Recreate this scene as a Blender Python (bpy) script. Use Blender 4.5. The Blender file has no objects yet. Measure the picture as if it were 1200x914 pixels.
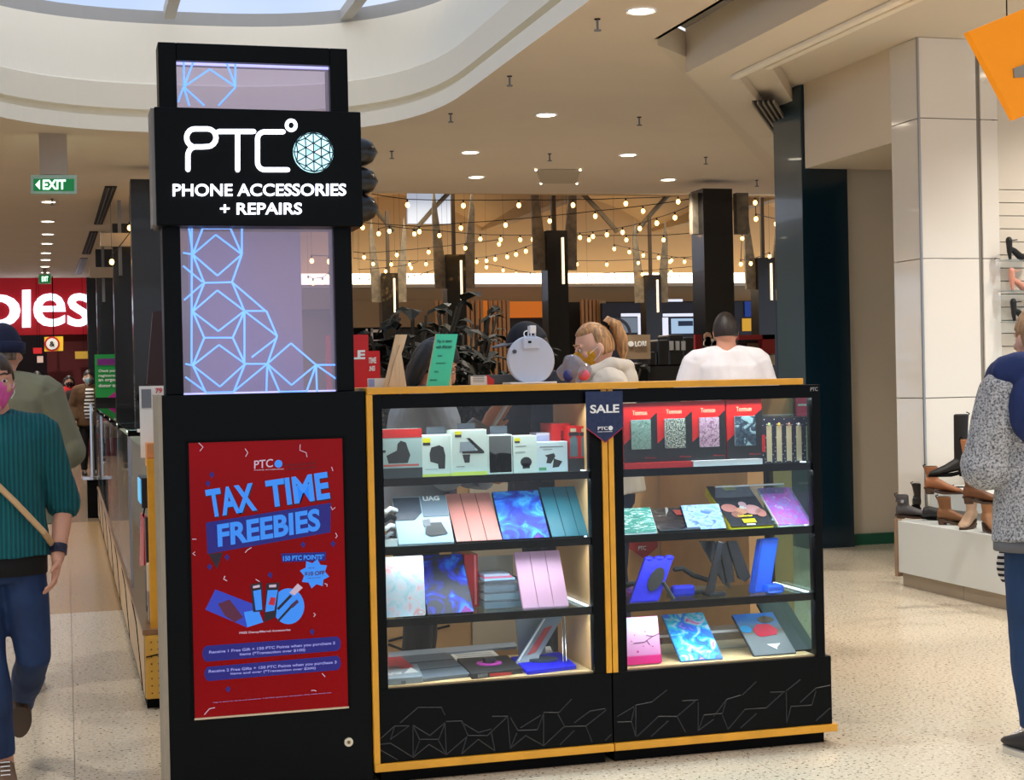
import bpy, bmesh, math, random
from mathutils import Vector, Matrix, noise
random.seed(7)
PI = math.pi
COL = bpy.context.scene.collection
# ------------------------------------------------------------------ camera, sky, exposure
F, YAW, PIT, ROLL, H = 1842.0, .2765, .0069, -.0215, 1.42
_w = Vector((math.sin(YAW)*math.cos(PIT), math.cos(YAW)*math.cos(PIT), -math.sin(PIT)))
_r0 = Vector((math.cos(YAW), -math.sin(YAW), 0)); _u0 = _r0.cross(_w)
_r = _r0*math.cos(ROLL) + _u0*math.sin(ROLL); _u = _u0*math.cos(ROLL) - _r0*math.sin(ROLL)
CAM = Vector((0, 0, H))
cd = bpy.data.cameras.new('camera'); cam = bpy.data.objects.new('camera', cd); COL.objects.link(cam)
cd.sensor_fit = 'HORIZONTAL'; cd.sensor_width = 36.0; cd.lens = F/1200*36.0; cd.clip_end = 200
cam.matrix_world = Matrix(((_r.x, _u.x, -_w.x, 0), (_r.y, _u.y, -_w.y, 0), (_r.z, _u.z, -_w.z, H), (0, 0, 0, 1)))
sc = bpy.context.scene; sc.camera = cam
W = bpy.data.worlds.new('sky'); sc.world = W; W.use_nodes = True
wn = W.node_tree.nodes; wl = W.node_tree.links
bg = wn['Background']; bg.inputs['Strength'].default_value = 1.0
wt = wn.new('ShaderNodeTexCoord'); wno = wn.new('ShaderNodeTexNoise'); wno.inputs['Scale'].default_value = 2.2; wno.inputs['Detail'].default_value = 3
wr = wn.new('ShaderNodeValToRGB')
wr.color_ramp.elements[0].position = .35; wr.color_ramp.elements[0].color = (.40, .50, .72, 1)
wr.color_ramp.elements[1].position = .65; wr.color_ramp.elements[1].color = (.80, .81, .84, 1)
wl.new(wt.outputs['Generated'], wno.inputs['Vector']); wl.new(wno.outputs['Fac'], wr.inputs['Fac']); wl.new(wr.outputs['Color'], bg.inputs['Color'])
vs = sc.view_settings; vs.view_transform = 'Standard'; vs.look = 'None'; vs.gamma = 1; vs.use_curve_mapping = False
vs.exposure = 0.55
sc.cycles.max_bounces = 8; sc.cycles.transparent_max_bounces = 24; sc.cycles.diffuse_bounces = 4; sc.cycles.glossy_bounces = 3
sc.cycles.use_denoising = True; sc.cycles.caustics_reflective = False; sc.cycles.caustics_refractive = False
sc.cycles.sample_clamp_indirect = 4.0

# ------------------------------------------------------------------ locating
def ray(px, py): return _r*((px-600)/F) - _u*((py-457)/F) + _w
def onY(px, py, y): d = ray(px, py); return CAM + d*(y/d.y)
def onZ(px, py, z=0.0): d = ray(px, py); return CAM + d*((z-H)/d.z)
def onX(px, py, x): d = ray(px, py); return CAM + d*(x/d.x)
def zrot(a): return Matrix.Rotation(a, 4, 'Z')

# ------------------------------------------------------------------ objects
def thing(name, label, cat, loc=(0, 0, 0), rz=0.0, group=None):
    o = bpy.data.objects.new(name, None); COL.objects.link(o); o.empty_display_size = .1
    o.location = loc; o.rotation_euler = (0, 0, rz); o['label'] = label; o['category'] = cat
    if group: o['group'] = group
    return o
def tag(o, label, cat, group=None):
    o['label'] = label; o['category'] = cat
    if group: o['group'] = group
    return o
def children(o): return [c for c in bpy.data.objects if c.parent == o]
def dup(o, loc, rz=None, label=None, group=None, mats=None):
    def cp(s, parent):
        c = s.copy(); COL.objects.link(c)
        if parent: c.parent = parent
        for k in kids.get(s.name, []): cp(k, c)
        return c
    kids = {}
    for k in bpy.data.objects:
        if k.parent: kids.setdefault(k.parent.name, []).append(k)
    c = cp(o, None); c.location = loc
    if rz is not None: c.rotation_euler = (0, 0, rz)
    if label: c['label'] = label
    if group: c['group'] = group
    return c
def frame_of(parent):
    v = Vector((0, 0, 0)); p = parent
    while p: v += p.location; p = p.parent
    return v

TMP = bpy.data.scenes.new('scratch')          # small scene for evaluating one modifier or text at a time
def evaluated(o):
    TMP.collection.objects.link(o)
    with bpy.context.temp_override(scene=TMP, view_layer=TMP.view_layers[0]): dg = bpy.context.evaluated_depsgraph_get()
    dg.update()
    me = bpy.data.meshes.new_from_object(o.evaluated_get(dg), depsgraph=dg)
    bpy.data.objects.remove(o); return me

class MB:
    def __init__(s): s.v = []; s.f = []; s.uv = {}
    def add(s, vs, fs):
        b = len(s.v); s.v += [Vector(q) for q in vs]; s.f += [tuple(i+b for i in q) for q in fs]; return s
    def box(s, x0, x1, y0, y1, z0, z1, M=None):
        vs = [Vector((x, y, z)) for x in (x0, x1) for y in (y0, y1) for z in (z0, z1)]
        if M is not None: vs = [M @ q for q in vs]
        return s.add(vs, [(0, 1, 3, 2), (4, 6, 7, 5), (0, 4, 5, 1), (2, 3, 7, 6), (0, 2, 6, 4), (1, 5, 7, 3)])
    def prism(s, pts, off):                       # polygon pts extruded by vector off
        n = len(pts); off = Vector(off); a = [Vector(p) for p in pts]
        return s.add(a+[p+off for p in a], [tuple(range(n))[::-1], tuple(range(n, 2*n))]+[(i, (i+1) % n, n+(i+1) % n, n+i) for i in range(n)])
    def quad(s, a, b, c, d): return s.add([a, b, c, d], [(0, 1, 2, 3)])
    def loft(s, rings, caps=True, closed=True):
        b = len(s.v); n = len(rings[0])
        for r in rings: s.v += [Vector(p) for p in r]
        for i in range(len(rings)-1):
            for j in range(n if closed else n-1):
                k = (j+1) % n
                s.f.append((b+i*n+j, b+i*n+k, b+(i+1)*n+k, b+(i+1)*n+j))
        if caps:
            s.f.append(tuple(b+j for j in range(n))[::-1]); s.f.append(tuple(b+(len(rings)-1)*n+j for j in range(n)))
        return s
    def tube(s, pts, r, n=8, round_ends=False):
        pts = [Vector(p) for p in pts]; m = len(pts)
        rs = list(r) if hasattr(r, '__len__') else [r]*m
        if round_ends:
            d0 = (pts[0]-pts[1]).normalized(); d1 = (pts[-1]-pts[-2]).normalized()
            p0, p1, r0, r1 = pts[0], pts[-1], rs[0], rs[-1]
            pts = [p0+d0*r0, p0+d0*r0*.7]+pts+[p1+d1*r1*.7, p1+d1*r1]
            rs = [r0*.15, r0*.72]+rs+[r1*.72, r1*.15]; m = len(pts)
        rings = []; a = None
        for i in range(m):
            t = (pts[min(i+1, m-1)]-pts[max(i-1, 0)])
            t = t.normalized() if t.length > 1e-9 else Vector((0, 0, 1))
            if a is not None: a = a - t*a.dot(t)
            if a is None or a.length < 1e-5: a = t.cross(Vector((0, 0, 1)) if abs(t.z) < .9 else Vector((0, 1, 0)))
            a.normalize(); bb = t.cross(a)
            rings.append([pts[i]+(a*math.cos(q)+bb*math.sin(q))*rs[i] for q in [2*PI*k/n for k in range(n)]])
        return s.loft(rings)
    def cyl(s, c, r, z0, z1, n=16, r1=None):
        r1 = r if r1 is None else r1
        return s.loft([[(c[0]+q*math.cos(2*PI*k/n), c[1]+q*math.sin(2*PI*k/n), z) for k in range(n)] for q, z in ((r, z0), (r1, z1))])
    def ycyl(s, c, r, y0, y1, n=20):
        return s.loft([[(c[0]+r*math.cos(2*PI*k/n), y, c[1]+r*math.sin(2*PI*k/n)) for k in range(n)] for y in (y1, y0)])
    def sphere(s, c, r, nu=12, nv=8, M=None):
        rx, ry, rz = r if hasattr(r, '__len__') else (r, r, r)
        rings = []
        for i in range(nv+1):
            t = -PI/2+PI*i/nv; cr = max(math.cos(t), .02)
            rg = [Vector((rx*cr*math.cos(2*PI*k/nu), ry*cr*math.sin(2*PI*k/nu), rz*math.sin(t))) for k in range(nu)]
            if M is not None: rg = [M @ q for q in rg]
            rings.append([q+Vector(c) for q in rg])
        return s.loft(rings)
    def mesh(s, name, off=(0, 0, 0)):
        me = bpy.data.meshes.new(name); off = Vector(off)
        me.from_pydata([q-off for q in s.v], [], s.f); me.validate(); me.update()
        bm = bmesh.new(); bm.from_mesh(me); bmesh.ops.recalc_face_normals(bm, faces=bm.faces); bm.to_mesh(me); bm.free()
        return me
    def build(s, name, m=None, parent=None, local=False, smooth=False, bevel=0, label=None):
        off = Vector((0, 0, 0)) if local else frame_of(parent)
        me = s.mesh(name, off)
        return put(name, me, m, parent, smooth, bevel, label)
def put(name, me, m=None, parent=None, smooth=False, bevel=0, label=None):
    o = bpy.data.objects.new(name, me); COL.objects.link(o)
    if parent: o.parent = parent
    if m: me.materials.clear(); me.materials.append(m)
    if smooth:
        for p in me.polygons: p.use_smooth = True
    if bevel:
        b = o.modifiers.new('bevel', 'BEVEL'); b.width = bevel; b.segments = 2; b.limit_method = 'ANGLE'; b.angle_limit = .7
    if label: o['label'] = label
    return o
def struct(o): o['kind'] = 'structure'; return o
def recentre(o):                                # origin of a single-mesh thing to its base centre
    me = o.data; xs = [v.co for v in me.vertices]
    c = Vector((sum(v.x for v in xs)/len(xs), sum(v.y for v in xs)/len(xs), min(v.z for v in xs)))
    for v in me.vertices: v.co -= c
    o.location = o.location + c; return o
def remesh(mb, voxel, smooth=4, disp=0, dscale=8.0, seed=0.0):
    o = bpy.data.objects.new('tmp', mb.mesh('tmp'))
    r = o.modifiers.new('r', 'REMESH'); r.mode = 'VOXEL'; r.voxel_size = voxel
    if smooth: q = o.modifiers.new('s', 'SMOOTH'); q.factor = .5; q.iterations = smooth
    ne = evaluated(o)
    if disp:
        off = Vector((seed, seed*1.7, seed*.3)); nn = [v.normal.copy() for v in ne.vertices]; out = []
        for v, q in zip(ne.vertices, nn):
            p = Vector((v.co.x*dscale, v.co.y*dscale, v.co.z*dscale*.6))+off
            out += list(v.co + q*(noise.noise(p)*disp+noise.noise(p*2.7)*disp*.4))
        ne.vertices.foreach_set('co', out); ne.update()
    return ne

# ------------------------------------------------------------------ materials
MATS = {}
def srgb(c):
    return tuple(((q/255)/12.92 if q/255 <= .04045 else ((q/255+.055)/1.055)**2.4) for q in c)
def mat(name, c, rough=.5, metal=0.0, emit=0.0, ec=None, var=0.0, vscale=6.0, bump=0.0, bscale=60.0, coat=0.0, spec=.5, alpha=None, trans=0.0, sample=True):
    if name in MATS: return MATS[name]
    m = bpy.data.materials.new(name); m.use_nodes = True; MATS[name] = m
    nt = m.node_tree; b = nt.nodes['Principled BSDF']; lin = srgb(c)
    b.inputs['Base Color'].default_value = (*lin, 1); b.inputs['Roughness'].default_value = rough; b.inputs['Metallic'].default_value = metal
    b.inputs['Specular IOR Level'].default_value = spec; b.inputs['Coat Weight'].default_value = coat
    if emit:
        b.inputs['Emission Color'].default_value = (*srgb(ec or c), 1); b.inputs['Emission Strength'].default_value = emit
        if not sample: m.cycles.emission_sampling = 'NONE'
    if alpha is not None: b.inputs['Alpha'].default_value = alpha
    if var or bump:
        tc = nt.nodes.new('ShaderNodeTexCoord')
        n = nt.nodes.new('ShaderNodeTexNoise'); n.inputs['Scale'].default_value = vscale; n.inputs['Detail'].default_value = 4
        nt.links.new(tc.outputs['Object'], n.inputs['Vector'])
        if var:
            r = nt.nodes.new('ShaderNodeValToRGB')
            r.color_ramp.elements[0].position = .3; r.color_ramp.elements[1].position = .7
            r.color_ramp.elements[0].color = (*[q*(1-var) for q in lin], 1); r.color_ramp.elements[1].color = (*[min(1, q*(1+var)) for q in lin], 1)
            nt.links.new(n.outputs['Fac'], r.inputs['Fac']); nt.links.new(r.outputs['Color'], b.inputs['Base Color'])
        if bump:
            n2 = nt.nodes.new('ShaderNodeTexNoise'); n2.inputs['Scale'].default_value = bscale; n2.inputs['Detail'].default_value = 3
            nt.links.new(tc.outputs['Object'], n2.inputs['Vector'])
            bp = nt.nodes.new('ShaderNodeBump'); bp.inputs['Strength'].default_value = bump; bp.inputs['Distance'].default_value = .01
            nt.links.new(n2.outputs['Fac'], bp.inputs['Height']); nt.links.new(bp.outputs['Normal'], b.inputs['Normal'])
    return m
def ramp(name, stops, scale=4.0, detail=4.0, dist=0.0, rough=.4, coord='Object', kind='noise', emit=0, stretch=(1, 1, 1), bump=0, coat=0, const=False):
    if name in MATS: return MATS[name]
    m = bpy.data.materials.new(name); m.use_nodes = True; MATS[name] = m
    nt = m.node_tree; b = nt.nodes['Principled BSDF']; b.inputs['Roughness'].default_value = rough; b.inputs['Coat Weight'].default_value = coat
    tc = nt.nodes.new('ShaderNodeTexCoord'); mp = nt.nodes.new('ShaderNodeMapping'); mp.inputs['Scale'].default_value = stretch
    nt.links.new(tc.outputs[coord], mp.inputs['Vector'])
    if kind == 'noise':
        n = nt.nodes.new('ShaderNodeTexNoise'); n.inputs['Scale'].default_value = scale; n.inputs['Detail'].default_value = detail; n.inputs['Distortion'].default_value = dist; out = n.outputs['Fac']
    elif kind == 'wave':
        n = nt.nodes.new('ShaderNodeTexWave'); n.inputs['Scale'].default_value = scale; n.inputs['Distortion'].default_value = dist; n.inputs['Detail'].default_value = detail; out = n.outputs['Fac']; n.bands_direction = 'Z' if stretch[0] == 0 else 'X'
    elif kind == 'grad':
        n = nt.nodes.new('ShaderNodeSeparateXYZ'); out = n.outputs['Z' if coord == 'Object' else 'Y']
    else:
        n = nt.nodes.new('ShaderNodeTexVoronoi'); n.inputs['Scale'].default_value = scale; out = n.outputs['Distance']
    nt.links.new(mp.outputs['Vector'], n.inputs['Vector'])
    r = nt.nodes.new('ShaderNodeValToRGB'); cr = r.color_ramp
    if const: cr.interpolation = 'CONSTANT'
    while len(cr.elements) < len(stops): cr.elements.new(.5)
    for e, (p, c) in zip(cr.elements, stops): e.position = p; e.color = (*srgb(c), 1)
    nt.links.new(out, r.inputs['Fac']); nt.links.new(r.outputs['Color'], b.inputs['Base Color'])
    if emit:
        nt.links.new(r.outputs['Color'], b.inputs['Emission Color']); b.inputs['Emission Strength'].default_value = emit
    if bump:
        bp = nt.nodes.new('ShaderNodeBump'); bp.inputs['Strength'].default_value = bump; bp.inputs['Distance'].default_value = .01
        nt.links.new(out, bp.inputs['Height']); nt.links.new(bp.outputs['Normal'], b.inputs['Normal'])
    return m
def glass(name, tint=(235, 245, 245), refl=.06, rough=.02, emit=None, haze=0.0):
    if name in MATS: return MATS[name]
    m = bpy.data.materials.new(name); m.use_nodes = True; MATS[name] = m
    nt = m.node_tree; nt.nodes.remove(nt.nodes['Principled BSDF']); out = nt.nodes['Material Output']
    t = nt.nodes.new('ShaderNodeBsdfTransparent'); t.inputs['Color'].default_value = (*srgb(tint), 1)
    g = nt.nodes.new('ShaderNodeBsdfGlossy'); g.inputs['Roughness'].default_value = rough
    lw = nt.nodes.new('ShaderNodeLayerWeight'); pw = nt.nodes.new('ShaderNodeMath'); pw.operation = 'POWER'; pw.inputs[1].default_value = 5     # Schlick, same from both sides
    fr = nt.nodes.new('ShaderNodeMath'); fr.operation = 'MULTIPLY_ADD'; f0 = .02 if refl < .1 else .04; fr.inputs[1].default_value = (1-f0)*.8; fr.inputs[2].default_value = f0
    nt.links.new(lw.outputs['Facing'], pw.inputs[0]); nt.links.new(pw.outputs[0], fr.inputs[0])
    mx = nt.nodes.new('ShaderNodeMixShader'); nt.links.new(fr.outputs[0], mx.inputs[0]); nt.links.new(t.outputs[0], mx.inputs[1]); nt.links.new(g.outputs[0], mx.inputs[2])
    last = mx
    if haze:
        d = nt.nodes.new('ShaderNodeBsdfDiffuse'); d.inputs['Color'].default_value = (*srgb((225, 225, 240)), 1)
        m2 = nt.nodes.new('ShaderNodeMixShader'); m2.inputs[0].default_value = haze
        nt.links.new(last.outputs[0], m2.inputs[1]); nt.links.new(d.outputs[0], m2.inputs[2]); last = m2
    if emit:
        e = nt.nodes.new('ShaderNodeEmission'); e.inputs['Color'].default_value = (*srgb(emit[0]), 1); e.inputs['Strength'].default_value = emit[1]
        ad = nt.nodes.new('ShaderNodeAddShader'); nt.links.new(last.outputs[0], ad.inputs[0]); nt.links.new(e.outputs[0], ad.inputs[1]); last = ad
        m.cycles.emission_sampling = 'NONE'
    nt.links.new(last.outputs[0], out.inputs['Surface'])
    return m
M_black = mat('black_laminate', (2, 4, 5), .38, spec=.12)
M_matt = mat('matt_black', (4, 4, 5), .7, spec=.12)
M_yel = mat('yellow_timber', (226, 160, 40), .45, var=.08, vscale=12)
M_wood = ramp('tan_timber', [(.25, (158, 112, 66)), (.75, (196, 150, 98))], 3, 6, 1.0, .5, stretch=(1, 1, 9))
M_pale = ramp('pale_timber', [(.25, (205, 172, 130)), (.75, (232, 204, 164))], 5, 6, 1.0, .55, stretch=(8, 8, 1))
M_glass = glass('shop_glass', (246, 250, 250), .06)
M_shelfglass = glass('shelf_glass', (226, 240, 238), .2)
M_acr = glass('acrylic', (225, 235, 240), .2, .05, haze=.08)
M_steel = mat('steel', (190, 192, 195), .25, 1.0)
M_white = mat('white_gloss', (240, 240, 240), .25)
M_paper = mat('white_paper', (236, 236, 232), .6)
M_ink = mat('black_ink', (18, 18, 20), .5)
M_grey = mat('grey_plastic', (120, 124, 130), .45)
M_ceil = mat('ceiling_paint', (222, 208, 188), .85, var=.02, vscale=1.5)
M_beam = mat('cream_plaster', (222, 210, 190), .8, bump=.05, bscale=40)
M_led = mat('led_white', (225, 240, 255), .4, emit=6, ec=(215, 235, 255), sample=False)
M_letter = mat('lit_letter', (235, 240, 255), .4, emit=1.25, ec=(240, 242, 255), sample=False)

# ------------------------------------------------------------------ lettering: text mesh fitted into four corners
def textmesh(body, bold=.02, extrude=0.0, res=3):
    cu = bpy.data.curves.new('t', 'FONT'); cu.body = body; cu.size = 1; cu.offset = bold; cu.extrude = extrude; cu.resolution_u = res
    return evaluated(bpy.data.objects.new('t', cu))
def text_quad(name, body, bl, br, tl, m, parent, bold=.02, thick=.002, n=None, res=4):
    """text spanning the parallelogram bl-br-tl (world points), standing proud along n"""
    me = textmesh(body, bold, .5, res); vs = me.vertices
    if not len(vs): return None
    x0 = min(v.co.x for v in vs); x1 = max(v.co.x for v in vs); y0 = min(v.co.y for v in vs); y1 = max(v.co.y for v in vs)
    bl, br, tl = Vector(bl), Vector(br), Vector(tl); ex = br-bl; ey = tl-bl
    nn = Vector(n) if n else ex.cross(ey).normalized(); off = frame_of(parent)
    for v in vs:
        a = (v.co.x-x0)/(x1-x0); b = (v.co.y-y0)/max(1e-6, y1-y0); k = v.co.z+.5
        v.co = bl+ex*a+ey*b+nn*(k*thick)-off
    me.update(); me.name = name
    return put(name, me, m, parent)
def text_px(name, body, bl, br, tl, y, m, parent, bold=.02, thick=.002):
    return text_quad(name, body, onY(*bl, y), onY(*br, y), onY(*tl, y), m, parent, bold, thick, (0, -1, 0))
def lamp(name, kind, loc, energy, color=(1, 1, 1), size=.1, size_y=None, rot=(0, 0, 0), parent=None, spot=None, blend=.6):
    l = bpy.data.lights.new(name, kind); l.energy = energy; l.color = color
    if kind == 'AREA':
        l.size = size
        if size_y: l.shape = 'RECTANGLE'; l.size_y = size_y
        else: l.shape = 'DISK'
    elif kind == 'SPOT': l.shadow_soft_size = size; l.spot_size = spot or 2.0; l.spot_blend = blend
    else: l.shadow_soft_size = size
    o = bpy.data.objects.new(name, l); COL.objects.link(o); o.rotation_euler = rot
    if parent: o.parent = parent; o.location = Vector(loc)-frame_of(parent)
    else: o.location = loc
    return o

# ================================================================== the setting
# floor: vinyl terrazzo in three zones
def floor_mat(name, base, spk, rough, dark):
    m = ramp(name, [(.34, dark), (.41, base), (.60, base), (.68, spk)], 70, 4, .3, rough, stretch=(1, 1.0, 1))
    return m
FM1 = floor_mat('terrazzo_light', (212, 200, 178), (236, 228, 210), .2, (112, 94, 70))
FM2 = floor_mat('terrazzo_tan', (176, 146, 104), (196, 168, 126), .22, (138, 112, 78))
FM3 = floor_mat('terrazzo_far', (158, 138, 116), (178, 160, 138), .16, (132, 114, 96))
def tiles(name, x0, x1, y0, y1, m, T=1.2):
    f = MB().box(x0, x1, y0, y1, -.08, -.004).build(name, m); struct(f); return f
fl = tiles('floor', -14, 16, -4, 40, mat('floor_joint', (120, 108, 90), .5))
def tile_grid(x0, x1, y0, y1, m, T):
    """vinyl tiles laid with hairline joints, each its own part of the floor"""
    nx = math.ceil((x1-x0)/T-1e-6); ny = math.ceil((y1-y0)/T-1e-6); cache = {}
    for i in range(nx):
        for j in range(ny):
            w = min(T, x1-x0-i*T); d = min(T, y1-y0-j*T); k = (round(w, 3), round(d, 3), m.name)
            if k not in cache:
                g = .0012; b = MB().box(g, w-g, g, d-g, -.03, 0); me = b.mesh('tile'); me.materials.append(m); cache[k] = me
            o = bpy.data.objects.new('tile', cache[k]); COL.objects.link(o); o.parent = fl; o.location = (x0+i*T, y0+j*T, 0)
tile_grid(-2.4, 7.2, 3.6, 10.33, FM1, 1.2)
tile_grid(1.4, 7.4, 10.33, 13.93, FM1, 1.2)
tile_grid(-2.4, 1.4, 10.33, 17.3, FM2, 1.2)
def slabf(x0, x1, y0, y1, m): MB().box(x0, x1, y0, y1, -.03, 0).build('floor_area', m, fl)
slabf(-14, -2.4, -4, 17.3, FM1); slabf(-2.4, 16, -4, 3.6, FM1); slabf(7.2, 16, 3.6, 10.33, FM1); slabf(7.4, 16, 10.33, 17.3, FM1); slabf(1.4, 7.4, 13.93, 17.3, FM1)
slabf(-14, 16, 17.3, 40, FM3)

# ceiling with the long rounded opening under the skylight
def well(off):
    pts = []; n = 2.55; cx, hw = 1.1, 2.0
    for k in range(33):
        t = PI*k/32; c, s = math.cos(t), math.sin(t)
        pts.append((cx+(hw+off)*math.copysign(abs(c)**(2/n), c), 12+(2.43+off)*abs(s)**(2/n)))
    for k in range(33):
        t = PI+PI*k/32; c, s = math.cos(t), math.sin(t)
        pts.append((cx+(hw+off)*math.copysign(abs(c)**(2/n), c), 1.0-(2.43+off)*abs(s)**(2/n)))
    return pts
def fill(name, loops, z, m):
    bm = bmesh.new(); es = []
    for L in loops:
        vs = [bm.verts.new((p[0], p[1], z)) for p in L]
        es += [bm.edges.new((vs[i], vs[(i+1) % len(vs)])) for i in range(len(vs))]
    bmesh.ops.triangle_fill(bm, use_beauty=True, use_dissolve=False, edges=es)
    for f in bm.faces:
        if f.normal.z > 0: f.normal_flip()
    me = bpy.data.meshes.new(name); bm.to_mesh(me); bm.free()
    return put(name, me, m)
ZC = 3.7
outline = [(-14, -4), (3.91, -4), (3.91, 9.97), (8.86, 18.15), (1.0, 18.72), (1.0, 33.6), (-14, 33.6)]
ceil = struct(fill('ceiling', [outline, well(0)], ZC, M_ceil))
prof = [(0, 3.70), (0, 3.83), (.10, 3.835), (.10, 3.90), (.02, 3.905), (.02, 4.13), (.10, 4.16), (.30, 4.74), (.9, 4.78)]
struct(MB().loft([[(x, y, z) for x, y in well(o)] for o, z in prof], caps=False).build('trim_1', mat('well_paint', (250, 240, 218), .8), smooth=False))
# skylight: panes between bars
sk = struct(MB().add([], []).build('window_1')) if False else None
Mbar = mat('skylight_bar', (176, 174, 170), .5)
bars = MB()
sky = bpy.data.objects.new('window_1', MB().loft([[(x, y, z) for x, y in well(o)] for o, z in ((.3, 4.74), (.3, 4.86), (.42, 4.86), (.42, 4.74))], caps=False).mesh('window_1')); COL.objects.link(sky); struct(sky); sky.data.materials.append(Mbar)
xs = [-1.2, .15, .98, 2.56, 3.5]
for a in (.98, 2.56): MB().box(a-.05, a+.05, -1.6, 14.6, 4.76, 4.86).build('glazing_bar', Mbar, sky)
MB().box(-1.0, 3.2, 6.0, 6.1, 4.77, 4.85).build('glazing_bar', Mbar, sky)
MB().box(-1.0, 3.2, 1.0, 1.1, 4.77, 4.85).build('glazing_bar', Mbar, sky)
Msg = glass('skylight_glass', (236, 242, 250), .06)
for a, b in ((-.95, .93), (1.03, 2.51), (2.61, 3.2)):
    for c, d in ((1.1, 6.0), (6.1, 13.2)): MB().box(a, b, c, d, 4.80, 4.81).build('pane', Msg, sky)

# hall edge fascia
MBf = MB().prism([(1.0, 18.72, 3.7), (8.86, 18.15, 3.7), (8.86, 18.15, 3.76), (1.0, 18.72, 3.76)], (0, .18, 0))
struct(MBf.build('trim_2', M_beam))
# shadow slot and shop bulkhead on the right
slot = MB().prism([(3.91, -4, 3.86), (4.25, -4, 3.86), (4.25, 10.31, 3.86), (3.91, 9.97, 3.86)], (0, 0, .03)); slot.box(3.88, 3.91, -4, 9.97, 3.7, 3.86)
struct(slot.build('trim_3', mat('slot_paint', (150, 146, 140), .8)))
rim = MB().prism([(3.91, 9.97, 3.66), (4.25, 10.31, 3.66), (8.9, 17.55, 3.66), (8.86, 18.15, 3.66)], (0, 0, .18))
struct(rim.build('trim_4', mat('rough_plaster', (216, 204, 184), .85, bump=.25, bscale=18)))
und = [(4.25, -4), (4.25, 10.31), (8.9, 17.55), (8.9, 17.2), (4.66, 10.35), (4.66, -4)]
struct(MB().prism([(x, y, 3.55) for x, y in und], (0, 0, .34)).build('ceiling_shop_rim', M_beam))
struct(MB().prism([(x, y, 3.63) for x, y in [(4.66, -4), (4.66, 10.35), (8.9, 17.2), (8.9, 16.8), (4.92, 10.35), (4.92, -4)]], (0, 0, .26)).build('ceiling_shop_step', M_beam))
struct(MB().prism([(x, y, 3.74) for x, y in [(4.92, -4), (4.92, 10.35), (8.9, 16.8), (16, 16.8), (16, -4)]], (0, 0, .15)).build('ceiling_shop', M_beam))
for x, z, nm in ((4.60, 3.55, 'trim_5'), (4.86, 3.63, 'trim_6')):
    struct(MB().box(x, x+.06, -2, 10.35, z-.03, z).build(nm, mat('cornice_white', (240, 232, 214), .6), bevel=.008))
g = thing('air_grille', 'dark slotted air grille in the cream bulkhead beside the dark column', 'vent', onZ(896, 135, 3.55))
A, B, D = onZ(881, 118, 3.549), onZ(907, 116, 3.549), onZ(912, 162, 3.549); ex, ey = B-A, D-A
MB().prism([A, B, B+ey, D], (0, 0, -.012)).build('grille_back', mat('vent_dark', (22, 24, 22), .8), g)
for k in range(5):
    p = A+ex*(k/4.0*.94); q = p+ex*.08
    MB().prism([p, q, q+ey, p+ey], (0, 0, -.03)).build('slat', mat('vent_slat', (150, 140, 124), .6), g)

# walls of the shop at the right
Mcream = mat('cream_wall', (226, 216, 198), .75, var=.02, vscale=1)
wr_ = MB().box(5.75, 6.5, 10.13, 11.5, 3.06, 3.74); struct(wr_.build('trim_7', mat('cream_fascia', (226, 212, 190), .7)))
struct(MB().box(6.05, 9.5, 11.64, 11.8, 0, 3.74).build('wall_recess', Mcream))
struct(MB().box(6.9, 7.0, 9.9, 11.64, 0, 3.74).build('wall_recess_side', Mcream))
struct(MB().box(6.13, 6.9, 11.60, 11.64, 0, .09).build('baseboard_recess', mat('green_skirting', (20, 96, 72), .45)))
# dark clad column
dc = thing('clad_column', 'tall glossy dark navy clad column beside the cream shop wall', 'column', (5.9, 11.7, 0))
Mnavy = mat('navy_gloss', (14, 40, 54), .16, coat=.4)
MB().box(5.725, 5.83, 11.52, 12.02, 0, 3.735).build('upper_shaft', mat('slate_gloss', (70, 86, 92), .18, coat=.4), dc)
MB().box(5.727, 5.832, 11.512, 11.522, 0, 3.735).build('front_panel', Mnavy, dc)
MB().box(5.832, 6.13, 11.516, 11.62, 0, 3.083).build('side_panel', Mnavy, dc)
# white tiled column and slat wall
wc = thing('tiled_column', 'white glossy tiled column at the shoe shop corner', 'column', (6.0, 9.95, 0))
Mtile = mat('white_tile', (232, 228, 220), .09, coat=.3); Mtg = mat('tile_joint', (130, 126, 120), .6)
MB().box(5.765, 6.34, 9.765, 10.115, 0, 3.735).build('core', Mtg, wc)
zj = [0, .25, 1.225, 2.198, 3.177, 3.74]
for z0, z1 in zip(zj, zj[1:]):
    MB().box(5.75, 5.766, 9.752, 10.13, z0+.003, z1-.003).build('tile_panel', Mtile, wc, bevel=.002)
    MB().box(5.757, 6.205, 9.75, 9.766, z0+.003, z1-.003).build('tile_panel', Mtile, wc, bevel=.002)
MB().box(5.742, 5.757, 9.742, 9.757, 0, 3.735).build('corner_trim', mat('alu', (170, 172, 172), .35, .9), wc)
MB().box(6.205, 6.24, 9.775, 9.80, 0, 3.735).build('shadow_gap', mat('brown_black', (34, 26, 24), .7), wc)
for z0, z1 in zip(zj, zj[1:]):
    MB().box(6.24, 6.375, 9.75, 9.766, z0+.003, z1-.003).build('tile_panel', Mtile, wc, bevel=.002)
sw = thing('slat_wall', 'cream slat wall board with dark grooves behind the shoe display', 'wall panel', (7.2, 9.8, 0))
MB().box(6.38, 8.4, 9.79, 9.85, 0, 3.735).build('backing', mat('groove_dark', (44, 40, 36), .7), sw)
Msl = mat('slat_cream', (214, 206, 192), .5)
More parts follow.
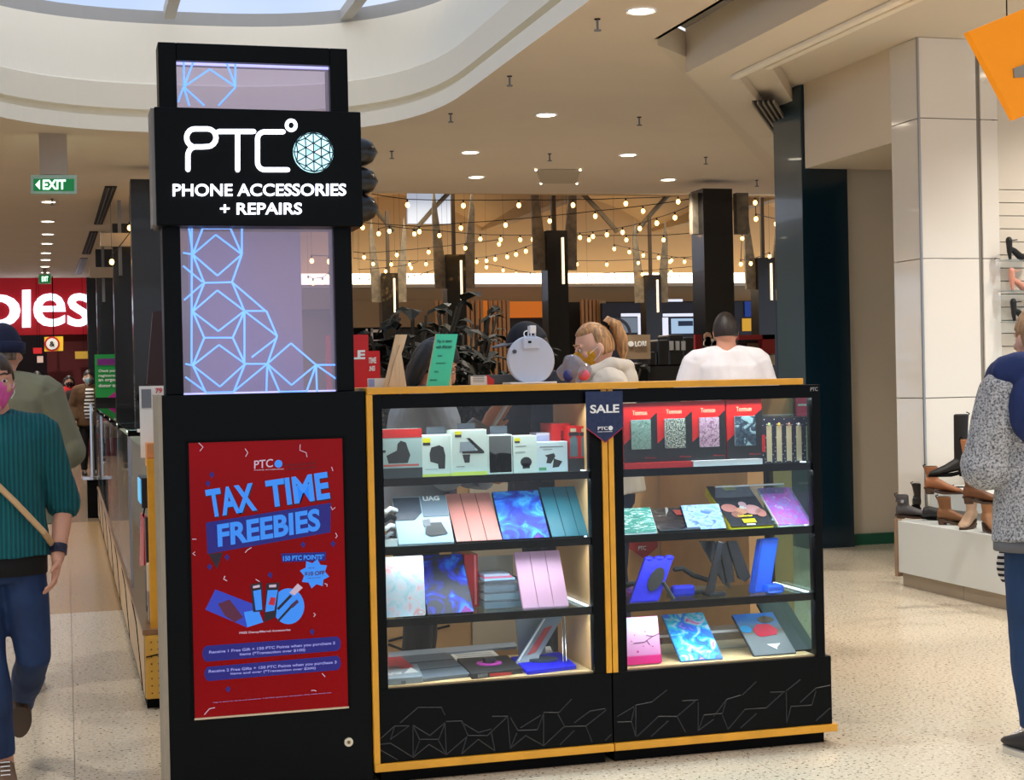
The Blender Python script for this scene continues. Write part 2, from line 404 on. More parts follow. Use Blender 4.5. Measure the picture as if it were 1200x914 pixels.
b0 = MB().box(6.38, 8.4, 9.758, 9.79, 0, .0865); me0 = b0.mesh('slat', (7.2, 9.8, 0)); me0.materials.append(Msl)
for k in range(28):
    o = bpy.data.objects.new('slat', me0); COL.objects.link(o); o.parent = sw; o.location = (0, 0, .10+k*.0925)
MB().box(6.38, 8.4, 9.758, 9.79, 2.69, 3.735).build('header', Msl, sw)
struct(MB().box(8.4, 16, 9.8, 9.9, 0, 3.74).build('wall_right', Mcream))

# orange hanging sign
og = thing('hanging_sign', 'bright orange square sign hung tilted above the shoe shop', 'sign', onY(1260, 80, 7.5))
A, D, B = onY(1135, 37, 7.5), onY(1190, 140, 7.5), onY(1235, -4, 7.5)
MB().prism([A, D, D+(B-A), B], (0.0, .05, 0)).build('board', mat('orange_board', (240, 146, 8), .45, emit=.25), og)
q = [onY(1188, 80, 7.488), onY(1204, 74, 7.488), onY(1226, 88, 7.488), onY(1189, 91, 7.488)]
MB().prism(q, (0, .012, 0)).build('emblem', mat('sign_grey', (160, 160, 156), .5), og)
for px in (1180, 1215):
    t_ = onY(px, 22 if px == 1180 else 4, 7.52); MB().tube([t_, (t_.x, t_.y, 3.735)], .004, 6).build('wire', M_matt, og)

# ceiling fittings
lights = [(640, 134), (551, 178), (736, 181), (558, 207), (783, 210), (64, 165), (63, 196.6), (57, 236), (56, 259), (56, 274), (55, 285), (54, 296), (53.5, 304), (53, 312), (53, 319)]
Mdl = mat('downlight_lens', (255, 244, 224), .4, emit=7, ec=(255, 240, 214), sample=False)
dl0 = None
names_dl = ['nearest round recessed downlight in the middle of the beige ceiling', 'round recessed downlight left of the middle of the ceiling', 'round recessed downlight right of the middle of the ceiling',
            'round recessed downlight near the ceiling edge at left, above the string lights', 'round recessed downlight near the ceiling edge at right, above the string lights',
            'recessed downlight above and left of the green exit sign', 'recessed downlight just above the green exit sign']
def downlight(p, label, group):
    global dl0
    if dl0 is None:
        dl0 = thing('downlight', label, 'ceiling light', p, 0, group)
        MB().loft([[(r*math.cos(2*PI*k/20), r*math.sin(2*PI*k/20), z) for k in range(20)] for r, z in ((.075, -.004), (.095, -.012), (.10, 0))], caps=False).build('trim_ring', M_white, dl0, local=True)
        MB().cyl((0, 0), .075, -.010, -.004, 20).build('lens', Mdl, dl0, local=True)
        lamp('downlight_lamp', 'SPOT', (p[0], p[1], p[2]-.03), 125, (1, .93, .83), .06, parent=dl0, spot=2.35, blend=.7)
        return dl0
    return dup(dl0, p, label=label, group=group)
for i, (px, py) in enumerate(lights):
    p = onZ(px, py, ZC); p.z = ZC
    if i < 7: downlight(p, names_dl[i], 'recessed downlights')
    else: downlight(p, 'small recessed downlight in the corridor row, %s from the exit sign' % ('first', 'second', 'third', 'fourth', 'fifth', 'sixth', 'seventh', 'eighth')[i-7], 'corridor row of downlights')
for p in [(4.0, 10.4, 3.55), (5.4, 7.6, 3.74), (5.4, 5.0, 3.74), (5.4, 2, 3.74), (7.0, 8.6, 3.74), (7.0, 6.0, 3.74), (-1.9, 9.5, ZC), (-1.9, 6.5, ZC), (-1.9, 3.5, ZC), (3.5, 3.0, ZC), (3.5, 6.5, ZC), (3.5, 9.2, ZC), (-1.6, 12.5, ZC)]:
    if p[0] == 4.0: continue
    downlight(Vector(p), 'recessed downlight in the ceiling beside the skylight opening', 'downlights above the kiosk')
sp0 = None
SPL = {(700, 22): 'largest, near the cornice corner', (597, 89): 'nearest the skylight curve', (528, 133): 'left of the nearest downlight', (749, 137): 'right of the nearest downlight', (459, 177): 'beside the black lobes of the tower',
       (644, 180): 'between two downlights over the thin panel', (827, 184): 'near the diagonal bulkhead edge', (887, 211): 'beside the dark navy column top', (61, 233): 'below the green exit sign'}
for px, py in [(700, 22), (597, 89), (528, 133), (749, 137), (459, 177), (644, 180), (827, 184), (887, 211), (61, 233)]:
    p = onZ(px, py, ZC); p.z = ZC
    lb = 'small dark sprinkler head hanging from the beige ceiling, ' + SPL[(px, py)]
    if sp0 is None:
        sp0 = thing('sprinkler', lb, 'sprinkler', p, 0, 'ceiling sprinklers')
        MB().cyl((0, 0), .008, -.07, 0, 8).cyl((0, 0), .024, -.078, -.07, 10).build('pipe', M_grey, sp0, local=True)
        MB().cyl((0, 0), .02, -.006, 0, 12).build('rose', M_matt, sp0, local=True)
    else: dup(sp0, p, label=lb)
# square vents in the ceiling
for nm, lb, c4 in (('ceiling_vent', 'thin rectangular ceiling panel with small corner lights near the hall edge', [(628, 198), (680, 198), (676, 214), (634, 214)]),):
    v = thing(nm, lb, 'vent', onZ(654, 206, ZC)); q = [onZ(a, b, ZC-.002) for a, b in c4]
    MB().prism(q, (0, 0, -.012)).build('panel', mat('panel_cream', (186, 174, 156), .7), v)
    for a in q:
        MB().cyl((a.x, a.y), .012, ZC-.02, ZC-.012, 10).build('corner_light', Mdl, v)
for k, c4 in enumerate(([(123, 218), (137, 218), (120, 262), (110, 262)], [(105, 271), (115, 271), (106, 297), (96, 297)], [(94, 302), (103, 302), (96, 320), (87, 320)])):
    q = [onZ(a, b, ZC-.002) for a, b in c4]
    v = thing('air_slot', ['nearest long dark air slot in the corridor ceiling', 'middle long dark air slot in the corridor ceiling', 'farthest pale air slot in the corridor ceiling'][k], 'vent', sum(q, Vector())/4)
    MB().prism(q, (0, 0, -.015)).build('slot_back', mat('slot_dark', (30, 24, 22), .7) if k < 2 else mat('slot_pale', (130, 128, 136), .5), v)
    for j in (1, 2):
        a = q[0].lerp(q[1], j/3-.02); b = q[0].lerp(q[1], j/3+.02); c = q[3].lerp(q[2], j/3+.02); d = q[3].lerp(q[2], j/3-.02)
        MB().prism([a, b, c, d], (0, 0, -.03)).build('blade', M_grey, v)
# exit signs
def exit_sign(name_lb, c4, y, arrow=True):
    e = thing('exit_sign', name_lb, 'exit sign', onY((c4[0]+c4[2])/2, c4[1], y))
    a, b, c, d = onY(c4[0], c4[3], y), onY(c4[2], c4[3], y), onY(c4[2], c4[1], y), onY(c4[0], c4[1], y)
    MB().prism([a, b, c, d], (0, .06, 0)).build('case', mat('exit_case', (170, 200, 180), .5), e)
    k = .06; w = (c4[2]-c4[0]); i = [onY(c4[0]+w*k, c4[3]-w*k, y-.004), onY(c4[2]-w*k, c4[3]-w*k, y-.004), onY(c4[2]-w*k, c4[1]+w*k*1.4, y-.004), onY(c4[0]+w*k, c4[1]+w*k*1.4, y-.004)]
    MB().prism(i, (0, .004, 0)).build('sign_face', mat('exit_green', (0, 112, 52), .4, emit=.35, ec=(0, 120, 56), sample=False), e)
    h = c4[3]-c4[1]; ml = mat('exit_white', (235, 255, 245), .4, emit=1.2, ec=(220, 255, 235), sample=False)
    x0 = c4[0]+w*.26; x1 = c4[0]+w*.76; yb = c4[3]-h*.22; yt = c4[1]+h*.26
    text_px('lettering', 'EXIT', (x0, yb), (x1, yb-.3), (x0, yt), y-.006, ml, e, .03)
    if arrow: MB().prism([onY(c4[0]+w*.10, (yb+yt)/2, y-.006), onY(c4[0]+w*.2, yb, y-.006), onY(c4[0]+w*.2, yt, y-.006)], (0, -.002, 0)).build('arrow', ml, e)
    top = onY((c4[0]+c4[2])/2, c4[1], y+.03); MB().box(top.x-.12*w/54, top.x+.12*w/54, y, y+.06, top.z, ZC).build('hanger', mat('hanger_grey', (170, 156, 140), .6), e)
exit_sign('larger green exit sign with left arrow under the corridor ceiling', (36, 205, 90, 227), 14.6)
exit_sign('tiny green exit sign far down the corridor before the red storefront', (45, 321, 60, 332.5), 31.0, False)

# ------------------------------------------------------------------ hall beyond the ceiling edge
Mhall = mat('hall_plaster', (206, 176, 132), .85, var=.03, vscale=.4)
struct(MB().box(1.2, 24, 38.6, 38.9, 0, 9).build('wall_back', Mhall))
hv = MB()
for k in range(5):                                    # shallow vault bays rising towards us
    x0 = 1.2+k*4.6; n = 8; rg = []
    for yy, zz in ((18.4, 4.75), (26, 5.9), (38.6, 5.2)):
        rg.append([(x0+4.6*j/n, yy, zz+(.5 if yy < 19 else .9)*math.sin(PI*j/n)) for j in range(n+1)])
    hv.loft(rg, caps=False, closed=False)
struct(hv.build('ceiling_hall', Mhall))
for k in range(6):
    x0 = 1.2+k*4.6
    struct(MB().box(x0-.15, x0+.15, 23, 38.6, 5.2, 5.9).build('trim_%d' % (10+k), mat('hall_beam', (180, 152, 112), .8)))
for k in range(4):                                    # arched ribs across
    rb = [(2.0+4.6*k+4.2*j/10, 30, 4.35+1.5*math.sin(PI*j/10)) for j in range(11)]
    struct(MB().tube(rb, .05, 6).build('trim_%d' % (20+k), mat('rib_grey', (96, 84, 64), .6)))
struct(MB().box(1.2, 24, 18.9, 19.1, 3.75, 4.9).build('wall_over_edge', Mhall))
cove = thing('cove_light', 'long bright cove light strip high along the back of the food hall', 'light', (12, 37.6, 3.8))
MB().box(4.2, 23, 37.7, 37.9, 3.78, 4.06).build('diffuser', mat('cove_glow', (255, 244, 222), .4, emit=2.2, ec=(255, 240, 214)), cove)
MB().box(4.2, 23, 37.4, 38.6, 3.70, 3.78).build('shelf', M_beam, cove)
struct(MB().box(4.2, 23, 37.5, 38.6, 3.2, 3.70).build('trim_30', mat('hall_fascia', (178, 152, 116), .7)))
lamp('hall_lamp', 'AREA', (8, 27, 5.0), 340, (1, .85, .64), 7, 5)
sk2 = thing('hall_daylight_patch', 'pale glowing panel standing in for daylight on the food hall vault', 'light patch', onY(505, 240, 30))  # glowing panel put in for the bright daylit patch of the vault
q = [onY(478, 262, 30), onY(530, 262, 30), onY(530, 214, 30), onY(478, 214, 30)]
MB().prism(q, (0, .1, 0)).build('pane', mat('daylit_patch', (170, 178, 190), .5, emit=.45, ec=(180, 196, 220), sample=False), sk2)
MB().prism([p+Vector((0, -.01, 0)) for p in q], (0, -.03, 0)) and None

# red supermarket front at the end of the corridor
YS = 33.6
cs = thing('supermarket_front', 'red supermarket storefront with big white letters at the corridor end', 'storefront', (-1, YS, 0))
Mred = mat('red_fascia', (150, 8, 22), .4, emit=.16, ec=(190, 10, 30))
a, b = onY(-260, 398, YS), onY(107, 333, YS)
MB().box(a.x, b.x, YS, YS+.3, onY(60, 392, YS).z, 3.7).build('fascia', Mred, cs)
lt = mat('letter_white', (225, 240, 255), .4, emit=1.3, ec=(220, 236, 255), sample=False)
for ch, x0, x1, yt, yb in (('c', -78, -34, 345, 384), ('o', -30, 24, 345, 384), ('l', 26, 36, 340, 384), ('e', 39, 77, 344, 383), ('s', 79, 106, 344, 383)):
    text_px('letter', ch, (x0, yb), (x1, yb-.5), (x0, yt), YS-.02, lt, cs, .012, .06)
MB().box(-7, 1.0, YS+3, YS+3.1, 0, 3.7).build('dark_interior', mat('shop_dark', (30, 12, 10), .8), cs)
MB().box(-.36, .95, YS+.2, YS+.4, 0, 2.68).build('side_wall', mat('dark_red', (88, 8, 16), .6), cs)
ys = thing('warning_poster', 'yellow hanging poster with red prohibition ring under the red fascia', 'poster', onY(63, 400, YS-.5))
MB().prism([onY(52, 412, YS-.5), onY(74, 411, YS-.5), onY(74, 394, YS-.5), onY(52, 395, YS-.5)], (0, .02, 0)).build('board', mat('poster_yellow', (222, 176, 40), .5, emit=.25), ys)
c = onY(61, 403, YS-.52); MB().ycyl((c.x, c.z), .15, YS-.53, YS-.51).build('ring', mat('ring_red', (190, 20, 24), .5), ys); MB().ycyl((c.x, c.z), .115, YS-.54, YS-.53).build('disc', M_paper, ys)
text_px('symbol', '&', (58, 406), (64, 406), (58, 400), YS-.545, M_ink, ys)
MB().box(ys.location.x-.01, ys.location.x+.01, YS-.5, YS-.48, onY(63, 395, YS-.5).z, 3.7).build('hanger', M_matt, ys)
for px, py, w, h, c, lb in ((44, 411, 10, 7, (196, 30, 34), 'small red ticket sign below the yellow poster'), (98, 416, 20, 9, (200, 160, 60), 'dull yellow sign on the red side wall'), (47, 421, 7, 8, (220, 190, 180), 'small pale price ticket deep in the supermarket')):
    Yk = YS-.3+.05*(px == 47)+.15*(px == 98); a = onY(px-w/2, py+h/2, Yk); b = onY(px+w/2, py-h/2, Yk); t = thing('ticket_sign', lb, 'sign', ((a.x+b.x)/2, Yk, a.z))
    MB().box(a.x, b.x, Yk, Yk+.02, a.z, b.z).build('card', mat('tick%d' % px, c, .5, emit=.15), t); MB().box(t.location.x-.004, t.location.x+.004, Yk+.005, Yk+.012, b.z, 3.7).build('hanger', M_matt, t)
# dark side wall and pillars of the food hall
struct(MB().box(1.62, 1.8, 18.9, 37, 0, 3.3).build('wall_hall_side', mat('hall_black', (10, 10, 11), .35)))
Mpil = mat('pillar_black', (12, 11, 11), .25, coat=.2); Mwing = ramp('wing_stone', [(.3, (96, 88, 74)), (.7, (138, 126, 106))], 9, 4, .5, .7)
def pillar(px, Y, top_px, label, w, wings=True, wing_col=None, posts=True, lo=0):
    c = onY(px, 400, Y); zt = onY(px, top_px, Y).z; x = c.x
    t = thing('black_pillar', label, 'pillar', (x, Y, 0), 0)
    MB().box(x-w/2, x+w/2, Y, Y+w, 0, zt).build('shaft', Mpil, t)
    if wings:
        for s in (-1, 1):
            pts = [(x+s*w*.5, Y+.1, zt-.55), (x+s*w*1.05, Y+.1, zt-.55), (x+s*w*1.12, Y+.1, zt+.75), (x+s*w*1.0, Y+.1, zt+1.1), (x+s*w*.72, Y+.1, zt+.4), (x+s*w*.5, Y+.1, zt-.1)]
            MB().prism(pts, (0, .05, 0)).build('wing_plate', Mwing, t)
        MB().box(x-.03, x+.03, Y+.12, Y+.18, zt, zt+1.2).build('post', mat('post_brown', (70, 56, 40), .6), t)
        MB().box(x+w*.2, x+w*.3, Y-.03, Y, zt-.75, zt-.1).build('tube_lamp', mat('tube_lamp', (255, 236, 200), .4, emit=1.2, ec=(255, 226, 180), sample=False), t)
pillar(655.5, 21.0, 270, 'black pillar behind the round white device, second widest', .30)
pillar(536.5, 25.0, 298, 'black pillar above the green leaflet stand', .32)
pillar(458.5, 29.5, 320, 'leftmost black pillar of the food hall', .32)
pillar(767, 29.5, 322, 'short black pillar between the ponytail woman and the white shirt man', .33)
pillar(900, 25.5, 302, 'black pillar next to the dark navy column', .33)
pillar(844.5, 17.0, 221, 'widest black pillar, above the man in the white shirt', .37, False)
P = bpy.data.objects['black_pillar.005']
for a, b in ((812, 826), (864, 877)):
    u, v = onY(a, 274, 17.15), onY(b, 226, 17.15)
    MB().box(u.x, v.x, 17.15, 17.25, u.z, v.z).build('stone_panel', Mwing, P)
pillar(174.5, 16.6, 210, 'nearest black pillar at the corridor edge, left of the tower', .3, False)
pillar(150, 20.5, 262, 'second black pillar along the corridor edge', .32, False)
pillar(128, 24.5, 292, 'third black pillar along the corridor edge', .34, False)
pillar(113, 29, 325, 'farthest black pillar along the corridor edge', .3, False)
for c4, Y, lb in (((118, 273, 163, 288), 19.5, 'nearer pale box sign projecting from the black pillars'), ((105, 313, 137, 325), 23.5, 'farther pale box sign projecting from the black pillars')):
    a, b = onY(c4[0], c4[3], Y), onY(c4[2], c4[1], Y)
    s_ = thing('box_sign', lb, 'sign', (a.x, Y, a.z)); MB().box(a.x, b.x, Y, Y+.12, a.z, b.z).build('panel', mat('sign_beige', (206, 190, 166), .6), s_)
    MB().box((a.x+b.x)/2-.02, (a.x+b.x)/2+.02, Y+.04, Y+.08, a.z-.35, 3.68).build('hanger', M_grey, s_)

# ================================================================== the kiosk
Y0 = 5.455
# ---- totem: cabinet with screen, tower, lit sign box
tt = thing('sign_totem', 'tall black kiosk totem with red screen below and lit white lettering above', 'sign', (.665, Y0+.3, 0))
cab = MB().box(.312, 1.012, Y0, Y0+.29, 0.02, 1.39).build('cabinet', M_black, tt, bevel=.004)
MB().box(.297, .312, Y0-.0, Y0+.29, .02, 1.392).build('side_panel', mat('grey_laminate', (150, 140, 122), .4), tt)
MB().box(.33, 1.0, Y0+.03, Y0+.27, 0, .02).build('foot', M_matt, tt)
lk = MB().ycyl((.924, .163), .0155, Y0-.012, Y0).build('lock', mat('lock_brass', (214, 206, 186), .3, .8), tt, smooth=False)
MB().ycyl((.924, .163), .006, Y0-.015, Y0-.012, 10).build('keyhole', mat('brass_dark', (120, 100, 60), .4, .8), lk)
# screen
def E_(name, c, k=.75): return mat(name, tuple(int(q*.5) for q in c), .35, emit=k*.8, ec=c, sample=False)
Mscr = ramp('screen_red', [(.2, (84, 0, 2)), (.8, (104, 1, 5))], 1.5, 2, .4, .16, emit=.85, coat=0)
bz = MB()
for a in ((.388, .398, .278, 1.234), (.926, .936, .278, 1.234)): bz.box(a[0], a[1], Y0-.006, Y0, a[2], a[3])
bz.box(.398, .926, Y0-.006, Y0, 1.226, 1.234).box(.398, .926, Y0-.006, Y0, .278, .285)
Mscr.node_tree.nodes['Principled BSDF'].inputs['Specular IOR Level'].default_value = .12
scr = MB().box(.398, .926, Y0-.003, Y0, .285, 1.226).build('screen', Mscr, tt)
bz.build('screen_bezel', M_matt, tt)
MB().box(.396, .928, Y0-.008, Y0-.003, .281, .287).build('screen_edge', mat('edge_pale', (210, 190, 160), .4), tt)
ys_ = Y0-.0035
def flat(name, pts, m, parent, y, t=.0006, holes=None):
    return MB().prism([onY(px, py, y) for px, py in pts], (0, -t, 0)).build(name, m, parent)
def Z1(px, py): return (210+px/5.375, 510+py/5.376)          # crops the artwork was read from
def Z2(px, py): return (210+px/5.076, 670+py/5.078)
Cblue = E_('art_sky', (48, 134, 236)); Cnavy = E_('art_navy', (14, 8, 120), .6); Cdark = E_('art_dark', (24, 4, 30), .4); Cpale = E_('art_pale', (196, 170, 190), .7)
flat('ribbon', [Z1(168, 550), Z1(955, 425), Z1(952, 612), Z1(178, 748)], Cnavy, scr, ys_)
flat('ribbon_tail', [Z1(185, 748), Z1(275, 738), Z1(238, 842)], Cdark, scr, ys_)
def t4(body, bl, br, tl, m, y, bold=.02, nm='lettering'): return text_px(nm, body, bl, br, tl, y, m, scr, bold, .0008)
t4('TAX', Z1(196, 527), Z1(498, 480), Z1(168, 352), Cdark, ys_-.0003, .03); t4('TIME', Z1(566, 465), Z1(957, 405), Z1(548, 295), Cdark, ys_-.0003, .03)
t4('TAX', Z1(190, 520), Z1(492, 472), Z1(162, 345), Cblue, ys_-.0012, .036); t4('TIME', Z1(560, 458), Z1(952, 398), Z1(540, 288), Cblue, ys_-.0012, .036)
t4('FREEBIES', Z1(244, 706), Z1(890, 600), Z1(238, 562), Cblue, ys_-.0012, .036)
# small company mark at the top of the artwork
t4('PTC', Z1(472, 212), Z1(590, 200), Z1(472, 160), Cpale, ys_-.001, .01)
MB().ycyl((onY(*Z1(625, 180), ys_).x, onY(*Z1(625, 180), ys_).z), .0135, ys_-.0012, ys_).build('mark_disc', Cblue, scr)
t4('PHONE ACCESSORIES', Z1(472, 224), Z1(660, 216), Z1(472, 217), Cpale, ys_-.001, .0)
t4('PHONE ACCESSORIES', Z1(660, 195), Z1(862, 182), Z1(660, 184), Cdark, ys_-.001, .0); t4('+ REPAIRS & MORE', Z1(672, 220), Z1(860, 207), Z1(672, 209), Cdark, ys_-.001, .0)
flat('points_ribbon', [Z1(642, 745), Z1(925, 735), Z1(922, 790), Z1(650, 800)], Cnavy, scr, ys_)
t4('150 PTC POINTS*', Z1(654, 792), Z1(915, 780), Z1(654, 760), Cblue, ys_-.001, .035)
sc_c = Z1(852, 872); star = []
for k in range(16):
    r = 17.5 if k % 2 == 0 else 12.5; star.append((sc_c[0]+r*math.cos(PI*k/8+.2), sc_c[1]+r*math.sin(PI*k/8+.2)))
flat('star_badge', star, Cblue, scr, ys_-.0004)
Cmar = E_('art_maroon', (70, 20, 70), .5)
t4('$10 OFF', Z1(790, 892), Z1(916, 882), Z1(790, 862), Cmar, ys_-.0014, .03); t4('when you', Z1(812, 842), Z1(852, 839), Z1(812, 834), Cmar, ys_-.0014); t4('buy two items', Z1(812, 905), Z1(890, 900), Z1(812, 898), Cmar, ys_-.0014)
# product picture: wallet, two boxed straps, round card with two sticks
flat('pictured_wallet', [Z2(155, 225), Z2(215, 105), Z2(500, 215), Z2(405, 332)], E_('art_wallet', (40, 60, 190), .6), scr, ys_)
flat('wallet_flap', [Z2(230, 190), Z2(300, 165), Z2(380, 270), Z2(330, 300), Z2(270, 260)], E_('art_plum', (90, 20, 60), .5), scr, ys_-.0006)
flat('wallet_light', [Z2(385, 240), Z2(470, 225), Z2(500, 300), Z2(405, 330)], Cblue, scr, ys_-.0006)
for q in ([Z2(425, 75), Z2(492, 62), Z2(500, 235), Z2(440, 240)], [Z2(518, 68), Z2(596, 64), Z2(575, 270), Z2(505, 300)]): flat('pictured_box', q, Cdark, scr, ys_-.0012)
for q in ([Z2(440, 115), Z2(486, 105), Z2(494, 225), Z2(455, 230)], [Z2(526, 110), Z2(586, 108), Z2(566, 230), Z2(512, 240)]): flat('box_window', q, Cblue, scr, ys_-.0018)
for q in ([Z2(545, 150), Z2(575, 155), Z2(566, 200), Z2(530, 195)],): flat('box_print', q, E_('art_crim', (190, 20, 40), .6), scr, ys_-.0024)
for q in ([Z2(438, 85), Z2(478, 77), Z2(480, 92), Z2(440, 99)], [Z2(535, 78), Z2(578, 75), Z2(576, 92), Z2(535, 93)]): flat('box_label', q, Cpale, scr, ys_-.0018)
cc = Z2(650, 205); flat('round_card', [(cc[0]+18.5*math.cos(2*PI*k/28), cc[1]+21*math.sin(2*PI*k/28)) for k in range(28)], Cblue, scr, ys_-.0003)
for q in ([Z2(580, 218), Z2(660, 135), Z2(672, 145), Z2(592, 228)], [Z2(582, 290), Z2(672, 190), Z2(682, 200), Z2(590, 300)]): flat('stick', q, Cdark, scr, ys_-.0024)
flat('stick_tip', [Z2(655, 125), Z2(705, 70), Z2(735, 95), Z2(685, 140)], Cpale, scr, ys_-.0024); flat('stick_tip', [Z2(660, 200), Z2(700, 165), Z2(712, 180), Z2(675, 215)], Cmar, scr, ys_-.003)
t4('FREE Disney/Marvel Accessories', Z2(358, 374), Z2(662, 354), Z2(358, 358), Cpale, ys_-.001, .02)
for a, b, c, d in (((135, 440), (960, 385), (962, 470), (140, 535)), ((150, 565), (960, 500), (962, 585), (150, 650))):
    n = 10; P_ = [Z2(*a), Z2(*b), Z2(*c), Z2(*d)]; pts = []
    for (s, e, sg) in ((1, 2, 1), (3, 0, -1)):
        p, q = P_[s], P_[e]; mx, my = (p[0]+q[0])/2, (p[1]+q[1])/2; hh = abs(q[1]-p[1])/2
        for k in range(n+1):
            t = -PI/2+PI*k/n; pts.append((mx+sg*(math.cos(t)*hh*.6-hh*.6), my+sg*math.sin(t)*hh))
    flat('pill_banner', pts, Cnavy, scr, ys_)
Ctx = E_('art_lilac', (150, 150, 220), .7)
t4('Receive 1 Free Gift + 150 PTC Points when you purchase 2', Z2(178, 492), Z2(928, 436), Z2(178, 470), Ctx, ys_-.001, .02); t4('items (*Transaction over $100)', Z2(360, 503), Z2(750, 476), Z2(360, 482), Ctx, ys_-.001, .02)
t4('Receive 2 Free Gifts + 150 PTC Points when you purchase 3', Z2(175, 606), Z2(936, 550), Z2(175, 584), Ctx, ys_-.001, .02); t4('items and over (*Transaction over $200)', Z2(305, 617), Z2(812, 583), Z2(305, 598), Ctx, ys_-.001, .02)
t4('*See in store for terms and conditions. *150 PTC points per transaction. Only while stocks last.', Z2(200, 782), Z2(905, 722), Z2(200, 776), Ctx, ys_-.001, .0)
# streamers and confetti
for L in ([(120, 45), (150, 75), (130, 100)], [(415, 85), (432, 110), (418, 135)], [(762, 58), (760, 95), (800, 110), (805, 138)], [(960, 200), (968, 225)], [(955, 450), (965, 470), (982, 455)], [(985, 615), (995, 635), (985, 648)], [(82, 655), (108, 655)], [(100, 735), (85, 745), (102, 758)], [(415, 740), (430, 722), (455, 708)], [(290, 888), (280, 905), (296, 914)]):
    MB().tube([onY(*Z1(*p), ys_-.001) for p in L], .0014, 5).build('streamer', Cpale, scr)
for L in ([(270, 25), (265, 45), (285, 55)], [(455, 45), (478, 58)], [(800, 268), (810, 255), (800, 245)], [(850, 605), (868, 625)], [(785, 708), (800, 704), (815, 710)], [(150, 850), (180, 815), (212, 808)], [(865, 70), (880, 75), (878, 88)]):
    MB().tube([onY(*Z2(*p), ys_-.001) for p in L], .0014, 5).build('streamer', Cpale, scr)
for px, py in [Z1(205, 250), Z1(180, 305), Z1(190, 830), Z1(300, 770), Z1(780, 690), Z1(968, 685), Z2(790, 358), Z2(290, 700), Z2(540, 20)]:
    flat('confetti', [(px-3, py), (px, py-4), (px+3, py-1), (px+1, py+4)], Cnavy, scr, ys_)
# tower frame and glass
twr = MB()
for x0, x1 in ((.329, .390), (.921, .984)): twr.box(x0, x1, Y0+.05, Y0+.17, 1.39, 2.60)
twr.box(.390, .921, Y0+.05, Y0+.17, 2.54, 2.60)
twr.build('tower_frame', M_black, tt, bevel=.003)
MB().box(.39, .921, Y0+.085, Y0+.093, 1.392, 2.54).build('tower_glass', glass('lilac_acrylic', (222, 217, 230), .06, haze=.05, emit=((186, 176, 200), .10)), tt)
MB().box(.42, .815, Y0+.135, Y0+.14, 1.392, 1.96).build('frosted_panel', mat('frosted_lilac', (206, 192, 200), .55), tt)
MB().box(.39, .921, Y0+.082, Y0+.096, 1.388, 1.396).build('led_edge', mat('led_lilac', (200, 200, 255), .4, emit=.7, ec=(190, 190, 255), sample=False), tt)
MB().box(.39, .921, Y0+.082, Y0+.096, 2.532, 2.540).build('led_edge', MATS['led_lilac'], tt)
Meng = mat('engraved_glow', (130, 180, 255), .4, emit=.75, ec=(110, 165, 255), sample=False)
lower = """108 385 120 465;120 465 155 552;155 552 240 550;240 550 270 465;270 465 270 385;117 385 116 800;150 385 120 465;150 385 235 385;235 385 270 465;120 465 190 405;190 405 270 465;120 465 195 530;195 530 270 465;155 552 120 640;240 550 278 638;120 640 195 575;195 575 278 638;120 640 198 700;198 700 278 638;120 640 155 720;155 720 242 720;242 720 278 638;278 638 278 800;155 720 120 805;242 720 280 800;120 805 200 742;200 742 280 800;120 805 203 870;203 870 280 800;120 805 160 888;160 888 245 886;245 886 280 800;240 550 345 640;278 638 345 638;345 638 378 715;280 640 378 715;378 715 348 800;280 800 348 800;300 780 378 720;348 800 420 737;420 737 497 803;348 800 422 865;422 865 497 803;348 800 345 885;348 800 385 885;348 800 245 885;497 803 468 885;497 803 500 885;497 803 565 850;497 803 565 803;385 885 468 885;90 460 120 465;90 500 150 550;93 605 150 555;97 800 120 805;97 840 160 886"""
upper = """170 178 170 345;232 197 400 202;232 182 170 345;402 187 462 345;460 187 460 345;170 345 315 245;315 245 462 345;170 345 285 450;462 345 365 450;170 345 200 450;138 430 165 350"""
for S, fx in ((lower, lambda x, y: (180+x/2.611, 120+y/2.611)), (upper, lambda x, y: (180+x/4.8, 30+y/4.8))):
    for seg in S.split(';'):
        x0, y0, x1, y1 = map(float, seg.split()); yy = Y0+.082
        a, b = onY(*fx(x0, y0), yy), onY(*fx(x1, y1), yy); d = (b-a).normalized(); n = Vector((-d.z, 0, d.x))
        MB().tube([a, b], .0036, 6).build('engraved_line', Meng, tt)
# sign box
MB().box(.308, 1.014, Y0-.02, Y0+.18, 1.965, 2.366).build('sign_box', M_black, tt, bevel=.004)
MB().box(.296, .308, Y0-.01, Y0+.14, 1.968, 2.362).build('sign_cheek', mat('grey_side', (126, 122, 118), .5), tt)
YL = Y0-.032
def S5(px, py): return onY(180+px/2.611, 120+py/2.611, YL)
def stroke(path, r=.0088, nm='letter', closed=False):
    L = [S5(*p) for p in path]
    if closed: L.append(L[0]); L.append(L[1])
    mb = MB(); pts = []
    for i in range(len(L)): pts.append(L[i])
    mb.tube(pts, r, 10, round_ends=not closed); o = mb.build(nm, M_letter, tt, smooth=True); return o
def arc(cx, cy, rx, ry, a0, a1, n=8): return [(cx+rx*math.cos(math.radians(a0+(a1-a0)*k/n)), cy+ry*math.sin(math.radians(a0+(a1-a0)*k/n))) for k in range(n+1)]
stroke([(105, 205), (105, 165)]+arc(128, 163, 23, 27, 180, 270)+[(150, 136), (165, 135)]+arc(165, 108, 26, 27, 90, -90)+[(150, 81), (125, 81)]+arc(125, 108, 24, 27, -90, -250, 8))
stroke([(199, 89), (306, 89)]); stroke([(257, 92), (257, 206)])
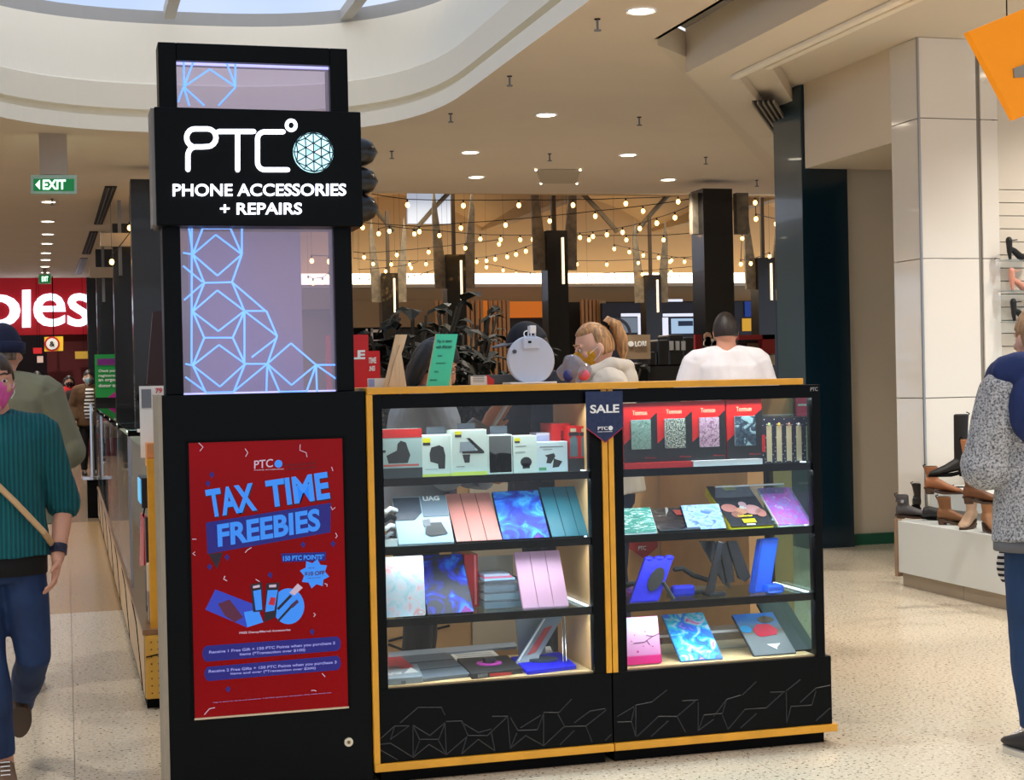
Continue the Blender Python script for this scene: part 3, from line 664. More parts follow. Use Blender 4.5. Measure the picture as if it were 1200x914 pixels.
stroke([(410, 206), (345, 206)]+arc(340, 183, 22, 23, 90, 180)+arc(340, 112, 22, 22, 180, 270)+[(350, 90), (396, 90)])
stroke(arc(421, 70, 14, 15, 0, 345, 16), .0065, 'degree_ring', True)
c = S5(489, 153); R_ = .069
ball = MB().ycyl((c.x, c.z), R_, YL-.004, Y0-.02, 36).build('globe_disc', mat('lit_globe', (190, 235, 240), .4, emit=1.0, ec=(176, 228, 236), sample=False), tt)
def gp(a, r): return Vector((c.x+R_*r*math.cos(a), YL-.005, c.z+R_*r*math.sin(a)))
rings = [[gp(PI/2, 0)]]; r1 = [gp(PI/2+2*PI*k/6, .45) for k in range(6)]; r2 = [gp(PI/2+PI/6+2*PI*k/6, .80) for k in range(6)]; r3 = [gp(PI/2+2*PI*k/12, .99) for k in range(12)]
segs = [(rings[0][0], q) for q in r1]+[(r1[k], r1[(k+1) % 6]) for k in range(6)]+[(r1[k], r2[k]) for k in range(6)]+[(r1[(k+1) % 6], r2[k]) for k in range(6)]
segs += [(r2[k], r3[(2*k+1) % 12]) for k in range(6)]+[(r2[k], r3[2*k]) for k in range(6)]+[(r2[k], r3[(2*k+2) % 12]) for k in range(6)]+[(r1[k], r3[2*k]) for k in range(6)]+[(r3[k], r3[(k+1) % 12]) for k in range(12)]
for a, b in segs: MB().tube([a, b], .0022, 5).build('facet_line', mat('facet_dark', (20, 60, 74), .5), ball)
for k in range(6): MB().prism([rings[0][0], r1[k], r1[(k+1) % 6]], (0, .0006, 0)).build('facet', mat('lit_facet%d' % (k % 2), ((236, 250, 255), (150, 214, 220))[k % 2], .4, emit=1.0, sample=False), ball)
text_quad('lettering', 'PHONE ACCESSORIES', S5(58, 288), S5(588, 286), S5(58, 250), M_letter, tt, .016, .010, (0, -1, 0))
text_quad('lettering', '+ REPAIRS', S5(203, 344), S5(453, 343), S5(203, 308), M_letter, tt, .016, .010, (0, -1, 0))
for k, zz in enumerate((2.243, 2.140, 2.043)):
    mb = MB(); n = 20
    rg = []
    for t in range(9):
        u = t/8; rr = .052*math.sqrt(max(0, 1-max(0, (u-.5)/.5)**2))+.001; rg.append([(.93+.165*u, Y0+.10+rr*math.cos(2*PI*q/n), zz+rr*math.sin(2*PI*q/n)) for q in range(n)])
    mb.loft(rg); mb.build('rounded_lobe', mat('black_vinyl', (14, 15, 17), .3), tt, smooth=True)

# ---- the two glass display cases
M_tan = mat('case_wood', (206, 162, 108), .5, var=.08, vscale=5)
def seg_hex():
    A = """50 755 108 703;108 703 165 702;108 703 92 755;165 702 92 755;50 775 92 770;92 770 180 825;50 795 120 835;130 690 200 630;200 630 290 630;180 700 180 825;180 700 205 755;205 755 280 755;280 755 305 690;180 700 245 740;245 740 305 690;180 825 205 760;180 825 242 775;242 775 310 815;305 690 310 815;280 760 310 815;290 630 305 660;310 685 370 683;370 683 395 740;395 740 470 740;470 740 550 665;490 665 550 665;310 815 390 745;390 745 370 812;370 812 435 755;435 755 500 800;485 725 500 800;370 690 435 728;435 728 485 715;550 670 560 790;560 670 590 720;590 720 665 718;665 718 690 655;560 790 585 730;560 790 620 740;620 740 690 780;690 655 690 780;600 710 680 660;690 650 750 650;750 650 800 597;690 780 770 705;770 705 855 703;745 655 770 700;755 775 810 720;855 703 880 765;855 703 935 640;870 645 930 635;810 690 870 645;930 760 955 735"""
    B = """100 710 150 708;150 708 165 760;165 755 165 650;165 650 220 640;220 640 275 597;150 705 160 660;100 690 160 655;170 760 245 690;245 690 310 690;310 690 340 745;220 760 280 705;310 690 375 635;330 635 385 632;385 640 385 740;385 740 405 685;405 685 470 680;470 680 485 630;385 740 440 700;440 690 485 630;470 685 490 735;485 630 535 615;540 615 590 567;490 735 550 665;550 665 625 660;535 730 590 680;625 660 685 605;640 605 690 603;695 605 697 712;697 712 712 655;712 655 785 650;785 650 800 600;695 600 745 560;745 640 800 590;800 590 850 580;800 705 850 660"""
    return A, B
def case(name, label, x0, x1, gx0, gx1, px_fn, hexs, wood_right):
    c = thing(name, label, 'display case', ((x0+x1)/2, Y0+.25, 0))
    D = .46
    MB().box(x0, x1, Y0, Y0+D, .075, .335).build('plinth', M_black, c, bevel=.003)
    MB().box(x0+.01, x1-.022, Y0+.03, Y0+D-.02, 0, .047).build('kick_base', M_matt, c)
    MB().box(x0-.02 if wood_right else x0, x1+(.016 if not wood_right else 0), Y0-.012, Y0+D, .047, .075).build('yellow_kick_strip', M_yel, c, bevel=.002)
    MB().box(gx0, gx1, Y0+.02, Y0+D, .331, .341).build('floor_board', ramp('case_floor', [(.3, (196, 160, 112)), (.7, (222, 190, 142))], 3, 5, 1, .45, stretch=(1, 8, 1)), c)
    fr = MB(); sx = x1 if wood_right else 2.771
    fr.box(x0, gx0, Y0, Y0+.045, .335, 1.375); fr.box(gx1, sx, Y0, Y0+.045, .335, 1.375); fr.box(gx0, gx1, Y0, Y0+.045, 1.325, 1.375)
    fr.build('door_frame', M_black, c, bevel=.002)
    MB().box(gx0, gx1, Y0+.010, Y0+.016, .341, 1.325).build('front_glass', M_glass, c)
    for z in (1.075, .832, .576):
        s = MB().box(gx0, gx1, Y0+.03, Y0+.36, z-.006, z).build('glass_shelf', M_shelfglass, c)
        MB().box(gx0, gx1, Y0+.018, Y0+.03, z-.026, z+.002).build('shelf_rail', M_matt, s)
        MB().box(gx1-.012, gx1-.003, Y0+.05, Y0+.35, z-.0, z+.004).build('shelf_reflection', mat('shelf_reflection', (225, 240, 255), .4, emit=1.5, ec=(225, 240, 255)), s)  # glowing strip standing in for the side LEDs' reflection in the shelf
    if wood_right:
        MB().box(gx1+.004, gx1+.02, Y0+.045, Y0+D, .335, 1.36).build('side_panel', M_tan, c)
        MB().box(x0+.004, x0+.02, Y0+.045, Y0+D, .335, 1.36).build('side_panel', M_tan, c)
    else:
        MB().box(gx1+.012, gx1+.018, Y0+.045, Y0+D, .335, 1.36).build('side_glass', glass('side_glass', (205, 232, 228), .06), c)
        MB().box(x0+.004, x0+.02, Y0+.045, Y0+D, .335, 1.36).build('side_panel', M_tan, c)
        MB().box(sx-.03, sx, Y0+D-.03, Y0+D, .335, 1.36).build('rear_post', M_black, c)
    for z, e in ((1.332, 2.0), (1.058, 1.6), (.815, 1.6), (.559, 1.6)):
        led = MB().box(gx0+.01, gx1-.01, Y0+.034, Y0+.044, z, z+.004).build('led_strip', M_led, c)
        lamp('led_lamp', 'AREA', ((gx0+gx1)/2, Y0+.052, z-.006), e, (.86, .93, 1), gx1-gx0-.04, .012, (math.radians(-28), 0, 0), parent=led)
    Mhx = mat('relief_line', (34, 36, 40), .4)
    for sg in hexs.split(';'):
        a0, b0, a1, b1 = map(float, sg.split()); a, b = px_fn(a0, b0), px_fn(a1, b1)
        MB().tube([a, b], .0022, 5).build('relief_line', Mhx, c)
    return c
HA, HB = seg_hex()
cA = case('display_case', 'left glass display case with yellow outer edge next to the red screen', 1.035, 1.905, 1.071, 1.841, lambda x, y: onY(430+x/3.3345, 640+y/3.3345, Y0-.001), HA, True)
MB().box(1.013, 1.035, Y0-.012, Y0+.46, .075, 1.376).build('yellow_edge', M_yel, cA, bevel=.002)
MB().box(1.884, 1.905, Y0-.008, Y0, .335, 1.376).build('yellow_stile', M_yel, cA, bevel=.001)
cB = case('display_case', 'right glass display case with glass end panel beside the floor', 1.909, 2.795, 1.968, 2.735, lambda x, y: onY(690+x/3.006, 610+y/3.006, Y0-.001), HB, False)
MB().box(1.909, 1.929, Y0-.008, Y0, .335, 1.376).build('yellow_stile', M_yel, cB, bevel=.001)
tm = text_px('lettering', 'PTC', (949.5, 458.5), (958, 458), (949.5, 454), Y0-.001, mat('logo_grey', (150, 150, 150), .5), cB, .02)
ct = thing('counter_top', 'yellow timber counter top along both glass cases', 'counter', (1.9, Y0+.28, 1.376))
MB().box(1.015, 2.695, Y0-.014, Y0+.58, 1.3765, 1.400).build('board', M_yel, ct, bevel=.002)
# sale pennant
def pennant(name_lb, pts, y, m, text1, text2, sz, edge=None, mt=None):
    t = thing('sale_pennant', name_lb, 'pennant', sum([onY(*p, y) for p in pts], Vector())/len(pts))
    MB().prism([onY(*p, y) for p in pts], (0, .004, 0)).build('card', m, t)
    if text1: text_px('lettering', text1, *text1_q, y-.002, mt or M_letter2, t, .025)
    for body, q, bold in text2: text_px('lettering', body, *q, y-.002, mt or M_letter2, t, bold)
    return t
M_letter2 = mat('white_print', (240, 240, 240), .5)
text1_q = ((691.5, 484.5), (725.5, 483.5), (691.5, 474.5))
pn = pennant('navy five sided pennant with white SALE lettering between the two cases', [(686, 459), (729.5, 458), (730.5, 500), (709.5, 518), (687.5, 501.5)], Y0-.02, ramp('pennant_navy', [(.3, (18, 34, 72)), (.7, (28, 48, 92))], 90, 2, 0, .6), 'SALE', [('PTC', ((700.5, 504), (712, 503.7), (700.5, 500)), .02), ('PHONE ACCESSORIES', ((700.5, 506.6), (717.5, 506), (700.5, 505.6)), 0)], 1)
for a, b in (((687.5, 502), (709.5, 518.5)), ((730.5, 500.5), (709.5, 518.5))):
    MB().tube([onY(*a, Y0-.021), onY(*b, Y0-.021)], .0016, 5).build('red_edging', mat('edge_red', (180, 40, 80), .5), pn)
cc = onY(715.6, 501.6, Y0-.022); MB().ycyl((cc.x, cc.z), .0085, Y0-.0225, Y0-.02, 16).build('mark_disc', M_letter2, pn)

# ---- the rest of the kiosk behind: rear counter and the long aisle counter
M_peg = mat('pegboard_tan', (228, 184, 124), .6, var=.04, vscale=3); M_pegy = mat('pegboard_yellow', (222, 168, 64), .55)
rc = thing('rear_counter', 'tan timber rear counter of the kiosk seen through the glass cases', 'counter', (1.9, 7.9, 0))
MB().box(.99, 3.74, 7.75, 8.3, .0, 1.10).build('carcass', M_tan, rc)
MB().box(.97, 3.76, 7.72, 8.32, 1.10, 1.14).build('top_board', M_yel, rc)
for k, (a, b) in enumerate(((1.0, 1.30), (1.31, 1.95), (1.96, 2.7), (2.71, 3.70))): MB().box(a, b, 7.735, 7.75, .05, 1.08).build('panel', (M_peg, M_tan, mat('panel_beige', (214, 196, 166), .6), M_peg)[k], rc, bevel=.002)
hl = MB()
for i in range(6):
    for j in range(13): hl.ycyl((1.03+i*.047, .22+j*.06), .006, 7.732, 7.7352, 6)
o = hl.build('peg_hole', mat('hole_brown', (92, 60, 30), .8), rc); o['kind'] = 'stuff'
for a, b in (((455, 751), (527, 733)), ((455, 755), (471, 761))): MB().tube([onY(*a, 7.732), onY(*b, 7.732)], .006, 5).build('inlay_line', M_matt, rc)
ks = thing('kiosk_side_counter', 'tan timber counter closing the right end of the kiosk', 'counter', (3.09, 7.1, 0))
MB().box(2.98, 3.2, 6.6, 7.715, 0, 1.08).build('carcass', M_tan, ks); MB().box(2.96, 3.22, 6.58, 7.715, 1.08, 1.12).build('top_board', M_yel, ks)
# aisle counter (long run of glass topped counters along the left side)
ac = thing('aisle_counter', 'long glass fronted counter with tan timber base running along the aisle', 'display counter', (.6, 12, 0))
MB().box(.315, .95, 7.12, 17.6, 0, .045).build('kick_base', M_matt, ac)
for k in range(7):
    a = 7.10+k*1.5; MB().box(.318, .95, a+.006, a+1.494, .045, .33).build('base_unit', M_matt, ac)
    MB().box(.306, .318, a+.01, a+1.49, .048, .325).build('base_panel', ramp('base_maple', [(.3, (186, 156, 114)), (.7, (208, 178, 136))], 2, 5, .8, .4, stretch=(1, 1, 5)), ac)
    MB().tube([(.305, a+.2, .05), (.305, a+.75, .27), (.305, a+1.3, .32)], .004, 5).build('inlay_line', M_matt, ac)
MB().box(.30, .95, 7.08, 17.65, .33, .352).build('sill', mat('bronze_sill', (150, 112, 76), .3, .3), ac)
MB().box(.31, .75, 7.072, 7.10, .05, .328).build('end_board', M_pegy, ac)
hl = MB()
for i in range(2):
    for j in range(8): hl.ycyl((.335+i*.03+.0, .075+j*.032), .0035, 7.069, 7.0725, 6)
o = hl.build('peg_hole', MATS['hole_brown'], ac); o['kind'] = 'stuff'
MB().tube([(.312, 7.07, .235), (.40, 7.07, .25)], .003, 5).build('inlay_line', M_matt, ac)
MB().box(.338, .46, 7.13, 7.16, .35, 1.10).build('yellow_post', M_yel, ac)
MB().box(.345, .52, 7.16, 7.45, 1.06, 1.10).build('top_shelf', M_yel, ac)
for k in range(6):
    y = 8.6+k*1.75; MB().box(.31, .325, y, y+.02, .352, 1.16).build('glass_post', M_steel, ac)
    MB().box(.312, .9, y-.02, y+.02, 1.16, 1.19).build('top_bar', M_matt, ac)
    MB().box(.32, .88, y+.25, y+.45, 1.172, 1.182).build('top_light', mat('counter_glow', (225, 245, 240), .4, emit=.9, sample=False), ac)
    MB().box(.309, .33, y-.01, y+.01, .95, 1.13).build('lock_handle', M_steel, ac)
MB().box(.31, .318, 8.6, 17.5, .36, 1.16).build('side_glass', M_glass, ac)
MB().box(.312, .9, 8.5, 17.5, 1.19, 1.2).build('top_glass', M_shelfglass, ac)
MB().box(.5, .6, 7.5, 17.5, .352, 1.0).build('inner_back', mat('inner_grey', (140, 128, 112), .5), ac)
bp = thing('belt_post', 'black weighted base post at the far end of the aisle counter', 'post', (.27, 17.85, 0))
MB().box(.20, .33, 17.78, 17.93, 0, .42).build('base', M_matt, bp); MB().cyl((.265, 17.855), .11, .42, .45, 16).build('plate', M_steel, bp); MB().cyl((.265, 17.855), .02, .45, 1.25, 8).build('pole', M_steel, bp)

# ================================================================== goods in the glass cases
def uvquad(name, a, b, c, d, m, parent):       # a bottom left, b bottom right, c top right, d top left; UV 0..1
    off = frame_of(parent); me = bpy.data.meshes.new(name)
    N = 6; vs = []; fs = []; uv = []
    me.from_pydata([Vector(p)-off for p in (a, b, c, d)], [], [(0, 1, 2, 3)])
    l = me.uv_layers.new(name='UVMap')
    for i, q in enumerate(((0, 0), (1, 0), (1, 1), (0, 1))): l.data[i].uv = q
    return put(name, me, m, parent)
def art(name, stops, scale=3, detail=5, dist=.6, rough=.5, kind='noise', stretch=(1, 1.3, 1), coat=0): return ramp(name, stops, scale, detail, dist, rough, 'UV', kind, stretch=stretch, coat=coat)
A_gal = art('print_nebula', [(.28, (30, 34, 48)), (.42, (24, 50, 190)), (.52, (20, 120, 240)), (.58, (70, 180, 250)), (.64, (30, 60, 200)), (.74, (150, 40, 170))], 2.2, 6, .8)
A_gal2 = art('print_nebula_dark', [(.30, (46, 44, 54)), (.44, (40, 40, 60)), (.52, (20, 40, 190)), (.60, (30, 130, 240)), (.68, (130, 30, 140))], 2.0, 6, 1.0)
A_mar = art('print_marble', [(.3, (150, 200, 215)), (.46, (206, 222, 232)), (.54, (226, 210, 220)), (.62, (236, 160, 160)), (.7, (214, 230, 236))], 2.0, 5, 1.6)
A_green = art('print_emerald', [(.35, (10, 120, 104)), (.52, (20, 160, 140)), (.58, (220, 240, 236)), (.64, (16, 140, 120))], 3, 4, 1.5, stretch=(1, 4, 1))
A_bw = art('print_sky', [(.35, (60, 110, 220)), (.5, (170, 200, 240)), (.6, (120, 170, 236))], 4, 4, .5)
A_lace = art('print_lilac', [(.35, (150, 150, 230)), (.48, (190, 110, 220)), (.58, (210, 90, 210)), (.66, (180, 190, 240))], 5, 6, 1.2)
A_pink = ramp('print_pink', [(.0, (240, 10, 130)), (.16, (240, 30, 140)), (.20, (240, 150, 210)), (.55, (240, 180, 220)), (1.0, (170, 220, 230))], coord='UV', kind='grad', rough=.3)
A_wat = art('print_watercolour', [(.28, (230, 60, 140)), (.38, (190, 200, 236)), (.46, (40, 190, 210)), (.55, (20, 120, 230)), (.65, (60, 90, 220)), (.72, (190, 150, 220))], 3.4, 5, 1.0)
A_road = ramp('print_road', [(0, (104, 108, 112)), (.45, (120, 124, 128)), (.55, (110, 90, 80)), (.72, (90, 110, 150)), (.9, (40, 110, 210))], coord='UV', kind='grad', rough=.3)
def lerp(a, b, t): return a+(b-a)*t
def slab(name, label, cat, bl, br, tl, Yb, zb, m, shell=None, th=.010, folds=0, art_m=None, inset=.04, group=None, lean=None, foldm=None):
    """tablet case leaning back: bottom edge on the shelf at depth Yb, top edge where its outline reaches"""
    a = onY(*bl, Yb); b = onY(*br, Yb); a.z = b.z = zb+.004; b.y = a.y
    d = onX(*tl, a.x) if lean is None else onY(*tl, Yb+lean)
    ex = (b-a); ey = d-a; n = ex.cross(ey).normalized()
    if n.y > 0: n = -n
    o = thing(name, label, cat, (a+b)/2, 0, group)
    def P_(u, v, k=0): return a+ex*u+ey*v+n*k
    r = .035; cor = []
    for cx, cy, a0 in ((1-r, r, -90), (1-r, 1-r, 0), (r, 1-r, 90), (r, r, 180)):
        for k in range(4):
            t = math.radians(a0+30*k); cor.append((cx+r*math.cos(t), cy+r*math.sin(t)))
    MB().prism([P_(u, v, -th) for u, v in cor], n*th*.8).build('shell', shell or M_matt, o)
    if art_m: uvquad('printed_cover', P_(.015, .01, .0003), P_(.985, .01, .0003), P_(.985, .99, .0003), P_(.015, .99, .0003), art_m, o)
    elif folds:
        for k in range(folds):
            u0, u1 = k/folds+.006, (k+1)/folds-.006
            MB().prism([P_(u0, .008, -.001), P_(u1, .008, -.001), P_(u1, .992, -.001), P_(u0, .992, -.001)], n*.0025).build('cover_panel', m, o, bevel=.001)
    else: MB().prism([P_(.01, .01, -.001), P_(.99, .01, -.001), P_(.99, .99, -.001), P_(.01, .99, -.001)], n*.0025).build('cover', m, o)
    o['_'] = 0; del o['_']
    return o, P_, n
SH = {1: 1.075, 2: .832, 3: .576, 4: .341}
YB = Y0+.055
# --- left case, second shelf
o, P_, n = slab('tablet_box', 'silver grey tablet case box with dark case pictured, left end of second shelf', 'box', (467, 641), (533, 639), (458, 583), YB, SH[2], mat('box_silver', (176, 204, 220), .4), mat('box_side', (170, 176, 180), .5), .03)
def patch(P_, n, pts, nm, m, o, k=.0035, t=.001): return MB().prism([P_(u, v, k) for u, v in pts], n*t).build(nm, m, o)
patch(P_, n, [(.02, .50), (.36, .50), (.50, .64), (.50, .97), (.02, .97)], 'pictured_case', mat('slate_case', (48, 56, 70), .4), o); patch(P_, n, [(.52, .55), (.98, .55), (.98, .99), (.52, .99)], 'upper_panel', mat('box_steel', (106, 122, 136), .4), o, .003)
patch(P_, n, [(.50, .2), (.60, .14), (.9, .18), (.82, .42), (.56, .42)], 'pictured_stand', mat('stand_dark', (52, 52, 50), .4), o, .004); patch(P_, n, [(.5, .34), (.62, .36), (.62, .5), (.5, .48)], 'pictured_phone', M_grey, o, .0045)
text_quad('lettering', 'UAG', P_(.56, .88, .005), P_(.86, .88, .005), P_(.56, .98, .005), M_letter2, o, .04, .0006, n)
slab('tablet_case', 'salmon pink folding tablet case between silver box and blue nebula case', 'tablet case', (535, 637), (589, 634), (521, 579), YB, SH[2], mat('salmon', (222, 142, 130), .5, var=.05), folds=3)
slab('tablet_case', 'blue nebula printed tablet case beside the teal folding case on the second shelf', 'tablet case', (589, 635.5), (645, 632), (576, 576), YB, SH[2], None, folds=0, art_m=A_gal)
slab('tablet_case', 'teal folding tablet case at the right end of the second shelf', 'tablet case', (647, 633), (695, 630), (631, 571), YB, SH[2], mat('teal_cover', (40, 120, 138), .45, var=.08), folds=3)
# third shelf
slab('tablet_case', 'pale blue and coral marble printed tablet case, left end of third shelf', 'tablet case', (452, 722), (499, 719), (449, 653), YB, SH[3], None, M_white, art_m=A_mar)
slab('tablet_case', 'dark nebula printed tablet case beside the marble case on the third shelf', 'tablet case', (501, 720), (556, 716), (488, 651), YB, SH[3], None, art_m=A_gal2)
slab('tablet_case', 'lilac pink folding tablet case standing alone at the right of the third shelf', 'tablet case', (613, 711), (667, 709), (602, 647), YB, SH[3], mat('lilac_cover', (206, 158, 186), .5, var=.04), mat('lilac_side', (190, 140, 160), .5), folds=3)
def rect_box(name, label, cat, c4, Y, zb, D, m, parts=(), group=None, bev=.002, rough=None):
    """carton with its front at depth Y; parts: (name, material, polygon in 0..1)"""
    a = onY(c4[0], c4[3], Y); b = onY(c4[2], c4[1], Y); zt = b.z
    o = thing(name, label, cat, ((a.x+b.x)/2, Y+D/2, zb), 0, group)
    MB().box(a.x, b.x, Y, Y+D, zb, zt).build('carton', m, o, bevel=bev)
    for nm, mm, poly in parts:
        if nm == 'lettering':
            body, (u0, v0, u1, v1) = poly
            w = b.x-a.x; h = zt-zb
            text_quad('lettering', body, (a.x+w*u0, Y-.0012, zb+h*v0), (a.x+w*u1, Y-.0012, zb+h*v0), (a.x+w*u0, Y-.0012, zb+h*v1), mm, o, .02, .0006, (0, -1, 0)); continue
        MB().prism([(a.x+(b.x-a.x)*u, Y-.0006, zb+(zt-zb)*v) for u, v in poly], (0, .0012, 0)).build(nm, mm, o)
    return o, a, b, zt
def R4(u0, v0, u1, v1): return [(u0, v0), (u1, v0), (u1, v1), (u0, v1)]
def blob(cx, cy, rx, ry, n=12): return [(cx+rx*math.cos(2*PI*k/n), cy+ry*math.sin(2*PI*k/n)) for k in range(n)]
red = mat('box_red', (196, 22, 16), .35); whb = mat('box_white', (214, 226, 216), .4); dgs = mat('device_dark', (34, 34, 34), .4); yst = mat('sticker_yellow', (232, 220, 30), .4)
# first shelf, car mount cartons
Yr = Y0+.075
o, *_ = rect_box('phone_mount_box', 'red topped phone mount box with grey photo, leftmost on top shelf', 'box', (446, 502, 494, 563), Yr, SH[1], .08, mat('box_mint', (168, 190, 186), .4),
    [('red_band', red, R4(0, .82, 1, 1)), ('black_band', mat('band_charcoal', (46, 50, 50), .4), R4(0, 0, 1, .2)), ('red_text_band', mat('red_pale', (200, 90, 80), .4), R4(.08, .235, .92, .275)), ('pictured_mount', dgs, [(.2, .30), (.65, .30), (.72, .46), (.66, .60), (.62, .72), (.5, .76), (.42, .70), (.40, .56), (.15, .46)]), ('pictured_part', dgs, blob(.1, .55, .04, .03))])
MB().box(-.02, .02, -.002, .0, .005, .02).build('hang_tab', M_acr, o, local=False) if False else None
o, *_ = rect_box('phone_mount_box', 'white phone mount box with yellow sticker, second from left on top shelf', 'box', (495, 509, 531, 561), Yr, SH[1], .08, whb, [('sticker', yst, R4(.03, .82, .28, .93)), ('sticker_foot', dgs, R4(.04, .75, .27, .82)), ('pictured_mount', dgs, [(.26, .36), (.5, .30), (.52, .18), (.72, .18), (.74, .5), (.68, .70), (.55, .75), (.3, .70), (.24, .55)]), ('text_line', M_grey, R4(.1, .17, .5, .18)), ('yellow_base', mat('sticker_lime', (206, 214, 90), .4), R4(0, 0, 1, .06))])
o, *_ = rect_box('phone_mount_box', 'tall white phone mount box with folded dark arm pictured, third on top shelf', 'box', (530, 503, 570, 559), Yr-.01, SH[1], .08, whb, [('sticker', yst, R4(.1, .90, .28, .97)), ('sticker_foot', dgs, R4(.1, .84, .28, .90)), ('pictured_arm', dgs, [(.42, .82), (.52, .82), (.92, .52), (.92, .47), (.3, .48), (.3, .53), (.75, .54)]), ('pictured_base', dgs, [(.3, .46), (.52, .46), (.50, .28), (.36, .28)]), ('pictured_plate', mat('plate_grey', (150, 160, 168), .4), [(.22, .50), (.68, .54), (.62, .74), (.24, .74)]), ('yellow_base', MATS['sticker_lime'], R4(0, 0, 1, .08)), ('text_line', M_grey, R4(.12, .19, .36, .205))])
o, *_ = rect_box('phone_mount_box', 'white framed box with black and grey photo, fourth on top shelf', 'box', (571, 509, 600, 558), Yr, SH[1], .08, whb, [('photo', mat('photo_grey', (92, 92, 90), .4), R4(.1, .04, .96, .97)), ('photo_dark', mat('photo_dark', (36, 36, 36), .4), [(.1, .04), (.96, .04), (.96, .5), (.55, .55), (.3, .5), (.1, .6)]), ('photo_light', mat('photo_light', (150, 148, 144), .4), [(.7, .08), (.9, .08), (.88, .3), (.76, .34)]), ('photo_light', MATS['photo_light'], [(.36, .1), (.5, .1), (.46, .5), (.3, .52)])])
o, *_ = rect_box('phone_mount_box', 'narrow white box with round black holder pictured, fifth on top shelf', 'box', (602, 510, 629, 557), Yr, SH[1], .08, whb, [('sticker', yst, R4(.06, .86, .3, .94)), ('sticker_foot', dgs, R4(.07, .81, .28, .86)), ('pictured_holder', dgs, blob(.53, .29, .24, .14)), ('pictured_foot', dgs, R4(.38, .12, .68, .26)), ('text_line', M_grey, R4(.1, .71, .55, .73)), ('text_line', M_grey, R4(.1, .55, .5, .57))])
o, *_ = rect_box('phone_mount_box', 'short white box with two black clamps pictured, sixth on top shelf', 'box', (629.5, 517, 665, 556), Yr, SH[1], .08, mat('box_ice', (206, 222, 226), .4), [('pictured_clamp', dgs, [(.26, .56), (.55, .62), (.6, .52), (.45, .28), (.3, .3), (.34, .48)]), ('pictured_clamp', dgs, [(.5, .14), (.7, .16), (.82, .34), (.6, .42), (.55, .46)]), ('text_line', M_grey, R4(.1, .82, .85, .85)), ('green_line', mat('print_green', (90, 160, 110), .4), R4(.06, .06, .3, .16)), ('text_line', M_grey, R4(.2, .74, .5, .76))])
rect_box('lavender_box', 'pale lavender box lid behind the two clamp box', 'box', (629, 506.5, 658, 540), Yr+.09, SH[1], .09, mat('box_lavender', (196, 204, 244), .4), [('lid_edge', mat('lid_white', (236, 236, 250), .4), R4(0, .93, 1, 1))])
rect_box('case_box', 'red phone case box with dark window behind the top shelf clamps', 'box', (647, 496, 668, 552), Yr+.07, SH[1], .14, red, [('window', mat('box_maroon', (110, 16, 22), .4), R4(.5, .1, 1, .85))])
for k, (a, b) in enumerate(((667, 679), (680, 691.5))):
    rect_box('case_box', ['dark windowed red phone case box near the right end of the left top shelf', 'last red phone case box at the right end of the left top shelf'][k], 'box', (a, 499, b, 560), Yr+.01, SH[1], .12, red, [('window', mat('win_grey', (92, 116, 124), .3), [(.15, .32), (.8, .32), (.8, .72), (.5, .80), (.15, .72)]), ('black_foot', dgs, R4(0, 0, 1, .28)), ('label', mat('label_cream', (190, 180, 150), .5), R4(.2, .87, .7, .95)), ('black_top', dgs, R4(.05, .78, .95, .86))])
# acrylic hang tabs behind the cartons
for k, (a, b, t) in enumerate(((503, 525, 500), (540, 560, 496), (578, 598, 499))):
    p = onY(a, 515, Yr+.04); q = onY(b, t, Yr+.04)
    tag(recentre(MB().box(p.x, q.x, Yr+.085, Yr+.088, 1.076, q.z).build('hang_card', mat('tab_grey', (110, 120, 132), .3, alpha=.8))), ['clear grey hanging card behind the second carton of the top shelf', 'clear grey hanging card behind the tall third carton', 'clear grey hanging card behind the black and grey photo carton'][k], 'hang card')
# cables and small packets at the left end of shelf two
cb = thing('cable_packet', 'white cable packets tucked left of the silver tablet box', 'packet', onY(456, 640, Y0+.12))
for k in range(4):
    a = onY(449, 604+k*10, Y0+.12); a.z = SH[2]+.012+.03*(3-k)+.02
    MB().tube([(a.x, Y0+.08, a.z), (a.x+.02, Y0+.09, a.z+.012), (a.x+.05, Y0+.13, a.z)], .009, 8, True).build('cable_bundle', (M_white, M_matt, M_paper, M_grey)[k], cb, smooth=True)
MB().box(1.073, 1.13, Y0+.07, Y0+.14, SH[2], SH[2]+.024).build('packet', M_paper, cb)
# third shelf extras
rect_box('accessory_box', 'red glossy box standing between nebula case and clear trays', 'box', (545, 649, 560, 706), Y0+.20, SH[3], .10, mat('red_gloss', (186, 26, 34), .2), [('foil_edge', mat('foil_pink', (226, 120, 120), .3), R4(.7, .05, .85, .98))])
st = thing('acrylic_riser', 'clear acrylic riser with flat packets in the middle of third shelf', 'display stand', (1.42, Y0+.2, SH[3]))
p, q = onY(563, 715, Y0+.18), onY(608, 662, Y0+.18)
MB().box(p.x, q.x, Y0+.12, Y0+.124, SH[3]+.001, SH[3]+.10).build('front_sheet', M_acr, st); MB().box(p.x, q.x, Y0+.12, Y0+.26, SH[3]+.10, SH[3]+.104).build('top_sheet', M_acr, st); MB().box(p.x, q.x, Y0+.26, Y0+.264, SH[3]+.001, SH[3]+.18).build('back_sheet', M_acr, st)
for k, (c, z) in enumerate((((170, 210, 240), .1045), ((220, 120, 150), .112), ((180, 190, 215), .1195))):
    tag(recentre(MB().box(p.x+.005, q.x-.03-.01*k, Y0+.13, Y0+.24, SH[3]+z, SH[3]+z+.007).build('flat_packet', mat('pkt%d' % k, c, .35))), ['pale blue flat packet, lowest on the acrylic riser', 'pink flat packet, middle one on the acrylic riser', 'lavender flat packet on top of the acrylic riser'][k], 'packet')
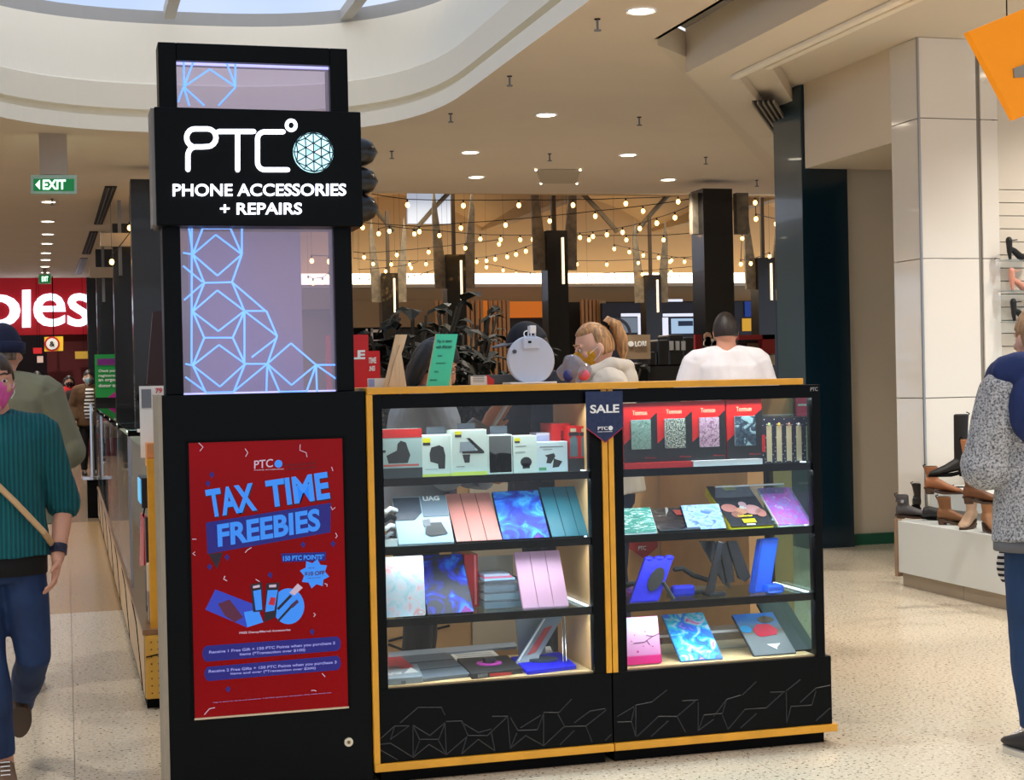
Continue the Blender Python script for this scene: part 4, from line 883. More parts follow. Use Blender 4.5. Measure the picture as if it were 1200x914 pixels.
for k in range(3): tag(recentre(MB().box(p.x+.006, q.x-.008, Y0+.13, Y0+.25, SH[3]+.002+.03*k, SH[3]+.024+.03*k).build('clear_pack', mat('pack_mist%d' % k, ((150, 170, 176), (170, 186, 190), (140, 150, 156))[k], .3))), ['grey blue clear pack, bottom one under the acrylic riser', 'pale clear pack, middle one under the acrylic riser', 'grey clear pack, top one under the acrylic riser'][k], 'packet')
# left case floor
def flatcase(name, label, cat, c4, z, th, m, parts=None):
    """thing lying flat, its four top corners given in the picture"""
    q = [onZ(*p, z+th) for p in c4]; dy = max(0, Y0+.035-min(v.y for v in q)); q = [v+Vector((0, dy, 0)) for v in q]; c = sum(q, Vector())/4; c.z = z
    o = thing(name, label, cat, c)
    MB().prism(q, (0, 0, -th+.0004)).build('body', m, o, bevel=.002)
    def P_(u, v, k=0.0): return q[0].lerp(q[1], u).lerp(q[3].lerp(q[2], u), v)+Vector((0, 0, k))
    return o, P_
zf = SH[4]
o, P_ = flatcase('tablet_case', 'slate grey folio tablet case lying flat on the left case floor', 'tablet case', [(474, 801), (556, 792), (527, 767), (468, 772)], zf, .014, mat('folio_grey', (92, 100, 110), .5))
for v in (.33, .66): MB().tube([P_(.02, v, .0005), P_(.98, v, .0005)], .001, 5).build('fold_line', M_matt, o)
o, P_ = flatcase('tablet_case', 'flat red tablet case in the left corner of the case floor', 'tablet case', [(455, 786), (486, 782), (470, 769), (454, 770)], zf+.016, .008, mat('coral_red', (206, 54, 66), .45))
o, P_ = flatcase('labelled_box', 'grey clear box with small white print at the case floor front left', 'box', [(455, 803), (504, 799), (497, 784), (455, 788)], zf, .024, mat('box_mistgrey', (140, 152, 160), .3))
text_quad('lettering', 'TABLET CASE', P_(.05, .25, .001), P_(.5, .28, .001), P_(.05, .42, .001), M_letter2, o, .02, .0004, (0, 0, 1)); MB().prism([P_(.55, .3, .0005), P_(.95, .3, .0005), P_(.78, .75, .0005)], (0, 0, .0006)).build('print_triangle', M_paper, o)
o, P_ = flatcase('paper_sheet', 'white printed sheet behind the black and pink grip case', 'paper', [(540, 778), (592, 774), (578, 762), (526, 765)], zf, .004, M_paper)
for k in range(6): MB().prism([P_(.08, .15+k*.13, .0004), P_(.9, .15+k*.13, .0004), P_(.9, .18+k*.13, .0004), P_(.08, .18+k*.13, .0004)], (0, 0, .0003)).build('text_line', M_grey, o)
o, P_ = flatcase('rugged_case', 'black rugged tablet case with magenta ring grip on the case floor', 'tablet case', [(563, 797), (624, 790), (605, 774), (545, 778)], zf, .020, mat('rug_black', (34, 34, 36), .5))
c = P_(.5, .52); MB().cyl((c.x, c.y), .048, c.z, c.z+.004, 24).build('grip_ring', mat('grip_magenta', (196, 60, 170), .4), o); MB().cyl((c.x, c.y), .026, c.z+.004, c.z+.022, 8).build('grip', dgs, o, bevel=.003)
for k in range(4): a = P_(.12+.05*k, .0, -.004); MB().box(a.x, a.x+.008, a.y-.003, a.y, a.z-.012, a.z).build('rib', M_grey, o)
a, b = P_(.35, 0, -.006), P_(.75, 0, -.006); MB().box(a.x, b.x, a.y-.004, a.y, a.z-.010, a.z).build('red_strip', mat('strip_red', (190, 50, 50), .4), o)
o, P_ = flatcase('rugged_case', 'bright blue rugged tablet case with grey grip lying on the case floor', 'tablet case', [(626, 791), (684, 784), (664, 768), (606, 774)], zf, .016, mat('foam_blue', (16, 24, 232), .5, bump=.1))
c = P_(.5, .52); MB().loft([[(c.x+.056*r*math.cos(2*PI*k/20), c.y+.045*r*math.sin(2*PI*k/20), c.z+h) for k in range(20)] for r, h in ((1, 0), (1, .008), (.75, .010))]).build('grip', mat('grip_slate', (56, 68, 86), .4), o)
o, P_, n = slab('clear_package', 'large clear clamshell pack with red print leaning diagonally in the left case', 'packet', (601, 770), (626, 768), (636, 723), Y0+.2, zf, mat('pack_grey', (128, 136, 148), .25), M_acr, .012, lean=.10)
patch(P_, n, [(.35, .2), (.7, .25), (.75, .8), (.4, .75)], 'red_print', mat('print_red', (170, 50, 56), .4), o); patch(P_, n, [(.05, .1), (.16, .1), (.2, .95), (.1, .95)], 'white_print', M_paper, o)
o, P_, n = slab('clear_package', 'grey tinted clear pack standing behind the diagonal clamshell', 'packet', (608, 760), (640, 757), (604, 722), Y0+.34, zf, mat('pack_mist', (150, 156, 160), .3), M_acr, .008, lean=.02)
o, P_ = flatcase('white_bracket', 'white accessory tray behind the bright blue rugged case', 'tray', [(628, 770), (650, 768), (645, 757), (632, 758)], zf, .012, M_white)
o, P_ = flatcase('grey_board', 'long pale grey board lying along the back of the left case floor', 'board', [(455, 771), (606, 757), (604, 752), (455, 764)], zf, .012, mat('board_grey', (160, 172, 186), .4))
wr = thing('wire_stand', 'thin steel wire stand at the right back of the left case', 'display stand', (1.78, Y0+.25, zf))
for dx in (0, .012): MB().tube([(1.77+dx, Y0+.16, zf+.001), (1.80+dx, Y0+.26, zf+.21)], .0022, 6).build('wire', M_steel, wr)
# --- right case: first shelf
Yt = Y0+.085
prints = [art('case_moss', [(.3, (70, 104, 92)), (.5, (130, 160, 148)), (.6, (90, 120, 110)), (.7, (170, 190, 180))], 3, 5, 1.5), art('case_fleck', [(.42, (40, 46, 44)), (.5, (120, 132, 122)), (.58, (180, 186, 172))], 16, 3, .3), art('case_rose', [(.35, (110, 60, 92)), (.48, (176, 140, 164)), (.6, (200, 172, 186)), (.68, (130, 84, 116))], 4, 5, 2), art('case_smoke', [(.4, (26, 40, 58)), (.52, (60, 84, 100)), (.58, (160, 190, 196)), (.7, (130, 170, 174))], 2.6, 5, 1.2)]
tray1 = tag(recentre(MB().box(onY(731, 545, Y0+.05).x, onY(811, 545, Y0+.05).x, Y0+.045, Y0+.15, SH[1], SH[1]+.022).build('shelf_tray', mat('tray_red', (206, 30, 30), .35))), 'red tray strip under the two left red phone case boxes', 'tray')
tray2 = tag(recentre(MB().box(onY(812, 545, Y0+.05).x, onY(893, 545, Y0+.05).x, Y0+.045, Y0+.15, SH[1], SH[1]+.022).build('shelf_tray', M_white)), 'white tray strip under the two right red phone case boxes', 'tray')
blk = mat('box_black', (16, 16, 16), .35); crm = mat('print_cream', (224, 160, 130), .5)
lbl = ['with mossy green stone print, leftmost of four', 'with grey fleck print, second of four', 'with dusty rose swirl print, third of four', 'with blue smoke print, rightmost of four']
for k, (a, b, t) in enumerate(((731.5, 769.5, 472), (770.5, 810.5, 470.5), (811.5, 849.5, 469), (852.5, 892.5, 467.5))):
    o, p, q, zt = rect_box('phone_case_box', 'red and black phone case box %s' % lbl[k], 'box', (a, t, b, 543), Yt, SH[1]+.022, .05, red,
        [('black_wedge', blk, [(0, 0), (1, 0), (1, .84), (0, .30)]), ('lettering', crm, ('Tonmon', (.27, .80, .70, .88))), ('lettering', mat('print_darkred', (150, 30, 30), .5), ('iPhone', (.62, .06, .95, .09)))])
    w = q.x-p.x; h = zt-SH[1]-.022; z0 = SH[1]+.022
    MB().box(p.x+w*.2, p.x+w*.8, Yt-.007, Yt-.0008, z0+h*.22, z0+h*.72).build('phone_case', M_grey, o, bevel=.004)
    uvquad('case_print', (p.x+w*.21, Yt-.0075, z0+h*.225), (p.x+w*.79, Yt-.0075, z0+h*.225), (p.x+w*.79, Yt-.0075, z0+h*.715), (p.x+w*.21, Yt-.0075, z0+h*.715), prints[k], o)
dot = ramp('spine_dots', [(.0, (200, 190, 180)), (.16, (200, 190, 180)), (.2, (26, 22, 40))], 90, kind='voronoi', rough=.4, const=True)
sls = ['leftmost', 'second', 'middle', 'fourth', 'rightmost']
tanv = mat('strap_tan', (196, 176, 140), .5)
for k in range(5):
    a = 893.5+k*11.6; o, p, q, zt = rect_box('charm_box', 'narrow dark spotted charm strap box with tan strap, %s of the five' % sls[k], 'box', (a, 488, a+11, 543), Yt, SH[1], .09, dot, [('strap', tanv, R4(.45, .04, .95, .80)), ('top_mark', dgs, R4(0, .96, 1, 1))])
    MB().sphere((p.x+(q.x-p.x)*.68, Yt-.004, SH[1]+(zt-SH[1])*.83), (.006, .004, .008), 10, 6).build('charm', mat('charm%d' % k, ((170, 180, 120), (214, 170, 70), (190, 130, 100), (196, 186, 180), (214, 190, 60))[k], .3), o, smooth=True)
    if k == 0: MB().box(p.x, p.x+.012, Yt-.002, Yt, SH[1]+.045, SH[1]+.11).build('red_tab', red, o)
rect_box('carton', 'pale wood coloured carton behind the charm boxes', 'box', (893, 466, 933, 545), Y0+.22, SH[1], .12, mat('carton_tan', (206, 160, 100), .5), [('white_edge', M_paper, R4(0, .72, 1, .745))])
rect_box('carton', 'hot pink carton with white stripe at the far right of the top shelf', 'box', (934, 463, 955, 545), Y0+.2, SH[1], .12, mat('hot_pink', (236, 40, 96), .4), [('white_stripe', M_paper, R4(.1, .84, 1, .87))])
# right case second shelf
o, P_, n = slab('tablet_case', 'emerald wave printed tablet case, left end of right second shelf', 'tablet case', (731, 626), (771, 623), (722, 596), YB, SH[2], None, M_white, art_m=A_green)
o, P_, n = slab('tablet_case', 'black tablet case in crinkled clear wrap beside the emerald case', 'tablet case', (773, 625), (822, 615), (750, 597), YB+.005, SH[2]+.004, mat('wrap_black', (48, 44, 56), .16, coat=.6, bump=.3, bscale=30))
patch(P_, n, [(.45, .62), (.62, .85), (.66, .98), (.60, .98)], 'wrap_glint', M_paper, o, .004); patch(P_, n, [(.70, .62), (.95, .6), (.9, .85), (.72, .85)], 'red_tab', red, o, .004); patch(P_, n, [(.8, .14), (.95, .14), (.95, .2), (.8, .2)], 'price_tag', M_paper, o, .004)
slab('tablet_case', 'sky blue printed tablet case half under the black wrapped case', 'tablet case', (806, 623), (852, 618), (797, 592), YB+.012, SH[2], None, art_m=A_bw)
o, P_, n = slab('tablet_box', 'thick black and yellow tablet case box with balloons pictured', 'box', (857, 621), (908, 615), (827, 570), YB, SH[2]+.006, mat('box_charcoal', (52, 54, 62), .25), mat('box_yellow', (228, 206, 10), .4), .035)
patch(P_, n, [(.38, .86), (.62, .86), (.66, .93), (.60, .99), (.36, .99), (.34, .92)], 'logo_badge', mat('badge_yellow', (236, 220, 20), .4), o); patch(P_, n, [(.33, .06), (.62, .06), (.62, .15), (.33, .15)], 'yellow_label', MATS['badge_yellow'], o)
for cx, cy, rx, ry, c in ((.2, .42, .18, .10, (196, 130, 120)), (.42, .34, .16, .08, (206, 150, 120)), (.7, .36, .2, .12, (200, 150, 150)), (.55, .5, .09, .06, (210, 170, 180)), (.85, .28, .12, .10, (180, 120, 110)), (.3, .26, .14, .08, (150, 100, 90)), (.52, .42, .08, .05, (210, 215, 210))):
    patch(P_, n, blob(cx, cy, rx, ry), 'pictured_balloon', mat('balloon%d' % int(cx*100), c, .4), o, .004)
text_quad('lettering', 'Defender', P_(.28, .19, .006), P_(.62, .19, .006), P_(.28, .245, .006), MATS['badge_yellow'], o, .02, .0005, n)
patch(P_, n, [(.36, -.0), (.56, -.0), (.56, .03), (.36, .03)], 'price_tag', M_paper, o, .004)
slab('tablet_case', 'lilac and magenta lace printed tablet case at the right end of second shelf', 'tablet case', (913, 617), (953, 612), (887, 572), YB+.004, SH[2], None, M_white, art_m=A_lace)
ar = thing('acrylic_riser', 'clear acrylic easel behind the yellow box on the right second shelf', 'display stand', (2.48, Y0+.2, SH[2]))
p, q = onY(838, 566, Y0+.22), onY(918, 562, Y0+.22)
MB().box(p.x, q.x, Y0+.22, Y0+.224, SH[2]+.001, q.z-.02).build('back_sheet', M_acr, ar); MB().box(p.x, q.x, Y0+.216, Y0+.226, q.z-.02, q.z-.014).build('top_lip', M_white, ar)
# right case third shelf
o, P_, n = slab('rugged_case', 'royal blue foam tablet case leaning right with black kick stand', 'tablet case', (738, 704), (772, 697), (756, 655), YB, SH[3], mat('foam_royal', (14, 22, 214), .5, bump=.1), mat('foam_royal_side', (10, 14, 170), .5), .022, lean=.05)
for u in (.15, .5, .85): a = P_(u, 1.0, -.008); MB().sphere(a, (.022, .014, .012), 10, 6).build('corner_bumper', MATS['foam_royal'], o, smooth=True)
patch(P_, n, blob(.62, .5, .26, .28), 'grip_recess', dgs, o, .003, .004)
a = P_(.9, .42, .006); MB().tube([a, (a.x+.035, a.y-.02, SH[3]+.006)], .007, 8).build('kick_stand', dgs, o)
bk = thing('blue_case', 'bright blue case standing on edge with folded foot on the right third shelf', 'phone case', (2.46, Y0+.14, SH[3]))
c0, c1 = onY(880, 694, Y0+.10), onY(903, 690, Y0+.10); t0, t1 = onY(890, 632, Y0+.13), onY(913, 630, Y0+.13)
Mb2 = mat('case_azure', (22, 92, 226), .3, coat=.3)
c0.z = c1.z = SH[3]+.001
MB().prism([c0, c1, t1, t0], (0, .03, 0)).build('body', Mb2, bk, bevel=.006)
MB().prism([c0, (c0.x+.012, c0.y, c0.z), (t0.x+.012, t0.y, t0.z), t0], (0, -.008, 0)).build('edge_rib', mat('case_azure_dark', (16, 62, 170), .35), bk, bevel=.002)
p = onY(917, 690, Y0+.08); MB().box(c1.x-.03, p.x, Y0+.06, Y0+.13, SH[3]+.001, SH[3]+.034).build('foot', Mb2, bk, bevel=.01)
bs = thing('folding_stand', 'black folding tablet stand with crossed legs in the right third shelf', 'stand', (2.27, Y0+.15, SH[3]))
Mst = mat('stand_black', (26, 28, 34), .25, coat=.4)
def bar4(L, th, nm, m, par, Y): 
    q = [onY(*p, Y) for p in L]; MB().prism(q, (0, th, 0)).build(nm, m, par, bevel=.002)
bar4([(828, 697), (837, 697), (848, 636), (842, 634)], .02, 'front_leg', Mst, bs, Y0+.08)
bar4([(820, 634), (838, 634), (857, 690), (848, 684)], .015, 'panel', Mst, bs, Y0+.14)
bar4([(843, 636), (856, 636), (861, 682), (852, 683)], .015, 'panel', Mst, bs, Y0+.13)
bar4([(852, 634), (864, 634), (880, 676), (874, 682), (866, 678)], .015, 'panel', Mst, bs, Y0+.12)
MB().box(onY(830, 690, Y0+.08).x, onY(850, 690, Y0+.08).x, Y0+.07, Y0+.15, SH[3]+.001, SH[3]+.02).build('foot', Mst, bs, bevel=.004)
sb = thing('strap_case', 'dark olive rugged case with hand strap lying behind the royal blue case', 'tablet case', (2.13, Y0+.22, SH[3]))
a, b = onY(788, 690, Y0+.2), onY(836, 688, Y0+.2)
MB().box(a.x, b.x, Y0+.16, Y0+.27, SH[3]+.001, SH[3]+.02).build('body', mat('olive_black', (40, 46, 42), .4), sb, bevel=.006)
MB().tube([onY(791, 667, Y0+.2), onY(800, 666, Y0+.2), onY(812, 674, Y0+.2), onY(834, 681, Y0+.2)], .010, 8, True).build('strap', dgs, sb, smooth=True)
bb_ = tag(recentre(MB().box(onY(779, 690, Y0+.2).x, onY(806, 690, Y0+.2).x, Y0+.12, Y0+.155, SH[3]+.001, SH[3]+.045).build('blue_pouch', mat('pouch_blue', (26, 40, 200), .4), bevel=.012)), 'deep blue pouch lying between royal blue case and strap case', 'pouch')
pp = tag(recentre(MB().box(onY(731, 690, Y0+.2).x+.005, onY(746, 690, Y0+.2).x, Y0+.14, Y0+.25, SH[3]+.001, SH[3]+.035).build('purple_pouch', mat('pouch_purple', (120, 50, 200), .4), bevel=.01)), 'purple pouch at the left end of the right third shelf', 'pouch')
bc = tag(recentre(MB().tube([(onY(731, 675, Y0+.2).x+.004, Y0+.2, SH[3]+.045), (onY(740, 672, Y0+.2).x, Y0+.19, SH[3]+.055), (onY(747, 674, Y0+.2).x, Y0+.18, SH[3]+.045)], .011, 8, True).build('black_cable', dgs, smooth=True)), 'black coiled strap lying on the purple pouch', 'strap')
text1_q = ((742, 646), (766, 645), (742, 640))
pennant('red pennant with a small white mark hung inside behind the royal blue case', [(736, 630), (771, 629), (771, 641), (755, 655), (737, 643)], 7.70, mat('pennant_red', (176, 52, 52), .6), None, [('PTC', ((748, 645), (757, 644.5), (748, 640)), .02)], 1)
# right case floor
o, P_, n = slab('tablet_case', 'pink and white cherry blossom tablet case, left end of right case floor', 'tablet case', (734, 780), (776, 776), (729, 724), YB, zf, None, mat('pink_side', (240, 40, 140), .4), art_m=A_pink)
for L in ([(.98, .62), (.75, .55), (.55, .46), (.25, .45)], [(.62, .5), (.7, .40)], [(.80, .57), (.62, .60)]): MB().tube([P_(u, v, .0006) for u, v in L], .0012, 5).build('printed_branch', mat('branch_plum', (90, 30, 70), .5), o)
for u, v, r in ((.35, .27, .030), (.78, .36, .018), (.6, .68, .018), (.3, .62, .016), (.2, .5, .016), (.52, .38, .016)): patch(P_, n, blob(u, v, r, r*.8, 8), 'printed_blossom', mat('blossom_pink', (206, 60, 130), .5), o, .0004)
o, P_, n = slab('tablet_case', 'turquoise and pink watercolour tablet case in the middle of right case floor', 'tablet case', (798, 776), (848, 772), (775, 720), YB, zf, None, mat('blue_side', (60, 110, 170), .4), art_m=A_wat)
o, P_, n = slab('tablet_case', 'grey tablet case with blue sky and red patch print on the right case floor', 'tablet case', (884, 770), (934, 766), (857, 720), YB, zf, None, mat('dark_side', (50, 50, 54), .4), art_m=A_road)
patch(P_, n, [(.32, .46), (.4, .42), (.78, .45), (.86, .56), (.74, .70), (.44, .72), (.3, .6)], 'red_patch', mat('patch_red', (206, 40, 72), .3), o, .001); patch(P_, n, blob(.14, .62, .13, .09), 'blue_patch', mat('patch_blue', (30, 130, 190), .3), o, .001); patch(P_, n, blob(.72, .82, .2, .08), 'brown_patch', mat('patch_brown', (110, 80, 70), .3), o, .0008)
patch(P_, n, [(.42, .24), (.74, .24), (.62, .16), (.6, .11)], 'small_emblem', M_paper, o, .001)
o, P_, n = slab('dark_panel', 'large dark slate panel leaning at the right end of the right case floor', 'panel', (921, 770), (958, 766), (886, 706), Y0+.10, zf, mat('slate_panel', (46, 58, 70), .3), M_matt, .01)
for k, (a, b, y) in enumerate(((758, 799, Y0+.24), (826, 890, Y0+.26))):
    t = thing('acrylic_riser', ['clear acrylic tray between pink and watercolour cases', 'clear acrylic tray between watercolour and red patch cases'][k], 'display stand', (onY((a+b)/2, 750, y).x, y, zf))
    p, q = onY(a, 760, y), onY(b, 730, y)
    MB().box(p.x, q.x, y, y+.004, zf+.001, zf+.07).build('front_sheet', M_acr, t); MB().box(p.x, q.x, y, y+.12, zf+.07, zf+.074).build('top_sheet', M_acr, t); MB().box(p.x, q.x, y-.003, y, zf+.066, zf+.076).build('lit_edge', M_white, t)

# ================================================================== on the counter
ZT = 1.400
def easel(name, label, poly, y, m, sign=None):
    t = thing(name, label, 'sign stand', onY(*poly[0], y)); t.location.z = ZT
    return t
e1 = thing('wooden_easel', 'bare pale timber sign stand seen from behind on the counter left end', 'sign stand', (onY(463, 452, 5.62).x, 5.62, ZT))
q = [onY(p[0], p[1], 5.62) for p in ((450, 453.5), (455.5, 453.5), (473, 408), (477.5, 392), (464, 392))]
for v in q[:2]: v.z = ZT+.001
MB().prism(q, (0, .012, 0)).build('panel', M_pale, e1, bevel=.001)
q = [onY(p[0], p[1], 5.61) for p in ((455, 453.5), (476.5, 453.5), (471.5, 420), (469, 404), (462, 425))]
for v in q[:2]: v.z = ZT+.001
MB().prism(q, (0, .012, 0)).build('prop', M_pale, e1, bevel=.001)
e2 = thing('leaflet_stand', 'mint green leaflet on a pale timber stand on the counter', 'sign stand', (onY(517, 452, 5.62).x, 5.62, ZT))
q = [onY(*p, 5.62) for p in ((500, 453.5), (526, 453.5), (536.5, 391.5), (511, 391.5))]
for v in q[:2]: v.z = ZT+.001
MB().prism(q, (0, .012, 0)).build('backing', M_pale, e2)
qq = [v+Vector((0, -.002, 0)) for v in q]
MB().prism(qq, (0, .0015, 0)).build('leaflet', mat('mint', (70, 214, 172), .5), e2)
q = [onY(*p, 5.635) for p in ((520, 453.5), (529.5, 453.5), (529, 430), (527, 432))]
for v in q[:2]: v.z = ZT+.001
MB().prism(q, (0, .05, 0)).build('prop', M_pale, e2)
mi = mat('mint_ink', (20, 84, 70), .5)
for body, bl, br, tl in (('Pay in store', (512, 403), (529, 402.5), (513, 398)), ('with Afterpay', (510.5, 410), (529, 409.3), (511.5, 404.5)), ('Scan', (513, 418), (518, 418), (513.2, 415.5)), ('Choose how to pay in 4', (511, 427), (522, 426.6), (511.3, 424.5)), ('Enjoy', (509, 437), (514, 436.7), (509.3, 434.5)), ('afterpay', (503.5, 447), (512, 446.6), (503.9, 444)), ):
    text_px('lettering', body, bl, br, tl, 5.616, mi, e2, .01, .0006)
# round white phone holder
rd = thing('round_stand', 'round white device with hinged clip on a white base plate', 'device', (onY(623, 448, 5.72).x, 5.72, ZT))
c = onY(623, 421.5, 5.70); rr = (onY(650, 421, 5.70)-c).length
Mdv = mat('device_white', (196, 206, 226), .45)
MB().ycyl((c.x, c.z), rr, 5.70, 5.73, 40).build('disc', Mdv, rd, bevel=.004)
MB().ycyl((c.x+.012, c.z-.004), rr*.98, 5.73, 5.755, 40).build('rear_disc', mat('device_grey', (170, 180, 196), .4), rd, bevel=.004)
a, b = onY(597, 449, 5.68), onY(651, 449, 5.68); MB().box(a.x, b.x, 5.66, 5.78, ZT+.001, ZT+.008).build('base_plate', M_white, rd, bevel=.002)
MB().box(c.x-.02, c.x+.02, 5.735, 5.76, ZT+.005, c.z-rr+.03).build('stem', M_white, rd)
p = onY(613, 409, 5.69); q = onY(632, 395, 5.69); MB().box(p.x, q.x, 5.685, 5.72, p.z, q.z).build('hinge_block', Mdv, rd, bevel=.004)
p = onY(621, 402, 5.683); MB().box(p.x-.006, p.x+.006, 5.682, 5.686, p.z, p.z+.008).build('socket', M_matt, rd)
for px in (619, 627): a = onY(px, 396, 5.70); MB().tube([a, (a.x+.002, a.y, a.z+.045)], .0035, 8).build('clip_arm', Mdv, rd)
a = onY(624, 390, 5.70); MB().box(a.x-.012, a.x+.012, 5.69, 5.71, a.z-.002, a.z+.028).build('clip', M_white, rd, bevel=.003)
a = onY(603, 412, 5.697); MB().ycyl((a.x, a.z), .008, 5.694, 5.70, 14).build('camera_dot', mat('cam_dark', (60, 66, 76), .3), rd)
# grey laptop-like slab, price ticket, bag, small card
lp = thing('grey_tablet', 'dark grey flat tablet standing behind the price ticket', 'tablet', (onY(572, 448, 5.8).x, 5.8, ZT))
a, b = onY(550, 452, 5.8), onY(605, 438.5, 5.8); MB().box(a.x, b.x, 5.80, 5.815, ZT+.001, b.z).build('slab', mat('tab_grey2', (72, 76, 78), .4), lp, bevel=.003)
MB().box(a.x+.01, b.x-.01, 5.815, 5.86, ZT+.001, ZT+.02).build('rest', M_matt, lp)
pt = thing('price_ticket', 'small white price ticket with red corner on the counter', 'ticket', (onY(563, 448, 5.74).x, 5.74, ZT))
a, b = onY(552, 452, 5.74), onY(571, 440.5, 5.74); MB().box(a.x, b.x, 5.74, 5.745, ZT+.001, b.z).build('card', M_paper, pt)
for k in range(5): MB().box(a.x+.008, b.x-.012, 5.7385, 5.74, ZT+.012+k*.006, ZT+.014+k*.006).build('text_line', M_grey, pt)
a, b = onY(571, 452, 5.74), onY(579, 439, 5.74); MB().prism([(a.x, 5.735, ZT+.001), (b.x-.004, 5.735, ZT+.001), (b.x, 5.735, b.z-.02), (a.x, 5.735, b.z)], (0, .02, 0)).build('red_corner', red, pt)
cd_ = thing('card_stand', 'white and blue printed card lying at the counter left end', 'card', (onY(440, 452, 5.66).x, 5.66, ZT))
a, b = onY(431, 455, 5.66), onY(452, 443, 5.66); MB().box(a.x, b.x, 5.66, 5.664, ZT+.001, b.z).build('card', M_paper, cd_); MB().box(a.x+.003, a.x+.025, 5.658, 5.66, ZT+.004, b.z-.003).build('blue_print', mat('print_lav', (150, 165, 220), .5), cd_)
bgm = MB()
c = onY(673, 436, 5.95)
for k in range(14):
    a = random.uniform(0, 6.28); bgm.sphere((c.x+.045*math.cos(a)*random.random(), c.y+.03*math.sin(a), ZT+.035+.045*random.random()), (.04, .03, .035), 10, 8)
me = remesh(bgm, .006, 2, .006, 30)
bag = thing('plastic_bag', 'crumpled clear plastic bag with blue and pink items on the counter', 'bag', (c.x, c.y, ZT))
for v in me.vertices: v.co -= Vector((c.x, c.y, ZT))
put('bag_film', me, glass('bag_film', (214, 214, 224), .2, .12, haze=.22), bag, True)
MB().sphere((c.x-.035, c.y-.03, ZT+.03), (.022, .015, .026), 10, 8).build('blue_item', mat('item_blue', (30, 50, 140), .4), bag, smooth=True)
MB().sphere((c.x+.03, c.y-.03, ZT+.03), (.026, .015, .022), 10, 8).build('pink_item', mat('item_pink', (220, 90, 120), .4), bag, smooth=True)
# red sale cards behind the tower
def redcard(label, c4, y, lines):
    t = thing('sale_card', label, 'sign', onY((c4[0]+c4[2])/2, c4[3], y))
    a, b = onY(c4[0], c4[3], y), onY(c4[2], c4[1], y); MB().box(a.x, b.x, y, y+.01, a.z, b.z).build('card', mat('card_red', (204, 22, 26), .45), t)
    MB().box((a.x+b.x)/2-.01, (a.x+b.x)/2+.01, y+.01, y+.03, 1.14 if a.z > 1.14 else a.z, b.z-.02).build('stick', M_steel, t)
    for body, bl, br, tl in lines: text_px('lettering', body, bl, br, tl, y-.002, M_letter2, t, .045, .001)
redcard('larger red SALE card standing behind the tower glass', (383, 392, 431.5, 462), 7.9, [('SALE', (388, 422), (428, 421), (388, 411))])
redcard('smaller red card with white words beside the timber easel', (432, 411, 445, 462), 8.05, [('TIME', (431.5, 426), (441, 425.5), (431.5, 419)), ('LINES', (431.5, 435), (439.5, 434.5), (431.5, 429))])
# monitor and price stand on the aisle counter
mo = thing('monitor', 'dark brown tilted monitor on the aisle counter beside the tower', 'monitor', (.44, 8.2, 1.2))
q = [onY(*p, 8.2) for p in ((172, 450), (196, 456), (196, 362), (179, 366))]
MB().prism(q, (0, .04, 0)).build('screen_back', mat('monitor_brown', (52, 26, 22), .4), mo)
MB().tube([(q[0].x+.06, 8.22, q[0].z+.05), (q[0].x+.06, 8.22, 1.2)], .015, 8).build('stem', M_matt, mo); MB().cyl((q[0].x+.06, 8.22), .07, 1.2, 1.215, 16).build('foot', M_matt, mo)
ps = thing('price_board', 'white price board with grey phone picture and red figures on the aisle counter', 'sign', (.40, 7.35, 1.1))
a, b = onY(164, 492, 7.30), onY(190, 452, 7.30); MB().box(a.x, b.x+.02, 7.30, 7.308, 1.10, b.z).build('board', M_paper, ps)
a2, b2 = onY(166, 478, 7.298), onY(177, 456, 7.298); MB().box(a2.x, b2.x, 7.297, 7.30, a2.z, b2.z).build('picture', M_grey, ps)
text_px('lettering', '79', (182, 461), (190, 460.5), (182, 455), 7.297, mat('figure_red', (206, 60, 60), .5), ps, .03)
sc_ = thing('scanner', 'small black handheld scanner on its stand on the aisle counter', 'scanner', (.38, 7.9, 1.2))
p = onY(166, 470, 7.9); MB().sphere((p.x, 7.9, p.z+.02), (.03, .05, .03), 10, 8).build('head', M_matt, sc_, smooth=True); MB().tube([(p.x, 7.9, p.z+.02), (p.x+.01, 7.9, 1.215)], .014, 8).build('neck', M_matt, sc_); MB().cyl((p.x+.01, 7.9), .035, 1.2, 1.215, 12).build('foot', M_paper, sc_)
bx = tag(recentre(MB().box(.34, .50, 7.18, 7.42, 1.10, 1.17).build('parcel', mat('parcel_brown', (206, 140, 84), .5), bevel=.004)), 'orange brown parcel on the near end of the aisle counter', 'box')
gb = thing('gadget_box', 'black gadget box with glowing blue window hanging by the yellow post', 'box', (.36, 7.6, .86))
MB().box(.325, .45, 7.45, 7.75, .86, 1.0).build('box', mat('gadget_black', (24, 26, 34), .3), gb, bevel=.004); MB().box(.320, .325, 7.47, 7.73, .88, .99).build('blue_window', mat('gadget_blue', (90, 180, 230), .3, emit=.5, sample=False), gb)
rb = thing('red_pouch', 'glossy red pouch hanging at the aisle counter side', 'pouch', (.33, 7.7, .7))
MB().prism([(.32, 7.75, .56), (.335, 7.60, .58), (.34, 7.58, .80), (.33, 7.72, .82)], (.02, 0, 0)).build('pouch', mat('pouch_red', (196, 20, 40), .2), rb); MB().tube([(.34, 7.65, .81), (.36, 7.66, .9)], .004, 6).build('loop', M_matt, rb)
